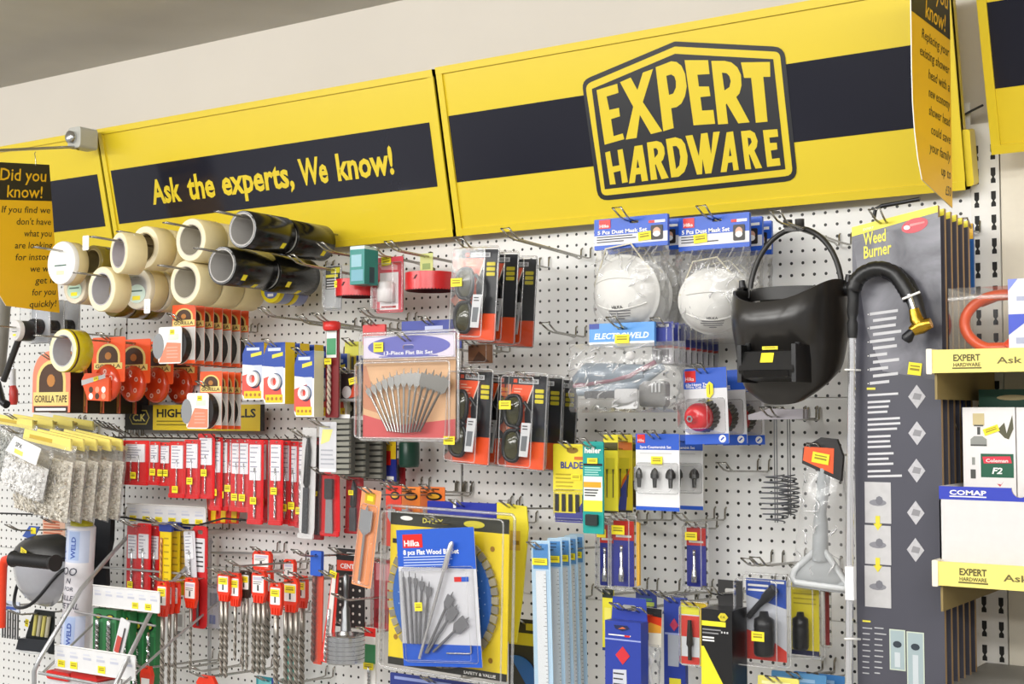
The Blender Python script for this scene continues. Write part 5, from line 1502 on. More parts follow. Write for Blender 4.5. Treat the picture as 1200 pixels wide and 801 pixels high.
# ------------------------------------------------------------------ the large disc blister and the blue bit set
F = fr(450, 597, 601, 794, .33, roll=1.2)
o = root('disc_blister', 'large clear blister with a blue cutting disc on yellow and black card', 'cutting disc', F)
w, h = F.w, F.h
PY = M('#f2d62a', .35)
a = MB(); a.prism(rrect(-w * .46, h * .03, w * .46, h * .97, .004), 0, .002, PY); a.rect(-w * .46, h * .885, w * .46, h * .97, -.0005, M('#34352c', .35)); a.rect(-w * .46, h * .03, w * .46, h * .075, -.0005, M('#2c2c28', .4))
a.text('D-FLEX', -w * .2, h * .91, h * .03, M('#e6dc5a', .4), -.001, bold=.02, w=w * .16); a.text('SAFETY & VALUE', w * .14, h * .042, h * .018, WHT, -.001, w=w * .24, bold=.02)
a.poly(circ(-w * .33, h * .93, w * .05, 14, h * .014), -.001, WHT); a.poly(circ(w * .2, h * .925, w * .08, 16, h * .022), -.001, M('#d8cc3a', .4))
for (u, v) in ((.34, .79), (.34, .14), (-.4, .2)): a.poly(circ(w * u, h * v, .006, 10), -.001, M('#a3761c', .5))
a.lines(-w * .44, -w * .38, h * .8, 1, .01, .01, BLK, -.001)
a.build('card', o)
cx, cz, R = w * -.02, h * .475, w * .43
d_ = MB(); d_.lathe([(.012, -.004), (R * .89, -.004), (R * .89, 0)], M('#2f66b8', .35), (cx, -.008, cz), 'y', 60, smooth=False)
for k in range(46):
    a0 = 2 * PI * k / 46; a1 = a0 + 2 * PI / 46 * .78
    pts = [(cx + rr * math.cos(t), cz + rr * math.sin(t)) for rr, t in ((R * .89, a0), (R, a0), (R, a1), (R * .89, a1))]
    d_.prism(pts, -.0125, -.008, M('#8a8474', .5) if k % 2 else M('#a39a80', .5))
d_.build('cutting_disc', o)
e = MB()
for i in range(5):
    for j in range(30):
        an = 2 * PI * j / 30 + i * .1; rr = R * (.42 + .09 * i)
        e.poly(circ(cx + rr * math.cos(an), cz + rr * math.sin(an), .0014, 6), -.0128, M('#cfe0f4', .4))
e.build('disc_holes', o)
shell('blister', o, w, h, -w * .5, 0, w * .5, h, .028, taper=.010, rim=.009, r=.010)
hook_for(F, 'wire hook holding the large disc blister', L=.40, inset=.03)
F = fr(463, 619, 554, 780, .375, roll=-4.6)
o = root('flat_bit_set', 'blue and white Hilka 8 pcs Flat Wood Bit Set card in front of the disc'.replace('Hilka ', ''), 'bit set', F)
w, h = F.w, F.h
a = MB(); HB2 = M('#2459c4', .35)
a.prism(rrect(-w / 2, 0, w / 2, h, .003), 0, .0012, M('#d3d3d8', .4)); a.poly([(-w / 2, h * .73), (w / 2, h * .70), (w / 2, h), (-w / 2, h)], -.0005, HB2); a.poly([(-w / 2, 0), (w / 2, 0), (w / 2, h * .155), (-w / 2, h * .165)], -.0005, HB2)
a.rect(-w * .42, h * .865, -w * .16, h * .965, -.001, RED); a.text('Hilka', -w * .4, h * .878, h * .045, WHT, -.0015, w=w * .2, bold=.02)
a.text('8 pcs Flat Wood Bit Set', -w * .42, h * .815, h * .036, WHT, -.001, w=w * .72, bold=.03)
a.lines(-w * .42, w * .28, h * .80, 4, h * .02, h * .006, M('#c9d6f2', .5), -.001, jag=.2)
a.rect(w * .22, h * .61, w * .31, h * .645, -.001, RED); a.rect(w * .31, h * .61, w * .4, h * .645, -.001, HB2); a.build('card', o)
for (u, v, an, L, bw) in ((-.40, .165, 91, .50, .006), (-.34, .165, 89.5, .50, .008), (-.29, .165, 87, .49, .010), (-.25, .165, 83, .47, .013), (-.2, .16, 79, .44, .015), (-.25, .06, 66.5, 0.92, .0), (-.18, .10, 57, .50, .020), (-.16, .10, 49, .44, .023), (-.08, .11, 36, .40, .026)):
    a = MB()
    if bw:
        spade(a, (w * u, h * v), an, h * L, bw, M('#8f8f92', .25, .6), y=-.007, r=.0029, th=.002)
    else:
        c_, s_ = math.cos(R_(an)), math.sin(R_(an)); pp = lambda k: (w * u + c_ * h * k, -.011, h * v + s_ * h * k)
        a.tube([pp(0), pp(.68), pp(.70), pp(.90), pp(.92)], [.0036, .0036, .0062, .0062, .003], M('#d6d6d8', .25, .7), 10)
    a.build('flat_bit' if bw else 'extension_bar', o)
MB().tube([(w * .08, -.004, h * .1), (w * .36, -.004, h * .1), (w * .39, -.004, h * .105), (w * .39, -.004, h * .16)], .0018, STEEL, 6).build('hex_key', o)
shell('blister', o, w, h, -w * .46, h * .03, w * .46, h * .72, .018, rim=.002)
sticker(o, -w * .19, h * .44, .020, .018, -.0195)
for i, (l, t, r, b, cc, d) in enumerate(((500, 588, 582, 640, '#1f2fa0', .22), (582, 589, 619, 752, '#e3d53c', .26))):
    F = fr(l, t, r, b, d)
    o = root('tool_card', ['dark blue card top showing above the large disc blister', 'yellow card with rounded side standing out right of the large disc blister'][i], 'tool pack', F)
    w, h = F.w, F.h
    a = MB()
    if i == 0:
        a.prism(rrect(-w / 2, 0, w / 2, h, .003), 0, .003, M(cc, .35)); a.rect(-w * .12, h * .86, -w * .08, h, -.0006, WHT)
    else:
        a.prism([(-w / 2, 0), (w * .12, 0), (w * .3, h * .3), (w * .5, h * .82), (w * .44, h * .98), (-w / 2, h)], 0, .003, M(cc, .35)); a.rect(-w * .2, h * .66, w * .25, h * .8, -.0006, M('#c9a83a', .4)); a.rect(w * .02, h * .7, w * .22, h * .73, -.001, M('#8a6a1c', .4))
    a.build('card', o); hook_for(F, 'wire hook holding the ' + ['dark blue card', 'yellow rounded card'][i])
F = fr(596, 725, 630, 815, .20)
o = root('saw_blade_pack', 'blue saw blade on a yellow and black card at the bottom, left of the rulers', 'saw blade', F)
w, h = F.w, F.h
a = MB(); a.prism(rrect(-w / 2, 0, w / 2, h, .003), 0, .002, M('#2b2a1e', .4)); a.rect(-w / 2, h * .66, w / 2, h * .82, -.0005, M('#cdbd2a', .4)); a.rect(w * .1, h * .86, w * .4, h * .95, -.0005, M('#b8a828', .4)); a.build('card', o)
a = MB(); a.prism([p for p in circ(-w * .2, h * .2, w * .7, 40) if p[0] < w * .5 and p[1] > 0 and p[0] > -w * .5], -.004, -.001, M('#1f5d9e', .4)); a.build('blade', o)
hook_for(F, 'wire hook holding the blue saw blade pack')

# ------------------------------------------------------------------ rulers
for i, (l, t, r, b, d) in enumerate(((622, 633, 644, 830, .30), (641, 630, 658, 828, .26), (653, 629, 668, 826, .22), (661, 627, 676, 824, .18), (667, 625, 684, 822, .14))):
    F = fr(l, t, r, b, d, roll=-1.6)
    o = root('ruler_pack', 'steel ruler in blue-topped sleeve, %s in the row of five' % ['front', 'second from the front', 'middle', 'fourth from the front', 'rearmost'][i], 'ruler', F, 'steel rulers in blue-topped sleeves')
    w, h = F.w, F.h
    a = MB(); a.prism(rrect(-w / 2, 0, w / 2, h, .004), .001, .002, M('#b9d6ec', .35)); a.rect(-w * .4, h * .83, w * .4, h * .98, .0004, M('#4f93d2', .35)); a.lines(-w * .3, w * .2, h * .97, 2, h * .02, h * .008, M('#274f80', .4), -.0001); a.build('sleeve', o)
    a = MB(); a.prism(rrect(-w * .26, h * .01, w * .28, h * .82, .001), -.0012, -.0002, M('#e2e5e8', .3))
    for k in range(34): a.rect(w * .28 - w * (.18 if k % 5 == 0 else .1), h * (.02 + .0235 * k), w * .28, h * (.0225 + .0235 * k), -.0015, INK)
    a.build('ruler', o)
    MB().prism(rrect(-w / 2 + .001, .002, w / 2 - .001, h - .001, .003), -.003, -.0026, SLEEVE).build('clear_window', o)
    sticker(o, 0, h * .875, w * .8, .014, -.0035)
    if i == 0: hook_for(F, 'wire hook holding the five ruler packs', inset=.02)
# ------------------------------------------------------------------ dust mask packs
MASKW = M('#dddcd8', 0.7, var=.03, scale=200)
def dust_pack(F, fmt, n, step, group, mx, mz, R, yaw, pitch, tagu, lab2):
    w, h = F.w, F.h
    o = root('dust_mask_pack', fmt.format('front'), 'dust mask pack', F, group)
    hz = h * .715
    a = MB(); a.prism(rrect(-w / 2, hz, w / 2, h, .002), -.004, .004, M('#2457c2', .35), holes=[hang_hole(w * .05, h - .011, .022, .006)])
    a.poly([(-w * .5, hz + (h - hz) * .14), (w * .5, hz + (h - hz) * .14), (w * .5, hz + (h - hz) * .46), (-w * .5, hz + (h - hz) * .46)], -.0045, M('#d6d6da', .4))
    a.rect(-w * .43, hz + (h - hz) * .68, -w * .27, hz + (h - hz) * .97, -.005, RED); a.text('Hilka', -w * .42, hz + (h - hz) * .72, (h - hz) * .1, WHT, -.0055, w=w * .13, bold=.02)
    a.text('5 Pcs Dust Mask Set', -w * .45, hz + (h - hz) * .50, (h - hz) * .12, WHT, -.005, w=w * .68, bold=.03)
    a.lines(-w * .46, w * .1, hz + (h - hz) * .42, 3, (h - hz) * .08, (h - hz) * .03, INK, -.005, jag=.5)
    a.prism(rrect(w * .28, hz + (h - hz) * .2, w * .44, hz + (h - hz) * .66, .003), -.0056, -.0045, M('#2a2422', .4)); a.poly(circ(w * .36, hz + (h - hz) * .46, w * .05, 14, (h - hz) * .13), -.006, M('#d8a890', .5)); a.poly(circ(w * .36, hz + (h - hz) * .38, w * .05, 12, (h - hz) * .09), -.0063, WHT)
    a.rect(w * .25, hz + (h - hz) * .74, w * .33, hz + (h - hz) * .82, -.005, RED); a.rect(w * .33, hz + (h - hz) * .74, w * .47, hz + (h - hz) * .82, -.005, WHT)
    a.build('header_card', o)
    f, b, fs = pillow(w * 1.0, hz * 1.06, .042, z0=-hz * .04, nx=16, nz=18, crumple=.005, seed=int(abs(mx) * 1e4) + 3, px=3.5)
    a = MB(); a.add(f, fs, BAG, True); a.add(b, [q[::-1] for q in fs], BAG, True); creases(a, w, hz, .042, 12, int(abs(mz) * 1e4))
    for k in range(7):
        x0 = -w * .4 + w * .8 * k / 6 + random.uniform(-.006, .006)
        a.tube([(x0, -.006, hz), (x0 + random.uniform(-.01, .01), -.020, hz * .86), (x0 + random.uniform(-.02, .02), -.032, hz * (.72 + .1 * random.random()))], [.0018, .0012, .0005], EDGE, 5)
    a.build('clear_bag', o)
    m = Matrix.Translation((mx * w, -.004, mz * h)) @ Matrix.Rotation(R_(yaw), 4, 'Z') @ Matrix.Rotation(R_(pitch), 4, 'X')
    def dep(r): 
        t = min(1, r / R); return R * .62 * (1 - t ** 2.2) ** .75
    c = MB(); c.lathe([(max(.0005, R * t), -dep(R * t)) for t in (0, .12, .25, .38, .5, .62, .72, .82, .9, .96, 1.0)] + [(R * 1.05, .0), (R * 1.06, .003), (R, .004)], MASKW, axis='y', n=44)
    for ang in (-.55, .55):
        pts = []
        for k in range(13):
            s = -1 + 2 * k / 12
            x = s * R * .78; z = ang * R * .55 + (1 - s * s) * R * .14 * (1 if ang > 0 else -1)
            pts.append((x, -dep(math.hypot(x, z)) - .001, z))
        c.tube(pts, .0018, MASKW, 6)
    mo = c.build('dust_mask', o, m)
    t = MB(); curve = lambda p: (p[0], -dep(math.hypot(p[0], p[2])) - .0012, p[2])
    t.text('HILKA', 0, -R * .42, R * .09, INK, 0, align='C', bold=.02, fn=curve)
    for k, (x0, x1) in enumerate(((-.32, .36), (-.36, .34), (-.28, .3), (-.1, .12))):
        z = -R * (.50 + k * .075); v = []
        for i in range(9):
            x = R * (x0 + (x1 - x0) * i / 8); v += [curve((x, 0, z)), curve((x, 0, z + R * .03))]
        t.add(v, [(2 * i, 2 * i + 2, 2 * i + 3, 2 * i + 1) for i in range(8)], M('#6a6a70', .6))
    t.build('printing', o, m)
    s = MB(); s.tube([m @ Vector((-R, 0, R * .2)), Vector((mx * w - R * .6, -.012, mz * h + R * 1.25)), Vector((mx * w + R * .2, -.01, mz * h + R * 1.35)), m @ Vector((R * .8, 0, R * .6))], .002, M('#d9d2bb', .6), 6); s.build('elastic_strap', o)
    stack(o, n, step, fmt, drop=.04, jit=.003)
    sticker(o, tagu * w, hz + (h - hz) * .34, .030, .018, -.0065, 4)
    hook_for(F, 'wire hook holding the ' + lab2, L=F.d + .06, inset=.008)
    return o
F = fr(697, 254, 783, 382, .24); dust_pack(F, 'bagged white dust mask with blue header, {} of the left group under the logo', 2, .06, 'left group of dust mask packs', -.06, .31, .074, 0, 8, .2, 'left dust mask packs')
F = fr(796, 252, 879, 393, .20); dust_pack(F, 'bagged white dust mask with blue header, {} of the group beside the welding mask', 2, .055, 'right group of dust mask packs', -.02, .28, .066, 24, 18, -.18, 'right dust mask packs')

# ------------------------------------------------------------------ bagged welding kit and blue cards
F = fr(666, 378, 800, 483, .26)
o = root('bagged_kit', 'crinkled clear bag of grey cable parts with pale blue ELECTROWELD header'.replace('ELECTROWELD ', ''), 'bag', F)
w, h = F.w, F.h
a = MB(); a.prism(rrect(-w * .31, h * .73, w * .26, h, .002), -.005, .003, M('#5c9be0', .35), holes=[hang_hole(-w * .02, h * .94, .022, .006)]); a.rect(-w * .31, h * .73, w * .26, h * .79, -.0055, WHT); a.rect(-w * .31, h * .94, -w * .22, h, -.0055, M('#3a4a9a', .4))
a.text('ELECTROWELD', -w * .025, h * .825, h * .065, M('#dfeefc', .4), -.0056, w=w * .48, align='C', bold=.03, shear=.2); a.build('header_card', o)
f, b, fs = pillow(w, h * .78, .052, nx=22, nz=16, crumple=.009, seed=31, px=3.5); a = MB(); a.add(f, fs, BAGH, True); a.add(b, [q[::-1] for q in fs], BAG, True); creases(a, w, h * .78, .054, 34, 12, bias=.6); a.build('clear_bag', o)
GB = M('#7d8b98', .4); a = MB()
a.tube([(-w * .42, -.01, h * .36), (-w * .3, -.014, h * .42), (-w * .05, -.016, h * .42), (w * .2, -.012, h * .44)], [.012, .026, .024, .016], GB, 14)
a.build('clamp_body', o)
a = MB(); a.tube([(-w * .4, -.008, h * .24), (-w * .15, -.014, h * .27), (w * .1, -.012, h * .30), (w * .34, -.01, h * .5)], [.010, .016, .014, .008], M('#8593a0', .4), 12); a.build('clamp_lower', o)
a = MB(); a.tube([(-w * .4, -.026, h * .30), (-w * .1, -.034, h * .345), (w * .1, -.03, h * .4), (w * .3, -.02, h * .55)], .005, M('#8a5060', .45), 8); a.build('cable', o)
a = MB(); a.prism(rrect(w * .16, h * .06, w * .38, h * .34, .008), -.02, -.0, M('#6d6c6a', .4)); 
for i in range(3): a.box(w * (.27 + .03 * i), w * (.283 + .03 * i), -.024, -.02, h * .22, h * .32, LGREY)
a.prism(rrect(-w * .3, h * .16, -w * .03, h * .24, .004), -.03, -.022, DGREY); a.build('fittings', o)
a = MB(); a.prism(rrect(-w * .02, h * .04, w * .18, h * .26, .006), -.036, -.032, M('#c9c9c9', .4)); a.build('paper_insert', o)
MB().lathe([(.0005, -.012), (.008, -.010), (.010, 0)], WHT, (w * .12, -.034, h * .62), 'y', 16).build('white_cap', o)
sticker(o, -.004, h * .82, .034, .018, -.007)
hook_for(F, 'wire hook holding the crinkled bag with pale blue header', L=.32)
F = fr(765, 377, 789, 426, .24)
o = root('blue_card_pack', 'dark blue card pack with red stripe, front of the row beside the pale blue header', 'blister pack', F, 'row of dark blue card packs')
w, h = F.w, F.h
a = MB(); a.prism(rrect(-w / 2, 0, w / 2, h, .003), 0, .0015, M('#c9c6cc', .4), side=LGREY); a.rect(-w / 2, h * .42, w / 2, h, -.0005, M('#2b3a9e', .35)); a.rect(-w / 2, h * .38, w / 2, h * .44, -.0008, M('#cf3a3a', .4)); a.rect(-w * .4, h * .88, w * .3, h * .95, -.001, WHT); a.rect(-w * .3, h * .06, w * .3, h * .34, -.001, M('#55525a', .4)); a.build('card', o)
a = MB(); a.tube([(-w * .1, -.008, h * .05), (-w * .1, -.008, h * .3)], .006, DSTEEL, 8); a.build('tool', o)
shell('blister', o, w, h, -w * .48, 0, w * .48, h * .98, .016, rim=.003)
stack(o, 8, .026, 'dark blue card pack with red stripe, {} in the row beside the pale blue header', drop=.02, jit=.001)
hook_for(F, 'wire hook holding the row of dark blue card packs')
# ------------------------------------------------------------------ wire cup brushes
F = fr(800, 431, 851, 520, .24, roll=-2)
o = root('cup_brush_pack', 'red wire cup brush on white and blue card, front of three', 'wire brush', F, 'wire cup brushes on their hook')
w, h = F.w, F.h
a = MB(); a.prism(rrect(-w / 2, 0, w / 2, h, .003), 0, .002, M('#dcdcde', .4)); a.rect(-w / 2, h * .73, w / 2, h, -.0005, M('#2457c2', .35)); a.rect(-w / 2, 0, w / 2, h * .13, -.0005, M('#2457c2', .35)); a.rect(-w * .45, h * .82, -w * .2, h * .97, -.001, RED); a.text('Hilka', -w * .44, h * .84, h * .05, WHT, -.0015, w=w * .2)
a.text('63x16mm Twist', -w * .44, h * .77, h * .035, WHT, -.001, w=w * .6, bold=.02); a.text('Wire Cup Brush', -w * .44, h * .74, h * .03, WHT, -.001, w=w * .6, bold=.02)
a.poly(circ(w * .36, h * .065, w * .08, 16), -.001, WHT); a.poly([(w * .31, h * .05), (w * .34, h * .04), (w * .41, h * .08), (w * .38, h * .09)], -.0015, M('#2457c2', .4)); a.build('card', o)
m = Matrix.Translation((-w * .06, -.030, h * .35)) @ Matrix.Rotation(R_(-6), 4, 'Z') @ Matrix.Rotation(R_(6), 4, 'X')
a = MB(); R = w * .30
a.lathe([(.0005, -.022), (R * .3, -.022), (R * .3, -.014), (R * .55, -.013), (R * .8, -.009), (R * .97, .002), (R, .016), (R * .9, .018), (.0005, .018)], M('#d3222a', .25, coat=.4), axis='y', n=32); a.build('cup', o, m)
a = MB(); a.lathe([(R * .14, -.026), (R * .26, -.026), (R * .26, -.014), (R * .14, -.014)], STEEL, axis='y', n=6, smooth=False); a.build('nut', o, m)
a = MB()
for k in range(22):
    t = 2 * PI * k / 22
    a.tube([(R * .86 * math.cos(t), .015, R * .86 * math.sin(t)), (R * 1.02 * math.cos(t + .1), .028, R * 1.02 * math.sin(t + .1)), (R * 1.12 * math.cos(t + .2), .042, R * 1.12 * math.sin(t + .2))], [.0034, .0044, .0036], M('#6d6a66', .35, .8), 6)
a.build('wire_knots', o, m)
shell('blister', o, w, h, -w * .44, h * .14, w * .44, h * .6, .06, taper=.010, rim=.002)
stack(o, 2, .085, 'red wire cup brush on white and blue card, {} on its hook', drop=.03, jit=.001)
a = MB(); a.prism([(w * .05, h * .62), (w * .12, h * .60), (w * .2, h * .66), (w * .2, h * .78), (w * .12, h * .82), (w * .04, h * .76)], -.003, -.002, TAG); a.rect(w * .11, h * .65, w * .13, h * .78, -.0036, M('#8a7c14', .5)); a.build('price_sticker', o)
hook_for(F, 'wire hook holding the wire cup brushes')

# ------------------------------------------------------------------ welding mask
c = P(927, 345, .26)
k1 = (c - CAM).dot(FWD) / F_PX
o = root('welding_mask', 'black welding mask hanging by its headband beside the weed burner', 'welding mask', m=Matrix.Translation(c) @ Matrix.Rotation(R_(2), 4, 'Z'))
HM = M('#282624', .28, coat=.15, var=.02)
hx_, hy_ = .100, .125; HH = .202
rings_o, rings_i = [], []
NA, NZ = 44, 26
def hs(p, t, off=0.0):
    """helmet surface: p angle round from the front, t 0 rim .. 1 chin"""
    e = .82
    kx = (1.0 + .05 * math.sin(t * 2.2)) * (1 - .18 * t ** 2.4) * (1 - max(0, (t - .86) / .14) ** 2 * .35)
    ky = (1.0 + .12 * math.sin(min(1, t * 2.0) * PI)) * (1 - .45 * t ** 1.6)
    sx = math.copysign(abs(math.sin(p)) ** e, math.sin(p)); cy = math.copysign(abs(math.cos(p)) ** e, math.cos(p))
    zt = -.022 + .040 * math.sin(p) ** 2 + .006 * math.sin(p)
    zb = -HH - .008 + .055 * (abs(p) / 1.9) ** 2.2
    z = zt + (zb - zt) * t
    back = 1 - .55 * max(0, t - .5)
    y = -hy_ * cy * (ky if cy > 0 else back) 
    return ((hx_ - off) * sx * kx, y + off * (1 if cy > 0 else -1), z)
for j in range(NZ + 1):
    t = j / NZ
    rings_o.append([hs(-1.9 + 3.8 * i / NA, t) for i in range(NA + 1)])
    rings_i.append([hs(-1.9 + 3.8 * i / NA, t, .004) for i in range(NA + 1)])
a = MB(); a.loft(rings_o, HM, cap=False, wrap=False); a.loft(rings_i, M('#141415', .6), cap=False, wrap=False)
a.loft([rings_o[0], rings_i[0]], HM, cap=False, wrap=False); a.loft([rings_o[-1], rings_i[-1]], HM, cap=False, wrap=False)
n_ = len(rings_o[-1]); a.add(rings_o[-1], [tuple(range(n_))], HM)
a.build('helmet_shell', o)
lb = MB()
pr = [(y_, z_ - .020) for y_, z_ in ((-.075, -.088), (-.146, -.094), (-.162, -.128), (-.153, -.142), (-.060, -.150))]
lx_ = .012
lw_ = .052
v = [(lx_ - lw_, y, z) for y, z in pr] + [(lx_ + lw_, y, z) for y, z in pr]
lb.add(v, [(0, 1, 2, 3, 4)[::-1], (5, 6, 7, 8, 9)] + [(i, (i + 1) % 5, 5 + (i + 1) % 5, 5 + i) for i in range(5)], M('#161617', .35))
for s_ in (-1, 1):
    lb.prism([(lx_ + s_ * lw_ - .004, -.170), (lx_ + s_ * lw_ + .004, -.170), (lx_ + s_ * lw_ + .004, -.102), (lx_ + s_ * lw_ - .004, -.102)], -.158, -.08, M('#161617', .35))
    lb.lathe([(.0005, -.010), (.006, -.010), (.006, .004)], M('#161617', .35), (lx_ + s_ * (lw_ - .004), -.126, -.102), 'z', 10)
lb.build('lens_box', o)
g_ = MB(); g_.add([(lx_ - lw_ * .82, -.1632, -.149), (lx_ + lw_ * .82, -.1632, -.149), (lx_ + lw_ * .82, -.155, -.1615), (lx_ - lw_ * .82, -.155, -.1615)], [(0, 1, 2, 3)], M('#07070a', .08)); g_.build('lens', o)
hb = MB(); HBm = M('#2a2928', .4)
hb.tube([(hx_ * .93 * math.cos(t), .02 + .01 * math.sin(t), -.002 + .132 * math.sin(t)) for t in [PI * i / 24 for i in range(25)]], .0055, HBm, 8)
hb.build('crown_band', o)
hb = MB(); ring = [(hx_ * .9 * math.sin(t), .03 - .085 * math.cos(t)) for t in [-2.6 + 5.2 * i / 30 for i in range(31)]]
hb.loft([[(x, y, z) for x, y in ring] for z in (-.012, .012)], HBm, cap=False, wrap=False); hb.loft([[(x * .96, y * .96 + .001, z) for x, y in ring] for z in (-.012, .012)], HBm, cap=False, wrap=False); hb.build('head_band', o)
hb = MB(); hb.prism(rrect(-.018, .124, .018, .136, .004), .014, .03, M('#3a3836', .35)); hb.lathe([(.0005, -.004), (.009, -.004), (.009, .01)], M('#3a3836', .35), (-.012, .018, .136), 'z', 12); hb.lathe([(.0005, -.004), (.009, -.004), (.009, .01)], M('#3a3836', .35), (.012, .018, .136), 'z', 12); hb.build('size_adjuster', o)
for s_ in (-1, 1):
    hb = MB(); hb.lathe([(.0005, s_ * .016), (.012, s_ * .015), (.014, s_ * .008), (.014, 0)], BLK, (s_ * hx_ * 1.0, .018, .008), 'x', 16); hb.tube([(s_ * (hx_ + .006), .018, .018), (s_ * (hx_ + .008), .018, .034)], [.008, .006], BLK, 10); hb.build('pivot_knob', o)
hb = MB(); hb.lathe([(hx_ * .86, -.013), (hx_ * .86, .013)], CLEAR, (0, .02, 0), 'z', 12, a0=PI * .9, a1=PI * 1.3); hb.build('sweat_band', o)
sticker(o, .014, -.108, .030, .006, -.1435)
st = MB(); st.add([(.000, -.1495, -.117), (.024, -.1495, -.117), (.024, -.1570, -.1345), (.000, -.1570, -.1345)], [(0, 1, 2, 3)], TAG); st.build('price_sticker', o)
hook(c.x + .012, c.z + .128 - .26 * math.tan(R_(2)), .36, 'wire hook carrying the black welding mask', tilt=2)
sc_ = MB()

# ------------------------------------------------------------------ jigsaw blades and neighbours
F = fr(648, 520, 690, 612, .25)
o = root('blade_card', 'yellow card lettered BLADES with dark jigsaw blades, left of the teal pack', 'blade pack', F)
w, h = F.w, F.h
a = MB(); a.prism(rrect(-w / 2, h * .1, w / 2, h, .003), 0, .002, M('#ead935', .4)); a.poly([(-w * .4, 0), (w * .45, 0), (w * .48, h * .12), (-w * .46, h * .12)], -.0002, M('#3c3e8e', .4))
a.prism([(-w * .44, 0), (w * .46, 0), (w * .48, h * .12), (-w * .46, h * .12)], 0, .002, M('#3c3e8e', .4))
a.poly([(w * .42, h * .1), (w * .5, h * .1), (w * .5, h * .62), (w * .44, h * .5)], -.0005, M('#c8482a', .4)); a.poly([(w * .1, h * .1), (w * .5, h * .1), (w * .5, h * .4)], -.0004, M('#3c3e8e', .4))
a.text('BLADES', w * .08, h * .69, h * .085, M('#3c4a8e', .4), -.001, w=w * .72, align='C', bold=.03); a.poly(circ(w * .05, h * .92, w * .16, 14, h * .04), -.0008, M('#8a6a1c', .4)); a.rect(w * .1, h * .8, w * .45, h * .84, -.0008, M('#d8702a', .4)); a.lines(-w * .42, w * .1, h * .62, 5, h * .05, h * .018, M('#b8a41c', .5), -.001)
a.build('card', o)
for i in range(5):
    a = MB(); x = -w * .38 + i * w * .19
    a.prism([(x - w * .05, h * .14), (x + w * .05, h * .14), (x + w * .05, h * .36), (x - w * .05, h * .36)], -.003, -.0015, BLK); a.build('jigsaw_blade', o)
shell('blister', o, w, h, -w * .48, h * .02, w * .48, h * .42, .008, rim=.002); sticker(o, w * .15, h * .58, w * .26, .012, -.002)
hook_for(F, 'wire hook holding the BLADES card'.replace('BLADES', 'yellow jigsaw blade'))
F = fr(683, 517, 707, 625, .27)
o = root('teal_pack', 'tall teal and white pack with heller lettering in front of the yellow packs'.replace(' with heller lettering', ''), 'bit pack', F)
w, h = F.w, F.h
a = MB(); TL = M('#139a92', .35); a.prism(rrect(-w / 2, 0, w / 2, h, .003), 0, .004, TL); a.text('heller', 0, h * .875, h * .06, WHT, -.0008, w=w * .8, align='C', bold=.03); a.rect(-w * .46, h * .3, w * .46, h * .62, -.0005, M('#e6e8e4', .4)); a.rect(-w * .46, h * .735, w * .46, h * .76, -.0006, BLK); a.rect(-w * .46, h * .5, w * .4, h * .56, -.0008, M('#e8a41c', .4)); a.rect(-w * .46, h * .24, w * .46, h * .36, -.0009, M('#e3df3a', .4))
a.lines(-w * .4, w * .4, h * .72, 4, h * .025, h * .01, M('#a8dcd4', .5), -.0008); a.lines(-w * .4, w * .3, h * .48, 3, h * .03, h * .014, INK, -.0012); a.rect(-w * .3, h * .1, w * .25, h * .2, -.0012, BLK); a.build('card', o)
MB().prism(rrect(-w * .3, h * .09, w * .28, h * .21, .003), -.008, -.001, M('#26302f', .3)).build('clip', o)
sticker(o, 0, h * .79, w * .5, h * .06, -.0025)
hook_for(F, 'wire hook holding the tall teal and white pack', L=.32)
for i, (l, t, r, b, d) in enumerate(((707, 509, 724, 601, .22), (722, 509, 741, 600, .16), (737, 512, 748, 594, .11))):
    F = fr(l, t, r, b, d)
    o = root('blade_card', ['yellow blade card with two thin bits right of the teal pack', 'yellow card with blue and orange wedge behind the thin-bit card', 'olive yellow card squeezed left of the blue-topped bit set'][i], 'blade pack', F, 'yellow blade cards')
    w, h = F.w, F.h
    a = MB(); a.prism(rrect(-w / 2, 0, w / 2, h, .003), 0, .002, M(['#efe03a', '#e8d433', '#c9bd2c'][i], .4)); a.rect(-w / 2, h * .8, w / 2, h * .9, -.0005, M(['#4a4418', '#d0702a', '#4a4418'][i], .4))
    if i == 1: a.poly([(-w * .4, 0), (w * .1, 0), (w * .3, h * .5), (-w * .2, h * .3)], -.0006, M('#3c4a9e', .4)); a.poly([(-w * .2, h * .3), (w * .3, h * .5), (w * .4, h * .58), (-w * .1, h * .42)], -.0008, M('#e0702a', .4))
    if i == 2: a.rect(-w * .35, 0, w * .3, h * .38, -.0006, M('#4a3a1c', .4))
    a.rect(-w * .3, h * .5, w * .3, h * .7, -.0006, M('#d8ca30', .4)); a.rect(-w * .5, 0, w * .5, h * .03, -.0007, DGREY); a.build('card', o)
    a = MB()
    for s_ in (-.2, .22): a.tube([(w * s_, -.003, h * .2), (w * s_, -.003, h * .5), (w * s_, -.003, h * .56)], [.0012, .0012, .0024], M('#6a6638', .4, .6), 6)
    a.build('thin_bits', o); hook_for(F, 'wire hook holding the ' + ['yellow thin-bit card', 'yellow wedge-printed card', 'olive yellow card'][i])
F = fr(745, 508, 796, 598, .22)
o = root('countersink_set', 'white and blue card with three countersink bits, front one', 'bit set', F, 'countersink bit cards')
w, h = F.w, F.h
a = MB(); a.prism(rrect(-w / 2, 0, w / 2, h, .003), 0, .002, M('#e4e4e4', .4)); a.rect(-w / 2, h * .79, w / 2, h, -.0005, M('#2457c2', .35)); a.rect(-w / 2, 0, w / 2, h * .05, -.0005, M('#2457c2', .35)); a.rect(-w * .46, h * .88, -w * .28, h * .99, -.001, RED); a.text('Hilka', -w * .45, h * .895, h * .04, WHT, -.0014, w=w * .15)
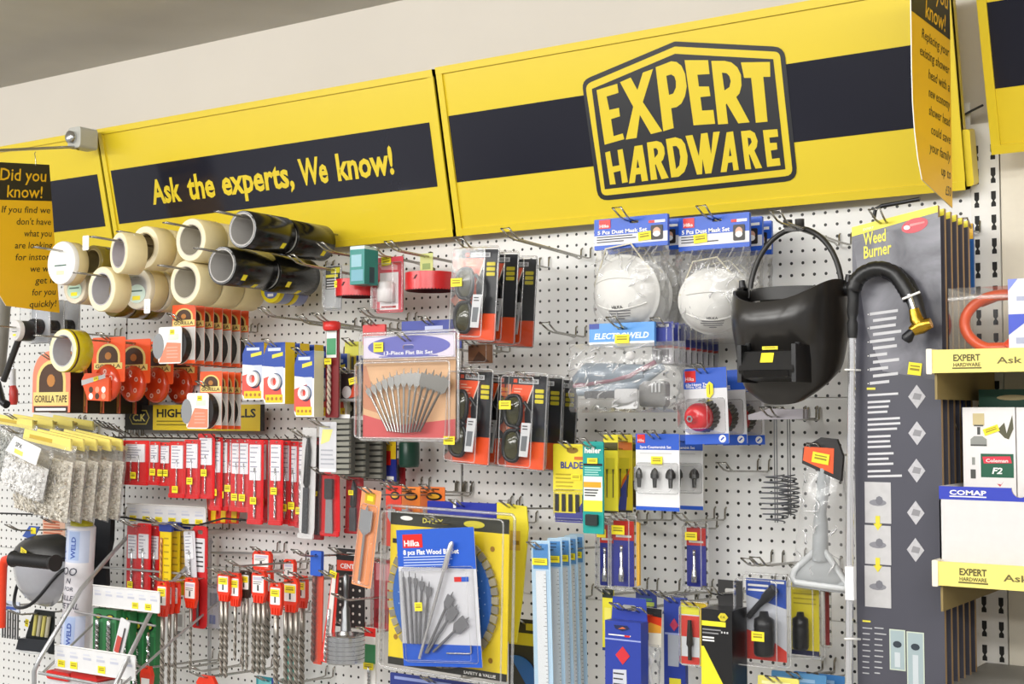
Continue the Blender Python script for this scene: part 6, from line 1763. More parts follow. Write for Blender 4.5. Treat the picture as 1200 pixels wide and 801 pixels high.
a.text('3pce Countersink Set', -w * .4, h * .81, h * .035, WHT, -.001, w=w * .72, bold=.02); a.lines(-w * .4, w * .35, h * .75, 1, .01, h * .01, LGREY, -.001); a.build('card', o)
for i in range(3):
    a = MB(); x = -w * .36 + i * w * .36; s_ = .75 + .2 * i
    a.lathe([(.0005, h * .56), (.006 * s_, h * .53), (.0095 * s_, h * .48), (.0095 * s_, h * .43), (.005, h * .41), (.004, h * .30), (.0005, h * .30)], M('#5f5f5e', .3, .9), (x, -.012, 0), 'z', 8, smooth=False); a.build('countersink_bit', o)
shell('blister', o, w, h, -w * .48, h * .22, w * .48, h * .62, .022, rim=.002)
stack(o, 1, .105, 'white and blue card with three countersink bits, {} on the hook', drop=.03)
sticker(o, w * .0, h * .655, .026, .016, -.003)
hook_for(F, 'wire hook holding the countersink bit cards')
# nut driver packs
def nut_pack(l, t, r, b, d, label, side=None):
    F = fr(l, t, r, b, d)
    o = root('nut_driver_pack', label, 'bit pack', F)
    w, h = F.w, F.h
    a = MB(); a.prism(rrect(-w * .4, h * .05, w * .4, h * .92, .003), 0, .002, M('#28308c', .35), side=M(side, .4) if side else None); a.rect(-w * .4, h * .66, w * .4, h * .92, -.0005, M('#cf2f28', .35)); a.rect(-w * .3, h * .7, w * .3, h * .73, -.001, WHT); a.build('card', o)
    a = MB(); a.lathe([(.0005, h * .12), (.0065, h * .12), (.0065, h * .22), (.0055, h * .24), (.0055, h * .3), (.0035, h * .32), (.0035, h * .5), (.002, h * .52), (.0035, h * .54), (.0035, h * .6), (.0005, h * .6)], STEEL, (0, -.010, 0), 'z', 14); a.build('nut_driver', o)
    shell('blister', o, w, h, -w / 2, 0, w / 2, h, .022, rim=.006, r=.005)
    sticker(o, 0, h * .81, w * .5, h * .12, -.024)
    if side: MB().prism([(w * .5, h * .06), (w * .62, h * .08), (w * .62, h * .9), (w * .5, h * .92)], -.002, .004, M(side, .4)).build('side_card', o)
    hook_for(F, 'wire hook holding the ' + label.split(',')[0])
nut_pack(716, 603, 746, 691, .20, 'clear nut driver pack with yellow side card, under the yellow blade cards', '#d8a83a')
nut_pack(701, 608, 722, 690, .16, 'clear nut driver pack half hidden, left of the yellow-sided one')
nut_pack(802, 612, 830, 691, .08, 'clear nut driver pack hanging alone close to the pegboard')
# lower row of boxes
F = fr(709, 728, 751, 840, .30)
o = root('hang_box', 'tall royal blue box with red diamond and window tab', 'box', F)
w, h = F.w, F.h
BB = M('#2a3f9e', .35)
a = MB(); a.box(-w / 2, w / 2, 0, .03, 0, h, BB); a.prism([(-w / 2, h), (w / 2, h), (w * .46, h + .045), (-w * .46, h + .045)], .026, .028, BB, holes=[rrect(-w * .2, h + .018, w * .2, h + .03, .005)])
a.rect(-w / 2, h * .8, w / 2, h * .815, -.0005, M('#9aa6da', .4)); a.prism([(0, h * .55), (w * .2, h * .645), (0, h * .74), (-w * .2, h * .645)], -.0012, 0, M('#cf2f38', .4)); a.prism([(0, h * .90), (w * .2, h * .93), (w * .12, h * .96), (-w * .25, h * .96), (-w * .2, h * .92)], -.001, 0, M('#1a2350', .4)); a.poly([(-w * .12, h * .92), (w * .1, h * .93), (0, h * .945)], -.0015, M('#d8703a', .4)); a.lines(-w * .4, w * .3, h * .86, 1, .01, h * .012, WHT, -.0006); a.rect(w * .05, h * .84, w * .2, h * .86, -.0008, RED); a.build('box', o)
a = MB(); a.prism([(-w * .3, h * .1), (w * .12, h * .1), (w * .1, h * .5), (-w * .27, h * .49)], -.001, 0, M('#c9cdd6', .4)); a.lines(-w * .26, w * .08, h * .46, 6, h * .055, h * .015, INK, -.0015); a.build('paper_label', o)
sticker(o, w * .05, h * .04, .026, .016, -.002); hook_for(F, 'wire hook holding the tall royal blue box', inset=-.022)
def flat_card(l, t, r, b, d, label, col, parts, cat='tool pack', roll=0, hooklab=None, name='tool_card', clear=False, thick=.003):
    F = fr(l, t, r, b, d, roll=roll)
    o = root(name, label, cat, F)
    w, h = F.w, F.h
    a = MB(); a.prism(rrect(-w / 2, 0, w / 2, h, .003), 0, thick, M(col, .38))
    for k, (x0, z0, x1, z1, cc) in enumerate(parts): a.rect(x0 * w, z0 * h, x1 * w, z1 * h, -.0005 - .0003 * k, M(cc, .4))
    a.build('card', o)
    if clear: shell('blister', o, w, h, -w * .5, 0, w * .5, h, .02, rim=.004)
    hook_for(F, 'wire hook holding the ' + (hooklab or label))
    return o, w, h
flat_card(706, 690, 719, 762, .2, 'narrow yellow card with dark top left of the royal blue box', '#e6dc35', [(-.5, .86, .5, 1, '#232c28'), (-.5, 0, .5, .05, '#1f2f6e'), (-.3, .3, .3, .7, '#efe56a')], hooklab='narrow yellow card')
flat_card(745, 691, 769, 716, .18, 'small dark blue tab card with yellow print above the clear packet', '#1f2f70', [(-.35, .1, .4, .45, '#8c9a3a'), (-.3, .5, .3, .62, '#3a6a5a')], hooklab='small dark blue tab card')
F = fr(750, 712, 776, 812, .24, roll=2)
o = root('clear_packet', 'clear packet with flame-coloured header and a white curl inside', 'packet', F)
w, h = F.w, F.h
a = MB(); a.prism(rrect(-w / 2, h * .55, w / 2, h, .003), 0, .002, M('#f0ead8', .4)); a.rect(-w / 2, h * .88, w / 2, h, -.0005, M('#2b2a2a', .4)); a.poly([(-w / 2, h * .74), (w / 2, h * .78), (w / 2, h * .9), (-w / 2, h * .92)], -.0008, M('#e0401c', .4)); a.poly([(-w / 2, h * .7), (w / 2, h * .72), (w / 2, h * .8), (0, h * .83), (-w / 2, h * .76)], -.0011, M('#f0a83a', .4)); a.rect(-w * .45, h * .62, -w * .05, h * .7, -.001, M('#8a8a96', .4)); a.build('header_card', o)
f, b, fs = pillow(w, h * .58, .014, crumple=.003, seed=77); a = MB(); a.add(f, fs, BAG, True); a.add(b, [q[::-1] for q in fs], BAG, True); a.build('clear_bag', o)
MB().tube([(-w * .1, -.004, h * .5), (w * .15, -.005, h * .4), (w * .0, -.004, h * .3), (w * .2, -.004, h * .05)], [.004, .006, .005, .003], WHT, 8).build('white_curl', o); hook_for(F, 'wire hook holding the clear flame-topped packet', L=.30)
o, w, h = flat_card(778, 700, 803, 815, .2, 'dark blue pack with pale label behind the red and yellow blister', '#2b3f98', [(-.45, .62, .45, .64, '#9aa6da'), (-.3, .3, .2, .62, '#aab0bc'), (-.25, .09, .3, .18, '#e3d93a')], hooklab='dark blue pack with pale label', thick=.012)
MB().prism([(0, h * .66), (w * .2, h * .72), (0, h * .79), (-w * .2, h * .72)], -.002, 0, M('#b83a5a', .4)).build('emblem', o)
o, w, h = flat_card(798, 705, 829, 780, .26, 'red and white blister with yellow side and a dark bit, left of the black box', '#e4c528', [(-.48, .0, .2, .8, '#d8dde0'), (-.48, .45, .2, .78, '#d23a2e'), (-.48, .80, .2, .96, '#e3df3a'), (-.48, .02, .2, .14, '#d23a2e')], hooklab='red and white blister', clear=True)
MB().tube([(-w * .1, -.008, h * .1), (-w * .1, -.008, h * .3), (-w * .1, -.008, h * .34), (-w * .1, -.008, h * .72)], [.004, .004, .007, .004], M('#3a3a36', .35, .6), 10).build('bit', o)
F = fr(822, 714, 858, 830, .31)
o = root('hang_box', 'tall black and yellow box with hang tab left of the chuck packs', 'box', F)
w, h = F.w, F.h
a = MB(); KB = M('#1a1a1b', .3); a.box(-w / 2, w / 2, 0, .066, 0, h, KB); a.prism([(-w * .4, h), (w * .4, h), (w * .4, h + .05), (-w * .4, h + .05)], .060, .062, M('#2c2b2b', .35), holes=[rrect(-w * .18, h + .024, w * .18, h + .034, .004)])
a.poly([(-w * .5, 0), (w * .5, 0), (w * .5, h * .08), (-w * .42, h * .62), (-w * .5, h * .62)], -.0005, M('#ecdf2e', .35)); a.rect(-w * .48, h * .83, w * .3, h * .88, -.0006, M('#ecdf2e', .4))
hxp = [(w * .05, h * .93), (w * .14, h * .97), (w * .28, h * .97), (w * .38, h * .93), (w * .28, h * .89), (w * .14, h * .89)]; a.prism(hxp, -.001, 0, M('#d6c62c', .4)); a.text('C.K', w * .215, h * .92, h * .022, BLK, -.0014, w=w * .16, align='C', bold=.02)
a.lines(-w * .46, w * .2, h * .80, 2, h * .035, h * .014, M('#8a8a8c', .5), -.0006); a.lines(-w * .46, w * .0, h * .72, 2, h * .03, h * .016, WHT, -.0006)
for i in range(3): a.rect(w * (.15 + .09 * i), h * .765, w * (.2 + .09 * i), h * .785, -.0006, LGREY)
a.build('box', o); hook_for(F, 'wire hook holding the tall black and yellow box', inset=-.028)
def chuck(l, t, r, b, d, label, blue):
    F = fr(l, t, r, b, d)
    o = root('drill_chuck_pack', label, 'drill chuck', F, None)
    w, h = F.w, F.h
    a = MB()
    if blue:
        a.prism(rrect(-w * .42, h * .05, w * .42, h * .9, .003), 0, .002, M('#c9ccd4', .4)); a.poly([(-w * .42, h * .72), (w * .42, h * .6), (w * .42, h * .9), (-w * .42, h * .9)], -.0005, M('#2a4fae', .35)); a.poly([(-w * .42, h * .05), (w * .42, h * .05), (w * .42, h * .16), (0, h * .3), (-w * .42, h * .36)], -.0005, M('#dc3a2e', .35)); a.lines(-w * .38, w * .1, h * .84, 2, h * .05, h * .022, WHT, -.001); a.rect(w * .1, h * .86, w * .38, h * .885, -.001, WHT)
    else:
        a.prism(rrect(-w * .36, h * .03, w * .36, h * .93, .003), 0, .002, M('#ead92e', .38)); a.rect(-w * .36, h * .03, w * .36, h * .09, -.0005, NAVY); a.lines(-w * .3, w * .3, h * .8, 3, h * .06, h * .015, M('#b8a41c', .5), -.001)
    a.build('card', o)
    c_ = MB(); R = w * .2; cx = w * (.06 if blue else -.02); q = -R - .004
    c_.lathe([(.0005, h * .12), (R * .86, h * .12), (R, h * .15), (R, h * .38), (R * .95, h * .40), (R, h * .42), (R * .96, h * .5), (R * .5, h * .53), (R * .4, h * .58), (.0005, h * .58)], M('#1b1c1e', .3, .2), (cx, q, 0), 'z', 22); c_.build('chuck', o)
    if blue:
        s_ = MB(); s_.tube([(-w * .32, -.012, h * .5), (-w * .1, -.014, h * .63), (w * .0, -.014, h * .68), (w * .05, -.014, h * .71), (w * .24, -.014, h * .82)], [.006, .006, .007, .010, .010], M('#232427', .3, .3), 10); s_.build('adaptor', o)
    shell('blister', o, w, h, -w / 2, 0, w / 2, h * .95, 2 * R + .012, rim=.006, r=.008)
    MB().prism(rrect(-w * .45, h * .93, w * .45, h * 1.08, .006), .001, .002, CLEAR, holes=[hang_hole(0, h * 1.03)]).build('hang_tab', o)
    if blue: sticker(o, w * .06, h * .34, .026, .018, -2 * R - .013)
    hook_for(F, 'wire hook holding the ' + label.split(' with')[0], L=F.d + .05, inset=-.008)
chuck(870, 667, 926, 779, .23, 'blue and red drill chuck pack with silver window, right of the black box', True)
chuck(921, 676, 966, 770, .16, 'yellow drill chuck pack with black chuck, below the squeegee', False)
F = fr(962, 686, 974, 758, .12)
o = root('clear_pack', 'edge of a clear pack with a red strip right of the yellow chuck pack', 'blister pack', F)
MB().prism(rrect(-F.w * .2, .004, F.w * .3, F.h * .9, .002), 0, .002, M('#a83a4a', .4)).build('card', o); shell('blister', o, F.w, F.h, -F.w / 2, 0, F.w / 2, F.h, .02); hook_for(F, 'wire hook holding the clear pack with the red strip')
for i, (l, t, r, b, cc, d) in enumerate(((888, 793, 936, 840, '#e6dc6a', .26), (904, 788, 968, 840, '#5c9ad0', .16), (930, 789, 990, 840, '#3f7fc0', .12))):
    flat_card(l, t, r, b, d, ['pale yellow card top at the bottom edge', 'light blue card top at the bottom edge', 'mid blue card top at the bottom edge'][i] + ' under the chuck packs', cc, [(-.4, .8, .3, .88, '#f2eeb0' if i == 0 else '#9cc4ea')], hooklab=['pale yellow card', 'light blue card', 'mid blue card'][i] + ' at the bottom edge')
# bare hooks on the open stretch
for (px, py, L, t) in ((896, 552, .21, 'on the open pegboard left of the coil brushes'), (845, 608, .20, 'right of the countersink cards'), (742, 612, .12, 'under the countersink cards'), (912, 659, .16, 'above the yellow chuck pack, left of the squeegee'), (690, 697, .20, 'in the row of boxes at the right of the rulers'), (830, 692, .24, 'reaching left over the dark blue pack')):
    c = P(px, py, 0); hook(c.x, c.z, L, 'bare wire hook ' + t, tilt=2)
# ------------------------------------------------------------------ coil brushes
for i, (l, t, r, b, d, wx) in enumerate(((893, 556, 926, 612, .20, 907), (914, 556, 936, 604, .12, 929))):
    F = fr(l, t, r, b, d)
    o = root('coil_brush', ['coiled wire tube brush in front, hanging by a flat grey handle', 'coiled wire tube brush behind the front one'][i], 'brush', F, 'coiled wire tube brushes')
    w, h = F.w, F.h
    top = P(wx, 487, d).z - F.loc.z
    a = MB(); a.tube([(-.0025, 0, 0), (-.0025, 0, top)], .0011, DSTEEL, 6); a.tube([(.0025, 0, 0), (.0025, 0, top)], .0011, DSTEEL, 6); a.build('twisted_stem', o)
    c_ = MB(); pts = []; N = 11 * 12
    for q in range(N + 1):
        tt = q / N; an = tt * 9 * 2 * PI; R = w * .5 * (.55 + .45 * min(1, tt * 4)) * (.6 + .4 * min(1, (1 - tt) * 3)); pts.append((R * math.cos(an), R * math.sin(an), h * tt))
    c_.tube(pts, .0015, M('#6b6d72', .35, .7), 5); c_.build('wire_coil', o)
    s_ = MB(); s_.prism([(-w * .95, top - .008), (w * 1.0, top - .006), (w * 1.0, top + .013), (-w * .2, top + .014), (-w * .95, top + .002)], -.004, .006, M('#a5a0a4', .25, .4)); s_.build('flat_handle', o)
    hook(F.loc.x, F.loc.z + top - F.d * .035 - .002, F.d + .05, 'wire hook carrying the ' + ['front', 'rear'][i] + ' coiled tube brush', tilt=2)
# ------------------------------------------------------------------ squeegee in a bag
F = fr(926, 512, 996, 692, .20)
o = root('squeegee_pack', 'bagged grey squeegee with orange and black header beside the chrome pole', 'squeegee', F)
w, h = F.w, F.h
f, b, fs = pillow(w, h * .86, .026, nx=12, nz=18, crumple=.004, seed=55)
f = [(p[0] * (.52 + .48 * min(1, max(0, 1.1 - p[2] / h))) + w * .12 * (p[2] / h), p[1], p[2]) for p in f]; b = [(p[0] * (.52 + .48 * min(1, max(0, 1.1 - p[2] / h))) + w * .12 * (p[2] / h), p[1], p[2]) for p in b]
a = MB(); a.add(f, fs, BAGH, True); a.add(b, [q[::-1] for q in fs], BAG, True); creases(a, w * .8, h * .8, .026, 16, 8); a.build('clear_bag', o)
a = MB(); a.prism([(-w * .22, h * .83), (w * .42, h * .72), (w * .46, h * .88), (w * .36, h * .99), (w * .1, h * 1.0), (-w * .2, h * .93)], -.022, -.012, M('#232020', .4)); a.poly([(-w * .2, h * .85), (w * .3, h * .765), (w * .32, h * .93), (-w * .17, h * .94)], -.0226, M('#ea5a24', .4)); a.build('header_card', o)
sticker(o, w * .1, h * .865, .034, .02, -.024, -10)
SG = M('#a6aaac', .3); a = MB(); a.tube([(w * .02, -.008, h * .2), (w * .04, -.01, h * .45), (w * .04, -.01, h * .5), (w * .12, -.01, h * .8)], [.016, .014, .011, .013], SG, 14); a.build('handle', o)
a = MB(); a.tube([(w * .02, -.012, h * .29), (-w * .40, -.012, h * .13), (-w * .44, -.012, h * .08), (-w * .38, -.012, h * .05), (w * .44, -.012, h * .03), (w * .47, -.012, h * .07), (w * .06, -.012, h * .29)], .0062, M('#d3d6d8', .2), 10); a.prism([(w * .03, h * .27), (-w * .38, h * .12), (-w * .38, h * .06), (w * .44, h * .045)], -.010, -.007, M('#b4b8ba', .3)); a.build('triangular_head', o)
MB().prism([(-w * .44, h * .02), (w * .46, h * .0), (w * .46, h * .035), (-w * .44, h * .055)], -.013, -.009, M('#8d9092', .5)).build('rubber_blade', o)
hook_for(F, 'wire hook holding the bagged squeegee', inset=.03)

# ------------------------------------------------------------------ weed burner
F = fr(1001, 246, 1103, 850, .30)
w, h = F.w, F.h
o = root('weed_burner_card', 'front tall grey card lettered Weed Burner behind the chrome pole', 'card', F, 'tall weed burner cards')
GC = M('#4c4c56', .3, coat=.3, var=.12, scale=9)
px2 = lambda px, py: ((P(px, py, .30) - F.loc).x, (P(px, py, .30) - F.loc).z)
tl, tr = px2(1001, 266), px2(1103, 240)
a = MB(); a.prism([(-w / 2, 0), (w / 2, 0), (w / 2, tr[1]), (-w / 2, tl[1])], 0, .010, GC, side=M('#a88a62', .7))
y2l, y2r = px2(1001, 277), px2(1103, 248)
a.poly([(-w / 2, y2l[1]), (w / 2, y2r[1]), (w / 2, tr[1]), (-w / 2, tl[1])], -.0005, M('#e9dc3a', .35))
SMOKE = bpy.data.materials.new('printed_smoke'); SMOKE.use_nodes = True
nt_ = SMOKE.node_tree; tc_ = nt_.nodes.new('ShaderNodeTexCoord'); nz_ = nt_.nodes.new('ShaderNodeTexNoise'); nz_.inputs['Scale'].default_value = 9; nz_.inputs['Detail'].default_value = 5; nz_.inputs['Distortion'].default_value = .8
cr_ = nt_.nodes.new('ShaderNodeValToRGB'); cr_.color_ramp.elements[0].position = .35; cr_.color_ramp.elements[1].position = .72
cr_.color_ramp.elements[0].color = hexc('#45454d'); cr_.color_ramp.elements[1].color = hexc('#94949d')
nt_.links.new(tc_.outputs['Object'], nz_.inputs['Vector']); nt_.links.new(nz_.outputs['Fac'], cr_.inputs[0]); nt_.links.new(cr_.outputs[0], nt_.nodes['Principled BSDF'].inputs['Base Color'])
nt_.nodes['Principled BSDF'].inputs['Roughness'].default_value = .3
A = px2(1003, 448); B = px2(1102, 262)
a.poly([(A[0], B[1] - .03), (A[0] + .02, A[1] + .1), (A[0] + .05, A[1] + .02), (B[0], A[1]), (B[0], B[1] + .012), (A[0], B[1] - .02)], -.0004, SMOKE)
def sk(k, x0):
    return lambda p: (p[0], p[1], p[2] + k * (p[0] - x0))
YT = M('#e6dc4a', .4)
def ptxt(t, px0, py, px1, hpx, mat, k, bold=.02):
    A = px2(px0, py); B = px2(px1, py)
    kk = (F.loc - CAM).dot(FWD) / F_PX
    a.text(t, A[0], A[1], hpx * kk, mat, -.0012, w=B[0] - A[0], bold=bold, fn=sk(k, A[0]))
ptxt('Weed', 1012, 287.5, 1038.5, 15, YT, .14); ptxt('Burner', 1012.5, 303, 1045, 15, YT, .14); ptxt('EXPERT', 1012, 270.5, 1024, 3, WHT, .14, 0)
el = px2(1072, 264); a.prism([(el[0] + .024 * math.cos(t * PI / 12), el[1] + .013 * math.sin(t * PI / 12) + .004 * math.cos(t * PI / 12)) for t in range(24)], -.001, 0, M('#c2283a', .3)); a.poly(circ(el[0] - .014, el[1] - .003, .006, 12, .004), -.0015, WHT); a.poly([(el[0] - .010, el[1] - .002), (el[0] + .018, el[1] + .003), (el[0] + .018, el[1] + .006), (el[0] - .008, el[1] + .003)], -.0015, M('#ec8a8a', .4))
yy = 368.0
for i in range(11):
    A = px2(1019.5, yy); L = (.052, .043, .048, .052, .046, .044, .032, .048, .034, .046, .036)[i]
    x0 = A[0] + (.006 if i % 2 else 0)
    if i % 2 == 0: a.add([sk(.09, A[0])(p) for p in [(A[0] - .004, -.001, A[1] - .001), (A[0] - .002, -.001, A[1] - .001), (A[0] - .002, -.001, A[1] + .001), (A[0] - .004, -.001, A[1] + .001)]], [(0, 1, 2, 3)], WHT)
    a.add([sk(.09, A[0])(p) for p in [(x0, -.001, A[1] - .0026), (x0 + L, -.001, A[1] - .0026), (x0 + L, -.001, A[1] + .0026), (x0, -.001, A[1] + .0026)]], [(0, 1, 2, 3)], M('#c9c9cc', .5)); yy += 8.1
hd = px2(1016, 456.5); a.rect(hd[0], hd[1], hd[0] + .016, hd[1] + .004, -.001, YT)
yy = 463.0
for i in range(15):
    A = px2(1017, yy); L = .034 + .03 * random.random(); a.add([sk(.05, A[0])(p) for p in [(A[0], -.001, A[1] - .002), (A[0] + L, -.001, A[1] - .002), (A[0] + L, -.001, A[1] + .002), (A[0], -.001, A[1] + .002)]], [(0, 1, 2, 3)], M('#cfcfd2', .5)); yy += (6 if i % 3 else 8.2)
for (cx_, cy_) in ((1074.6, 464.5), (1074.8, 507.3), (1074.2, 551), (1073.3, 600.5), (1073, 644)):
    A = px2(cx_, cy_); a.prism([(A[0] - .0155, A[1]), (A[0], A[1] - .021), (A[0] + .0155, A[1]), (A[0], A[1] + .021)], -.001, 0, M('#bdbcc0', .5, var=.2, scale=160)); a.poly([(A[0] - .008, A[1] - .004), (A[0] + .006, A[1] - .006), (A[0] + .009, A[1] + .004), (A[0] - .004, A[1] + .007)], -.0015, M('#8d8c90', .5))
for (y0_, y1_) in ((565, 612), (616, 660), (664, 710)):
    A = px2(1014, y1_); B = px2(1044, y0_); a.rect(A[0], A[1], B[0], B[1], -.001, M('#c2c1c2', .5, var=.12, scale=60)); cxm, czm = (A[0] + B[0]) / 2, (A[1] + B[1]) / 2
    a.poly(circ(cxm, czm, .016, 12, .006), -.0014, M('#85858c', .5)); a.poly(circ(cxm + .003, czm + .004, .007, 8, .008), -.0016, M('#74747c', .5))
for y0_ in (612, 661):
    A = px2(1029, y0_); a.prism([(A[0] - .004, A[1] + .012), (A[0] + .004, A[1] + .012), (A[0] + .004, A[1] - .002), (A[0] + .008, A[1] - .002), (A[0], A[1] - .014), (A[0] - .008, A[1] - .002), (A[0] - .004, A[1] - .002)], -.002, -.001, M('#dfd23a', .4))
hd = px2(1011, 728); a.rect(hd[0], hd[1], hd[0] + .015, hd[1] + .003, -.001, YT)
for i in range(9):
    for (x_, L) in ((1011, .012 + .006 * random.random()), (1025, .01 + .012 * random.random())):
        A = px2(x_, 735 + i * 6.6); a.rect(A[0], A[1] - .001, A[0] + L, A[1] + .001, -.001, M('#b9b9bc', .5))
for (l_, t_, r_, b_) in ((1043, 738, 1061, 784), (1064, 741, 1083, 840)):
    A = px2(l_, b_); B = px2(r_, t_); a.rect(A[0], A[1], B[0], B[1], -.001, M('#c9d3c0', .5)); a.rect(A[0] + .002, A[1] + .002, B[0] - .002, B[1] - .002, -.0014, M('#9fb0b4', .5)); cxm = (A[0] + B[0]) / 2; a.poly(circ(cxm, B[1] - .026, .008, 12, .006), -.0018, M('#2c3640', .5)); a.rect(cxm - .005, A[1] + .006, cxm + .005, B[1] - .04, -.0018, M('#c4ccd0', .4))
a.build('printed_card', o)
pole = MB(); pk = lambda px, py, d=.325: tuple(P(px, py, d) - F.loc)
pole.tube([pk(999, 385), pk(996.5, 600), pk(994.5, 850)], .0072, M('#f2f2f3', .1, .75), 14); pole.build('pole', o)
cn = MB(); cn.tube([pk(999, 396), pk(999, 388), pk(999, 378), pk(999, 374), pk(999, 366), pk(1000, 352), pk(1000, 338)], [.008, .0095, .0095, .007, .0105, .010, .011], RUBBER, 14); cn.build('connector', o)
hs_ = MB(); ctrl = [(1000, 340), (1004, 328), (1012, 320), (1024, 315), (1036, 315), (1048, 320), (1056, 330), (1062, 340), (1069, 352)]
pts = []; rs = []
for i in range(len(ctrl) - 1):
    for k in range(4):
        t = k / 4; pts.append(pk(ctrl[i][0] * (1 - t) + ctrl[i + 1][0] * t, ctrl[i][1] * (1 - t) + ctrl[i + 1][1] * t, .335)); rs.append(.0135 + .0012 * ((i * 4 + k) % 2))
hs_.tube(pts, rs, M('#19191a', .35), 14); hs_.build('hose', o)
hs2 = MB(); hs2.tube([pk(x, y, .322) for x, y in ((1036, 318), (1050, 322), (1062, 334), (1072, 352), (1078, 372), (1084, 386))], [.012, .016, .017, .015, .012, .011], M('#1d1d1f', .4), 12); hs2.build('handle_grip', o)
bv = MB(); bv.tube([pk(1065, 345, .345), pk(1071, 364, .345)], .0052, M('#d8dadc', .2, 1.0), 10); bv.tube([pk(1071, 362, .345), pk(1074, 374, .345), pk(1079, 381, .345)], [.009, .012, .013], BRASS, 14); bv.tube([pk(1068, 388, .345), pk(1079, 382, .345), pk(1091, 378, .345)], [.009, .014, .009], BRASS, 14); bv.build('brass_valve', o)
kb = MB(); kb.tube([pk(1070, 386, .348), pk(1063, 396, .352), pk(1061, 399, .352)], [.006, .011, .008], BLK, 10); kb.build('valve_knob', o)
ct = MB(); ct.tube([pk(1058, 350, .352), pk(1068, 346, .358), pk(1078, 342, .352)], .0022, WHT, 6); ct.build('cable_tie', o)
for (y_) in (433, 748):
    ct = MB(); ct.tube([pk(990, y_, .336), pk(998, y_, .338), pk(1008, y_ + .6, .302)], .002, WHT, 6); ct.build('cable_tie', o)
cp_ = MB(); q0, q1 = pk(991.5, 702, .336), pk(1001, 664, .336); cp_.prism([(q0[0], q0[2]), (q1[0], q0[2]), (q1[0], q1[2]), (q0[0], q1[2])], q0[1] - .004, q0[1] + .008, M('#eeeef0', .35)); cp_.build('white_clip', o)
A = px2(1072.5, 432); sticker(o, A[0], A[1], .024, .022, -.002, -8)
ht = MB(); ht.tube([pk(1024, 255, .31), pk(1026, 245, .31), pk(1034, 241, .31), pk(1078, 233, .31)], .004, BLK, 8); ht.build('hanging_loop', o)
for i in range(1, 6):
    c_ = root('weed_burner_card', 'tall weed burner card, %s in the row, showing only its brown edge' % ORD[i], 'card', m=F.m, group='tall weed burner cards')
    b = MB(); b.prism([(-w / 2, 0), (w / 2, 0), (w / 2, tr[1]), (-w / 2, tl[1])], 0, .010, GC, side=M('#a88a62', .7)); b.build('printed_card', c_)
    b = MB(); b.poly([(-w / 2, y2l[1]), (w / 2, y2r[1]), (w / 2, tr[1]), (-w / 2, tl[1])], -.0005, M('#e9dc3a', .35)); b.build('yellow_top_band', c_)
    c_.matrix_world = Matrix.Translation((0, .036 * i, -.0012 * i)) @ F.m
    c_['label'] = 'tall grey weed burner card with yellow top, %s from the front' % ORD[i]
A = px2(1036, 262); hook(F.loc.x + A[0], F.loc.z + A[1] - .3 * .03, .35, 'wire hook carrying the tall weed burner cards', tilt=2)
F = fr(1126, 262, 1141, 345, .05)
o = root('tool_card', 'blue card with yellow top squeezed between weed burner cards and upright', 'tool pack', F)
MB().prism(rrect(-F.w / 2, 0, F.w / 2, F.h, .002), 0, .006, M('#1f5fa8', .4)).rect(-F.w / 2, F.h * .78, F.w / 2, F.h, -.0005, M('#e0ae1e', .4)).rect(-F.w * .3, F.h * .5, F.w * .1, F.h * .6, -.0006, M('#cfe0f0', .4)).build('card', o)
hook_for(F, 'wire hook holding the blue card with yellow top', L=.08)

# ------------------------------------------------------------------ shelves on the right
SH = M('#d9cfae', .5)
def shelf(ytop, ybot, lab, lxl):
    A = P(lxl, (ytop + ybot) / 2, .366); zt = P(1145, ytop, .37).z; zb = P(1145, ybot, .37).z
    o = root('shelf', lab, 'shelf', m=Matrix.Translation((A.x, 0, zb)), group='shelves with yellow price lips')
    H = zt - zb; L = XR - .1 - A.x
    MB().box(0.004, L, -.362, -.004, H - .030, H - .006, SH).build('board', o)
    a = MB(); a.prism([(0.004, 0), (L, 0), (L, H), (0.004, H)], -.372, -.364, M('#efe07a', .4))
    e = MB(); e.prism(rrect(-.006, -.002, .004, H + .002, .002), -.374, -.33, M('#efe6d2', .4)); e.build('end_cap', o)
    t = a
    t.text('EXPERT', .040, H * .5, H * .28, M('#5a5226', .5), -.3726, w=.045, bold=.03); t.text('HARDWARE', .040, H * .26, H * .16, M('#5a5226', .5), -.3726, w=.045, bold=.02); t.text('Ask the experts', .112, H * .36, H * .28, M('#6a6030', .5), -.3726, w=.165, bold=.015)
    t.rect(.038, H * .16, .087, H * .22, -.3726, M('#5a5226', .5)); a.build('price_lip', o)
    b = MB(); b.box(.004, .008, -.36, -.0045, -.045, H - .03, M('#8d7a4a', .5)); b.build('bracket', o)
    return o, A.x, zt
o1, sx, z1 = shelf(408.5, 436, 'upper shelf at the right with yellow lip and orange hose kit on it', 1091)
o2, sx2, z2 = shelf(660, 688.5, 'lower shelf at the right with yellow lip and blue-edged carton on it', 1098)
zl = P(1165, 776, 0).z
o = root('shelf', 'grey bottom shelf corner at the lower right edge', 'shelf', m=Matrix.Translation((P(1120, 800, .2).x, 0, zl - .03)), group='shelves with yellow price lips')
MB().box(0, 2.2, -.36, -.006, 0, .03, M('#8f8d88', .5)).build('board', o); MB().box(0, 2.2, -.370, -.362, -.01, .032, M('#efe07a', .4)).build('price_lip', o)
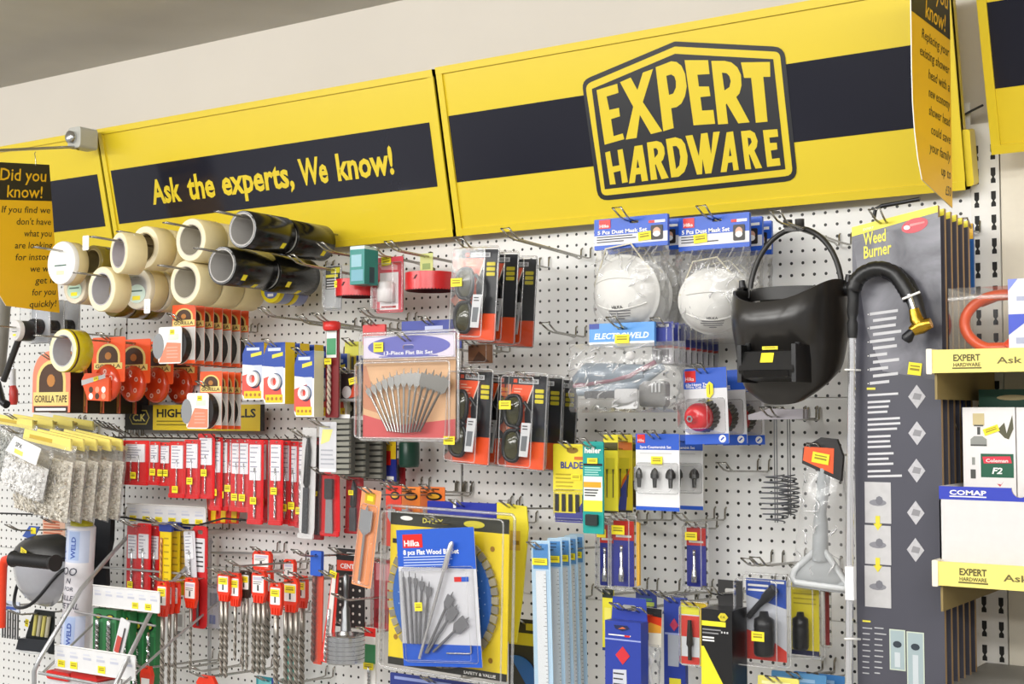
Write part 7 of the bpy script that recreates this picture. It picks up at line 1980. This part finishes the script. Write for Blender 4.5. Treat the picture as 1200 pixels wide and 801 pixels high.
# hose kit
zs1 = z1 - .006
A = P(1112, 380, .30)
o = root('hose_kit', 'orange gas hose coiled in a clear clamshell on the upper shelf', 'hose kit', m=Matrix.Translation((A.x, -.20, zs1)))
W_ = .16; Hh = P(1145, 333, .30).z - zs1
a = MB(); OH = M('#e2571f', .35, coat=.2)
cx, cz, R = .085, Hh * .46, .060
a.tube([(cx + R * math.cos(t) * 1.15, -.05 - .012 * math.sin(t * .5), max(.012, cz + R * .82 * math.sin(t))) for t in [PI * .35 + i * PI * 1.45 / 26 for i in range(27)]], .0095, OH, 12)
a.tube([(.03, -.01, Hh * .8), (.06, -.015, Hh * .88), (.11, -.02, Hh * .9), (.145, -.02, Hh * .88)], .0095, OH, 12); a.build('hose', o)
MB().tube([(.10, -.07, Hh * .42), (.118, -.078, Hh * .36), (.128, -.08, Hh * .34)], [.008, .012, .009], BRASS, 12).build('brass_nut', o)
MB().tube([(.112, -.075, Hh * .25), (.095, -.08, Hh * .08)], [.010, .012], M('#f0501c', .35), 10).build('valve', o)
MB().prism([(.10, 0), (.148, 0), (.148, Hh * .3), (.13, Hh * .26)], -.085, -.082, DGREY).build('grey_card', o)
a = MB(); a.box(.0, .15, -.10, .05, .001, Hh * .96, CLEAR); a.tube([(0, -.10, Hh * .8), (.05, -.10, Hh * .82), (.15, -.10, Hh * .8)], .004, EDGE, 6); a.tube([(0.01, .02, Hh * .93), (.15, .02, Hh * .98)], .003, EDGE, 6); a.build('clamshell', o)
l = P(1182, 380, .33)
o = root('carton', 'white and blue carton at the right end of the upper shelf', 'carton', m=Matrix.Translation((l.x, -.33, zs1)))
Hc = P(1182, 327, .33).z - zs1
a = MB(); a.box(0, .16, 0, .12, 0, Hc, M('#d9dcea', .4)); a.poly([(0, Hc * .52), (0, Hc * .24), (.03, Hc * .42), (.06, Hc * .5), (.16, Hc * .52)], -.0006, M('#3d52c4', .4)); a.poly([(0, Hc), (.016, Hc), (0, Hc * .84)], -.0006, M('#7a8ad8', .4)); a.rect(.014, Hc * .7, .1, Hc * .76, -.0008, M('#aab0c8', .5)); a.rect(.012, Hc * .12, .1, Hc * .2, -.0008, M('#aab0c8', .5)); a.build('carton', o)
# carton tray with blue edge
zs2 = z2 - .006
l = P(1101, 610, .345); tp_ = P(1150, 570.5, .345).z
o = root('open_carton', 'open white carton with blue top edge on the lower shelf', 'carton', m=Matrix.Translation((l.x, -.345, zs2)))
Ht = tp_ - zs2; Wt = .34
a = MB(); nt_ = circ(.135, Ht, .014, 20); ntc = [p for p in nt_ if p[1] <= Ht]
front = [(0, 0), (Wt, 0), (Wt, Ht)] + [(.135 + .014 * math.cos(-PI * i / 10), Ht + .016 * math.sin(-PI * i / 10)) for i in range(11)] + [(0, Ht)]
CW = M('#d9d7d6', .45); a.prism(front, 0, .003, CW, side=M('#b09a70', .7))
bl = [(0, Ht * .83), (Wt, Ht * .83), (Wt, Ht)] + [(.135 + .014 * math.cos(-PI * i / 10), Ht + .016 * math.sin(-PI * i / 10)) for i in range(11)] + [(0, Ht)]
a.poly(bl, -.0005, M('#2f3fb4', .4)); a.text('COMAP', .018, Ht * .895, Ht * .06, WHT, -.001, w=.062, bold=.03); a.rect(.018, Ht * .865, .08, Ht * .88, -.001, WHT)
a.box(0, .003, 0, .24, 0, Ht, CW); a.box(Wt - .003, Wt, 0, .24, 0, Ht, CW); a.box(0, Wt, .237, .24, 0, Ht, CW); a.box(0, Wt, 0, .24, 0, .003, CW); a.build('carton', o)
def lamp_box(l_, r_, d, lab):
    A = P(l_, 520, d); B = P(r_, 520, d); zt = P((l_ + r_) / 2, 477, d).z
    o = root('boxed_lantern', lab, 'box', m=Matrix.Translation((A.x, -d, zs2 + .003)), group='white boxed lanterns in the carton')
    W = B.x - A.x; H = zt - zs2 - .003
    a = MB(); a.box(0, W, 0, .075, 0, H, M('#e6e3e2', .4))
    q0 = H * .62
    a.rect(W * .34, q0 - H * .08, W * .96, q0 + H * .075, -.0006, M('#155a40', .4)); a.poly([(W * .40, q0 + H * .01), (W * .93, q0 + H * .015), (W * .90, q0 + H * .06), (W * .37, q0 + H * .055)], -.001, M('#d8344a', .4)); a.text('Coleman', W * .65, q0 + H * .02, H * .022, WHT, -.0014, w=W * .42, align='C', bold=.02); a.text('F2', W * .65, q0 - H * .055, H * .04, WHT, -.001, w=W * .2, align='C', bold=.03, shear=.2)
    g2 = M('#8f918c', .4); d2 = M('#4a4c48', .4)
    a.rect(W * .2, H * .88, W * .42, H * .96, -.0006, M('#c9b98a', .4)); a.rect(W * .22, H * .875, W * .4, H * .885, -.0008, d2); a.rect(W * .28, H * .82, W * .34, H * .87, -.0006, d2); a.poly([(W * .15, H * .745), (W * .46, H * .745), (W * .46, H * .79), (W * .38, H * .81), (W * .22, H * .81), (W * .15, H * .79)], -.0007, g2); a.rect(W * .15, H * .745, W * .46, H * .755, -.0009, d2)
    a.poly([(W * .66, H * .85), (W * .8, H * .9), (W * .84, H * .83), (W * .95, H * .95), (W * .97, H * .86), (W * .88, H * .79), (W * .8, H * .8)], -.0006, M('#55533c', .4)); a.rect(W * .14, q0 - H * .09, W * .24, q0 - H * .03, -.0006, d2); a.rect(W * .17, q0, W * .23, q0 + H * .05, -.0006, g2)
    a.poly([(W * .64, q0 - H * .12), (W * .7, q0 - H * .14), (W * .78, q0 - H * .10), (W * .72, q0 - H * .125)], -.0006, M('#c84a5a', .4)); a.build('box', o)
    return o, W, H
o, W, H = lamp_box(1128.5, 1190, .27, 'white boxed lantern with red and green panel standing in the blue-edged carton'); sticker(o, W * .55, H * .85, W * .3, H * .045, -.001, 20)
lamp_box(1191.5, 1254, .27, 'white boxed lantern cut off by the right edge of the photo')
A = P(1147, 470, .17); zt = P(1165, 456, .17).z
o = root('box', 'dark green box with cut handle behind the white boxed lanterns', 'box', m=Matrix.Translation((A.x, -.17, zs2 + .003)))
a = MB(); a.box(0, .2, 0, .06, 0, zt - zs2 - .003, M('#1d5240', .45)); a.poly(circ(.06, zt - zs2 - .018, .028, 18, .005), -.0006, M('#c9b98a', .5)); a.build('box', o)
for i, (l_, t_, r_, b_, cc, d) in enumerate(((1112, 452, 1128, 500, '#2c3a74', .16), (1113, 500, 1127, 566, '#4a3c5a', .18), (1108, 470, 1118, 560, '#3a3630', .10))):
    flat_card(l_, t_, r_, b_, d, ['dark blue packet under the upper shelf beside the weed burner cards', 'dull purple packet left of the boxed lantern', 'dark brown packet behind the purple packet'][i], cc, [(-.3, .55, .3, .75, '#8a8498'), (-.35, .2, .3, .3, '#a08a4a')], hooklab=['dark blue packet under the shelf', 'dull purple packet', 'dark brown packet'][i])

# small things glimpsed behind the masonry bits
flat_card(243, 684, 257, 736, .06, 'pale barcode pack half hidden behind the leftmost masonry bits', '#c9ccd6', [(-.3, .5, .3, .8, '#8a8d9a'), (-.3, .1, .2, .3, '#7a86b8')], hooklab='pale barcode pack behind the masonry bits', clear=True)
flat_card(203, 712, 216, 748, .08, 'pale card with dark print right of the red hanger cluster', '#d4d4d2', [(-.3, .4, .3, .8, '#9a9a98'), (-.2, .1, .3, .25, '#6a6a6a')], hooklab='pale card with dark print')
flat_card(438, 655, 462, 738, .10, 'dark red blister just left of the large disc blister', '#b3232e', [(-.4, .7, .4, .95, '#d88a90'), (-.4, .1, .4, .3, '#8a1820')], hooklab='dark red blister', clear=True)
flat_card(300, 793, 326, 830, .12, 'teal and blue card top at the bottom edge under the masonry bits', '#2f8f9c', [(-.4, .7, .2, .9, '#6fc0c4'), (.2, .5, .5, 1.0, '#2a3f8e')], hooklab='teal and blue card at the bottom edge')
flat_card(456, 794, 560, 830, .22, 'dark blue card top at the bottom edge below the large disc blister', '#2c3a86', [(-.45, .8, .2, .9, '#8f9cd0')], hooklab='dark blue card below the disc blister')
# ------------------------------------------------------------------ sub-parts belong to the part that carries them
SUBP = {'printing': 'dust_mask', 'nut': 'cup', 'wire_knots': 'cup', 'disc_holes': 'cutting_disc', 'reel_holes': 'reel', 'lens': 'lens_box', 'size_adjuster': 'crown_band', 'sweat_band': 'head_band', 'valve_knob': 'brass_valve', 'chip_slot': 'cup', 'wrapper_label': 'wrapper', 'clamp': 'rod', 'hanging_clip': 'card', 'emblem': 'box', 'lettering': 'panel', 'logo': 'panel', 'black_band': 'panel', 'yellow_strip': 'sleeve', 'end_cap': 'price_lip', 'retaining_band': 'blister', 'yellow_top_band': 'printed_card', 'cap': 'sleeve', 'white_cap': 'clear_bag', 'clip': 'card'}
base = lambda n: n.split('.')[0]
bpy.context.view_layer.update()
by = {}
for q in list(COL.objects):
    if q.parent is not None: by.setdefault(q.parent, []).append(q)
for r_, ch in by.items():
    names = {}
    for q in ch: names.setdefault(base(q.name), q)
    for q in ch:
        t = SUBP.get(base(q.name))
        if t in names and names[t] is not q:
            ml = q.matrix_local.copy(); p_ = names[t]
            q.parent = p_; q.matrix_local = p_.matrix_local.inverted() @ ml
# ------------------------------------------------------------------ light
def area(x, y, z, sx, sy, w, rot=(0, 0, 0), c=(1, .985, .955)):
    l = bpy.data.lights.new('ceiling_tube_light', 'AREA'); l.shape = 'RECTANGLE'; l.size = sx; l.size_y = sy
    l.energy = w; l.color = c
    o = bpy.data.objects.new('ceiling_tube_light', l); COL.objects.link(o)
    o.location = (x, y, z); o.rotation_euler = rot
    return o
for yy, w, tl in ((-1.9, 10, 38), (-3.4, 22, 48), (-4.9, 22, 52)):
    for xx in (-5.5, -3.6, -1.7, 0.2, 2.0):
        area(xx, yy, ZC - 0.12, 1.5, 0.16, w, rot=(R_(tl), 0, 0))
w = bpy.data.worlds.new('shop_interior'); SC.world = w; w.use_nodes = True
bg = w.node_tree.nodes['Background']
wn = w.node_tree
wtc = wn.nodes.new('ShaderNodeTexCoord'); wsp = wn.nodes.new('ShaderNodeSeparateXYZ'); wn.links.new(wtc.outputs['Generated'], wsp.inputs[0])
wrp = wn.nodes.new('ShaderNodeValToRGB'); wmr = wn.nodes.new('ShaderNodeMapRange'); wmr.inputs[1].default_value = -1; wmr.inputs[2].default_value = 1
wn.links.new(wsp.outputs[2], wmr.inputs[0]); wn.links.new(wmr.outputs[0], wrp.inputs[0])
el_ = wrp.color_ramp.elements; el_[0].color = (.68, .66, .64, 1); el_[1].color = (.95, .95, .98, 1)
e_ = el_.new(.46); e_.color = (.60, .59, .59, 1); e_ = el_.new(.60); e_.color = (.95, .96, 1.0, 1)
wnz = wn.nodes.new('ShaderNodeTexNoise'); wnz.inputs['Scale'].default_value = 5; wnz.inputs['Detail'].default_value = 3; wn.links.new(wtc.outputs['Generated'], wnz.inputs['Vector'])
wr2 = wn.nodes.new('ShaderNodeMapRange'); wr2.inputs[1].default_value = .38; wr2.inputs[2].default_value = .62; wr2.inputs[3].default_value = .45; wr2.inputs[4].default_value = 1.5; wn.links.new(wnz.outputs['Fac'], wr2.inputs[0])
wmx = wn.nodes.new('ShaderNodeMix'); wmx.data_type = 'RGBA'; wmx.blend_type = 'MULTIPLY'; wmx.inputs[0].default_value = 1
wn.links.new(wrp.outputs[0], wmx.inputs[6]); wn.links.new(wr2.outputs[0], wmx.inputs[7]); wn.links.new(wmx.outputs[2], bg.inputs[0])
bg.inputs[1].default_value = 0.8
SC.view_settings.view_transform = 'Standard'
SC.view_settings.look = 'None'
SC.view_settings.gamma = 1.0
SC.view_settings.use_curve_mapping = False
SC.view_settings.exposure = -0.12
try:
    SC.cycles.transparent_max_bounces = 32
    SC.cycles.max_bounces = 8
except Exception:
    pass
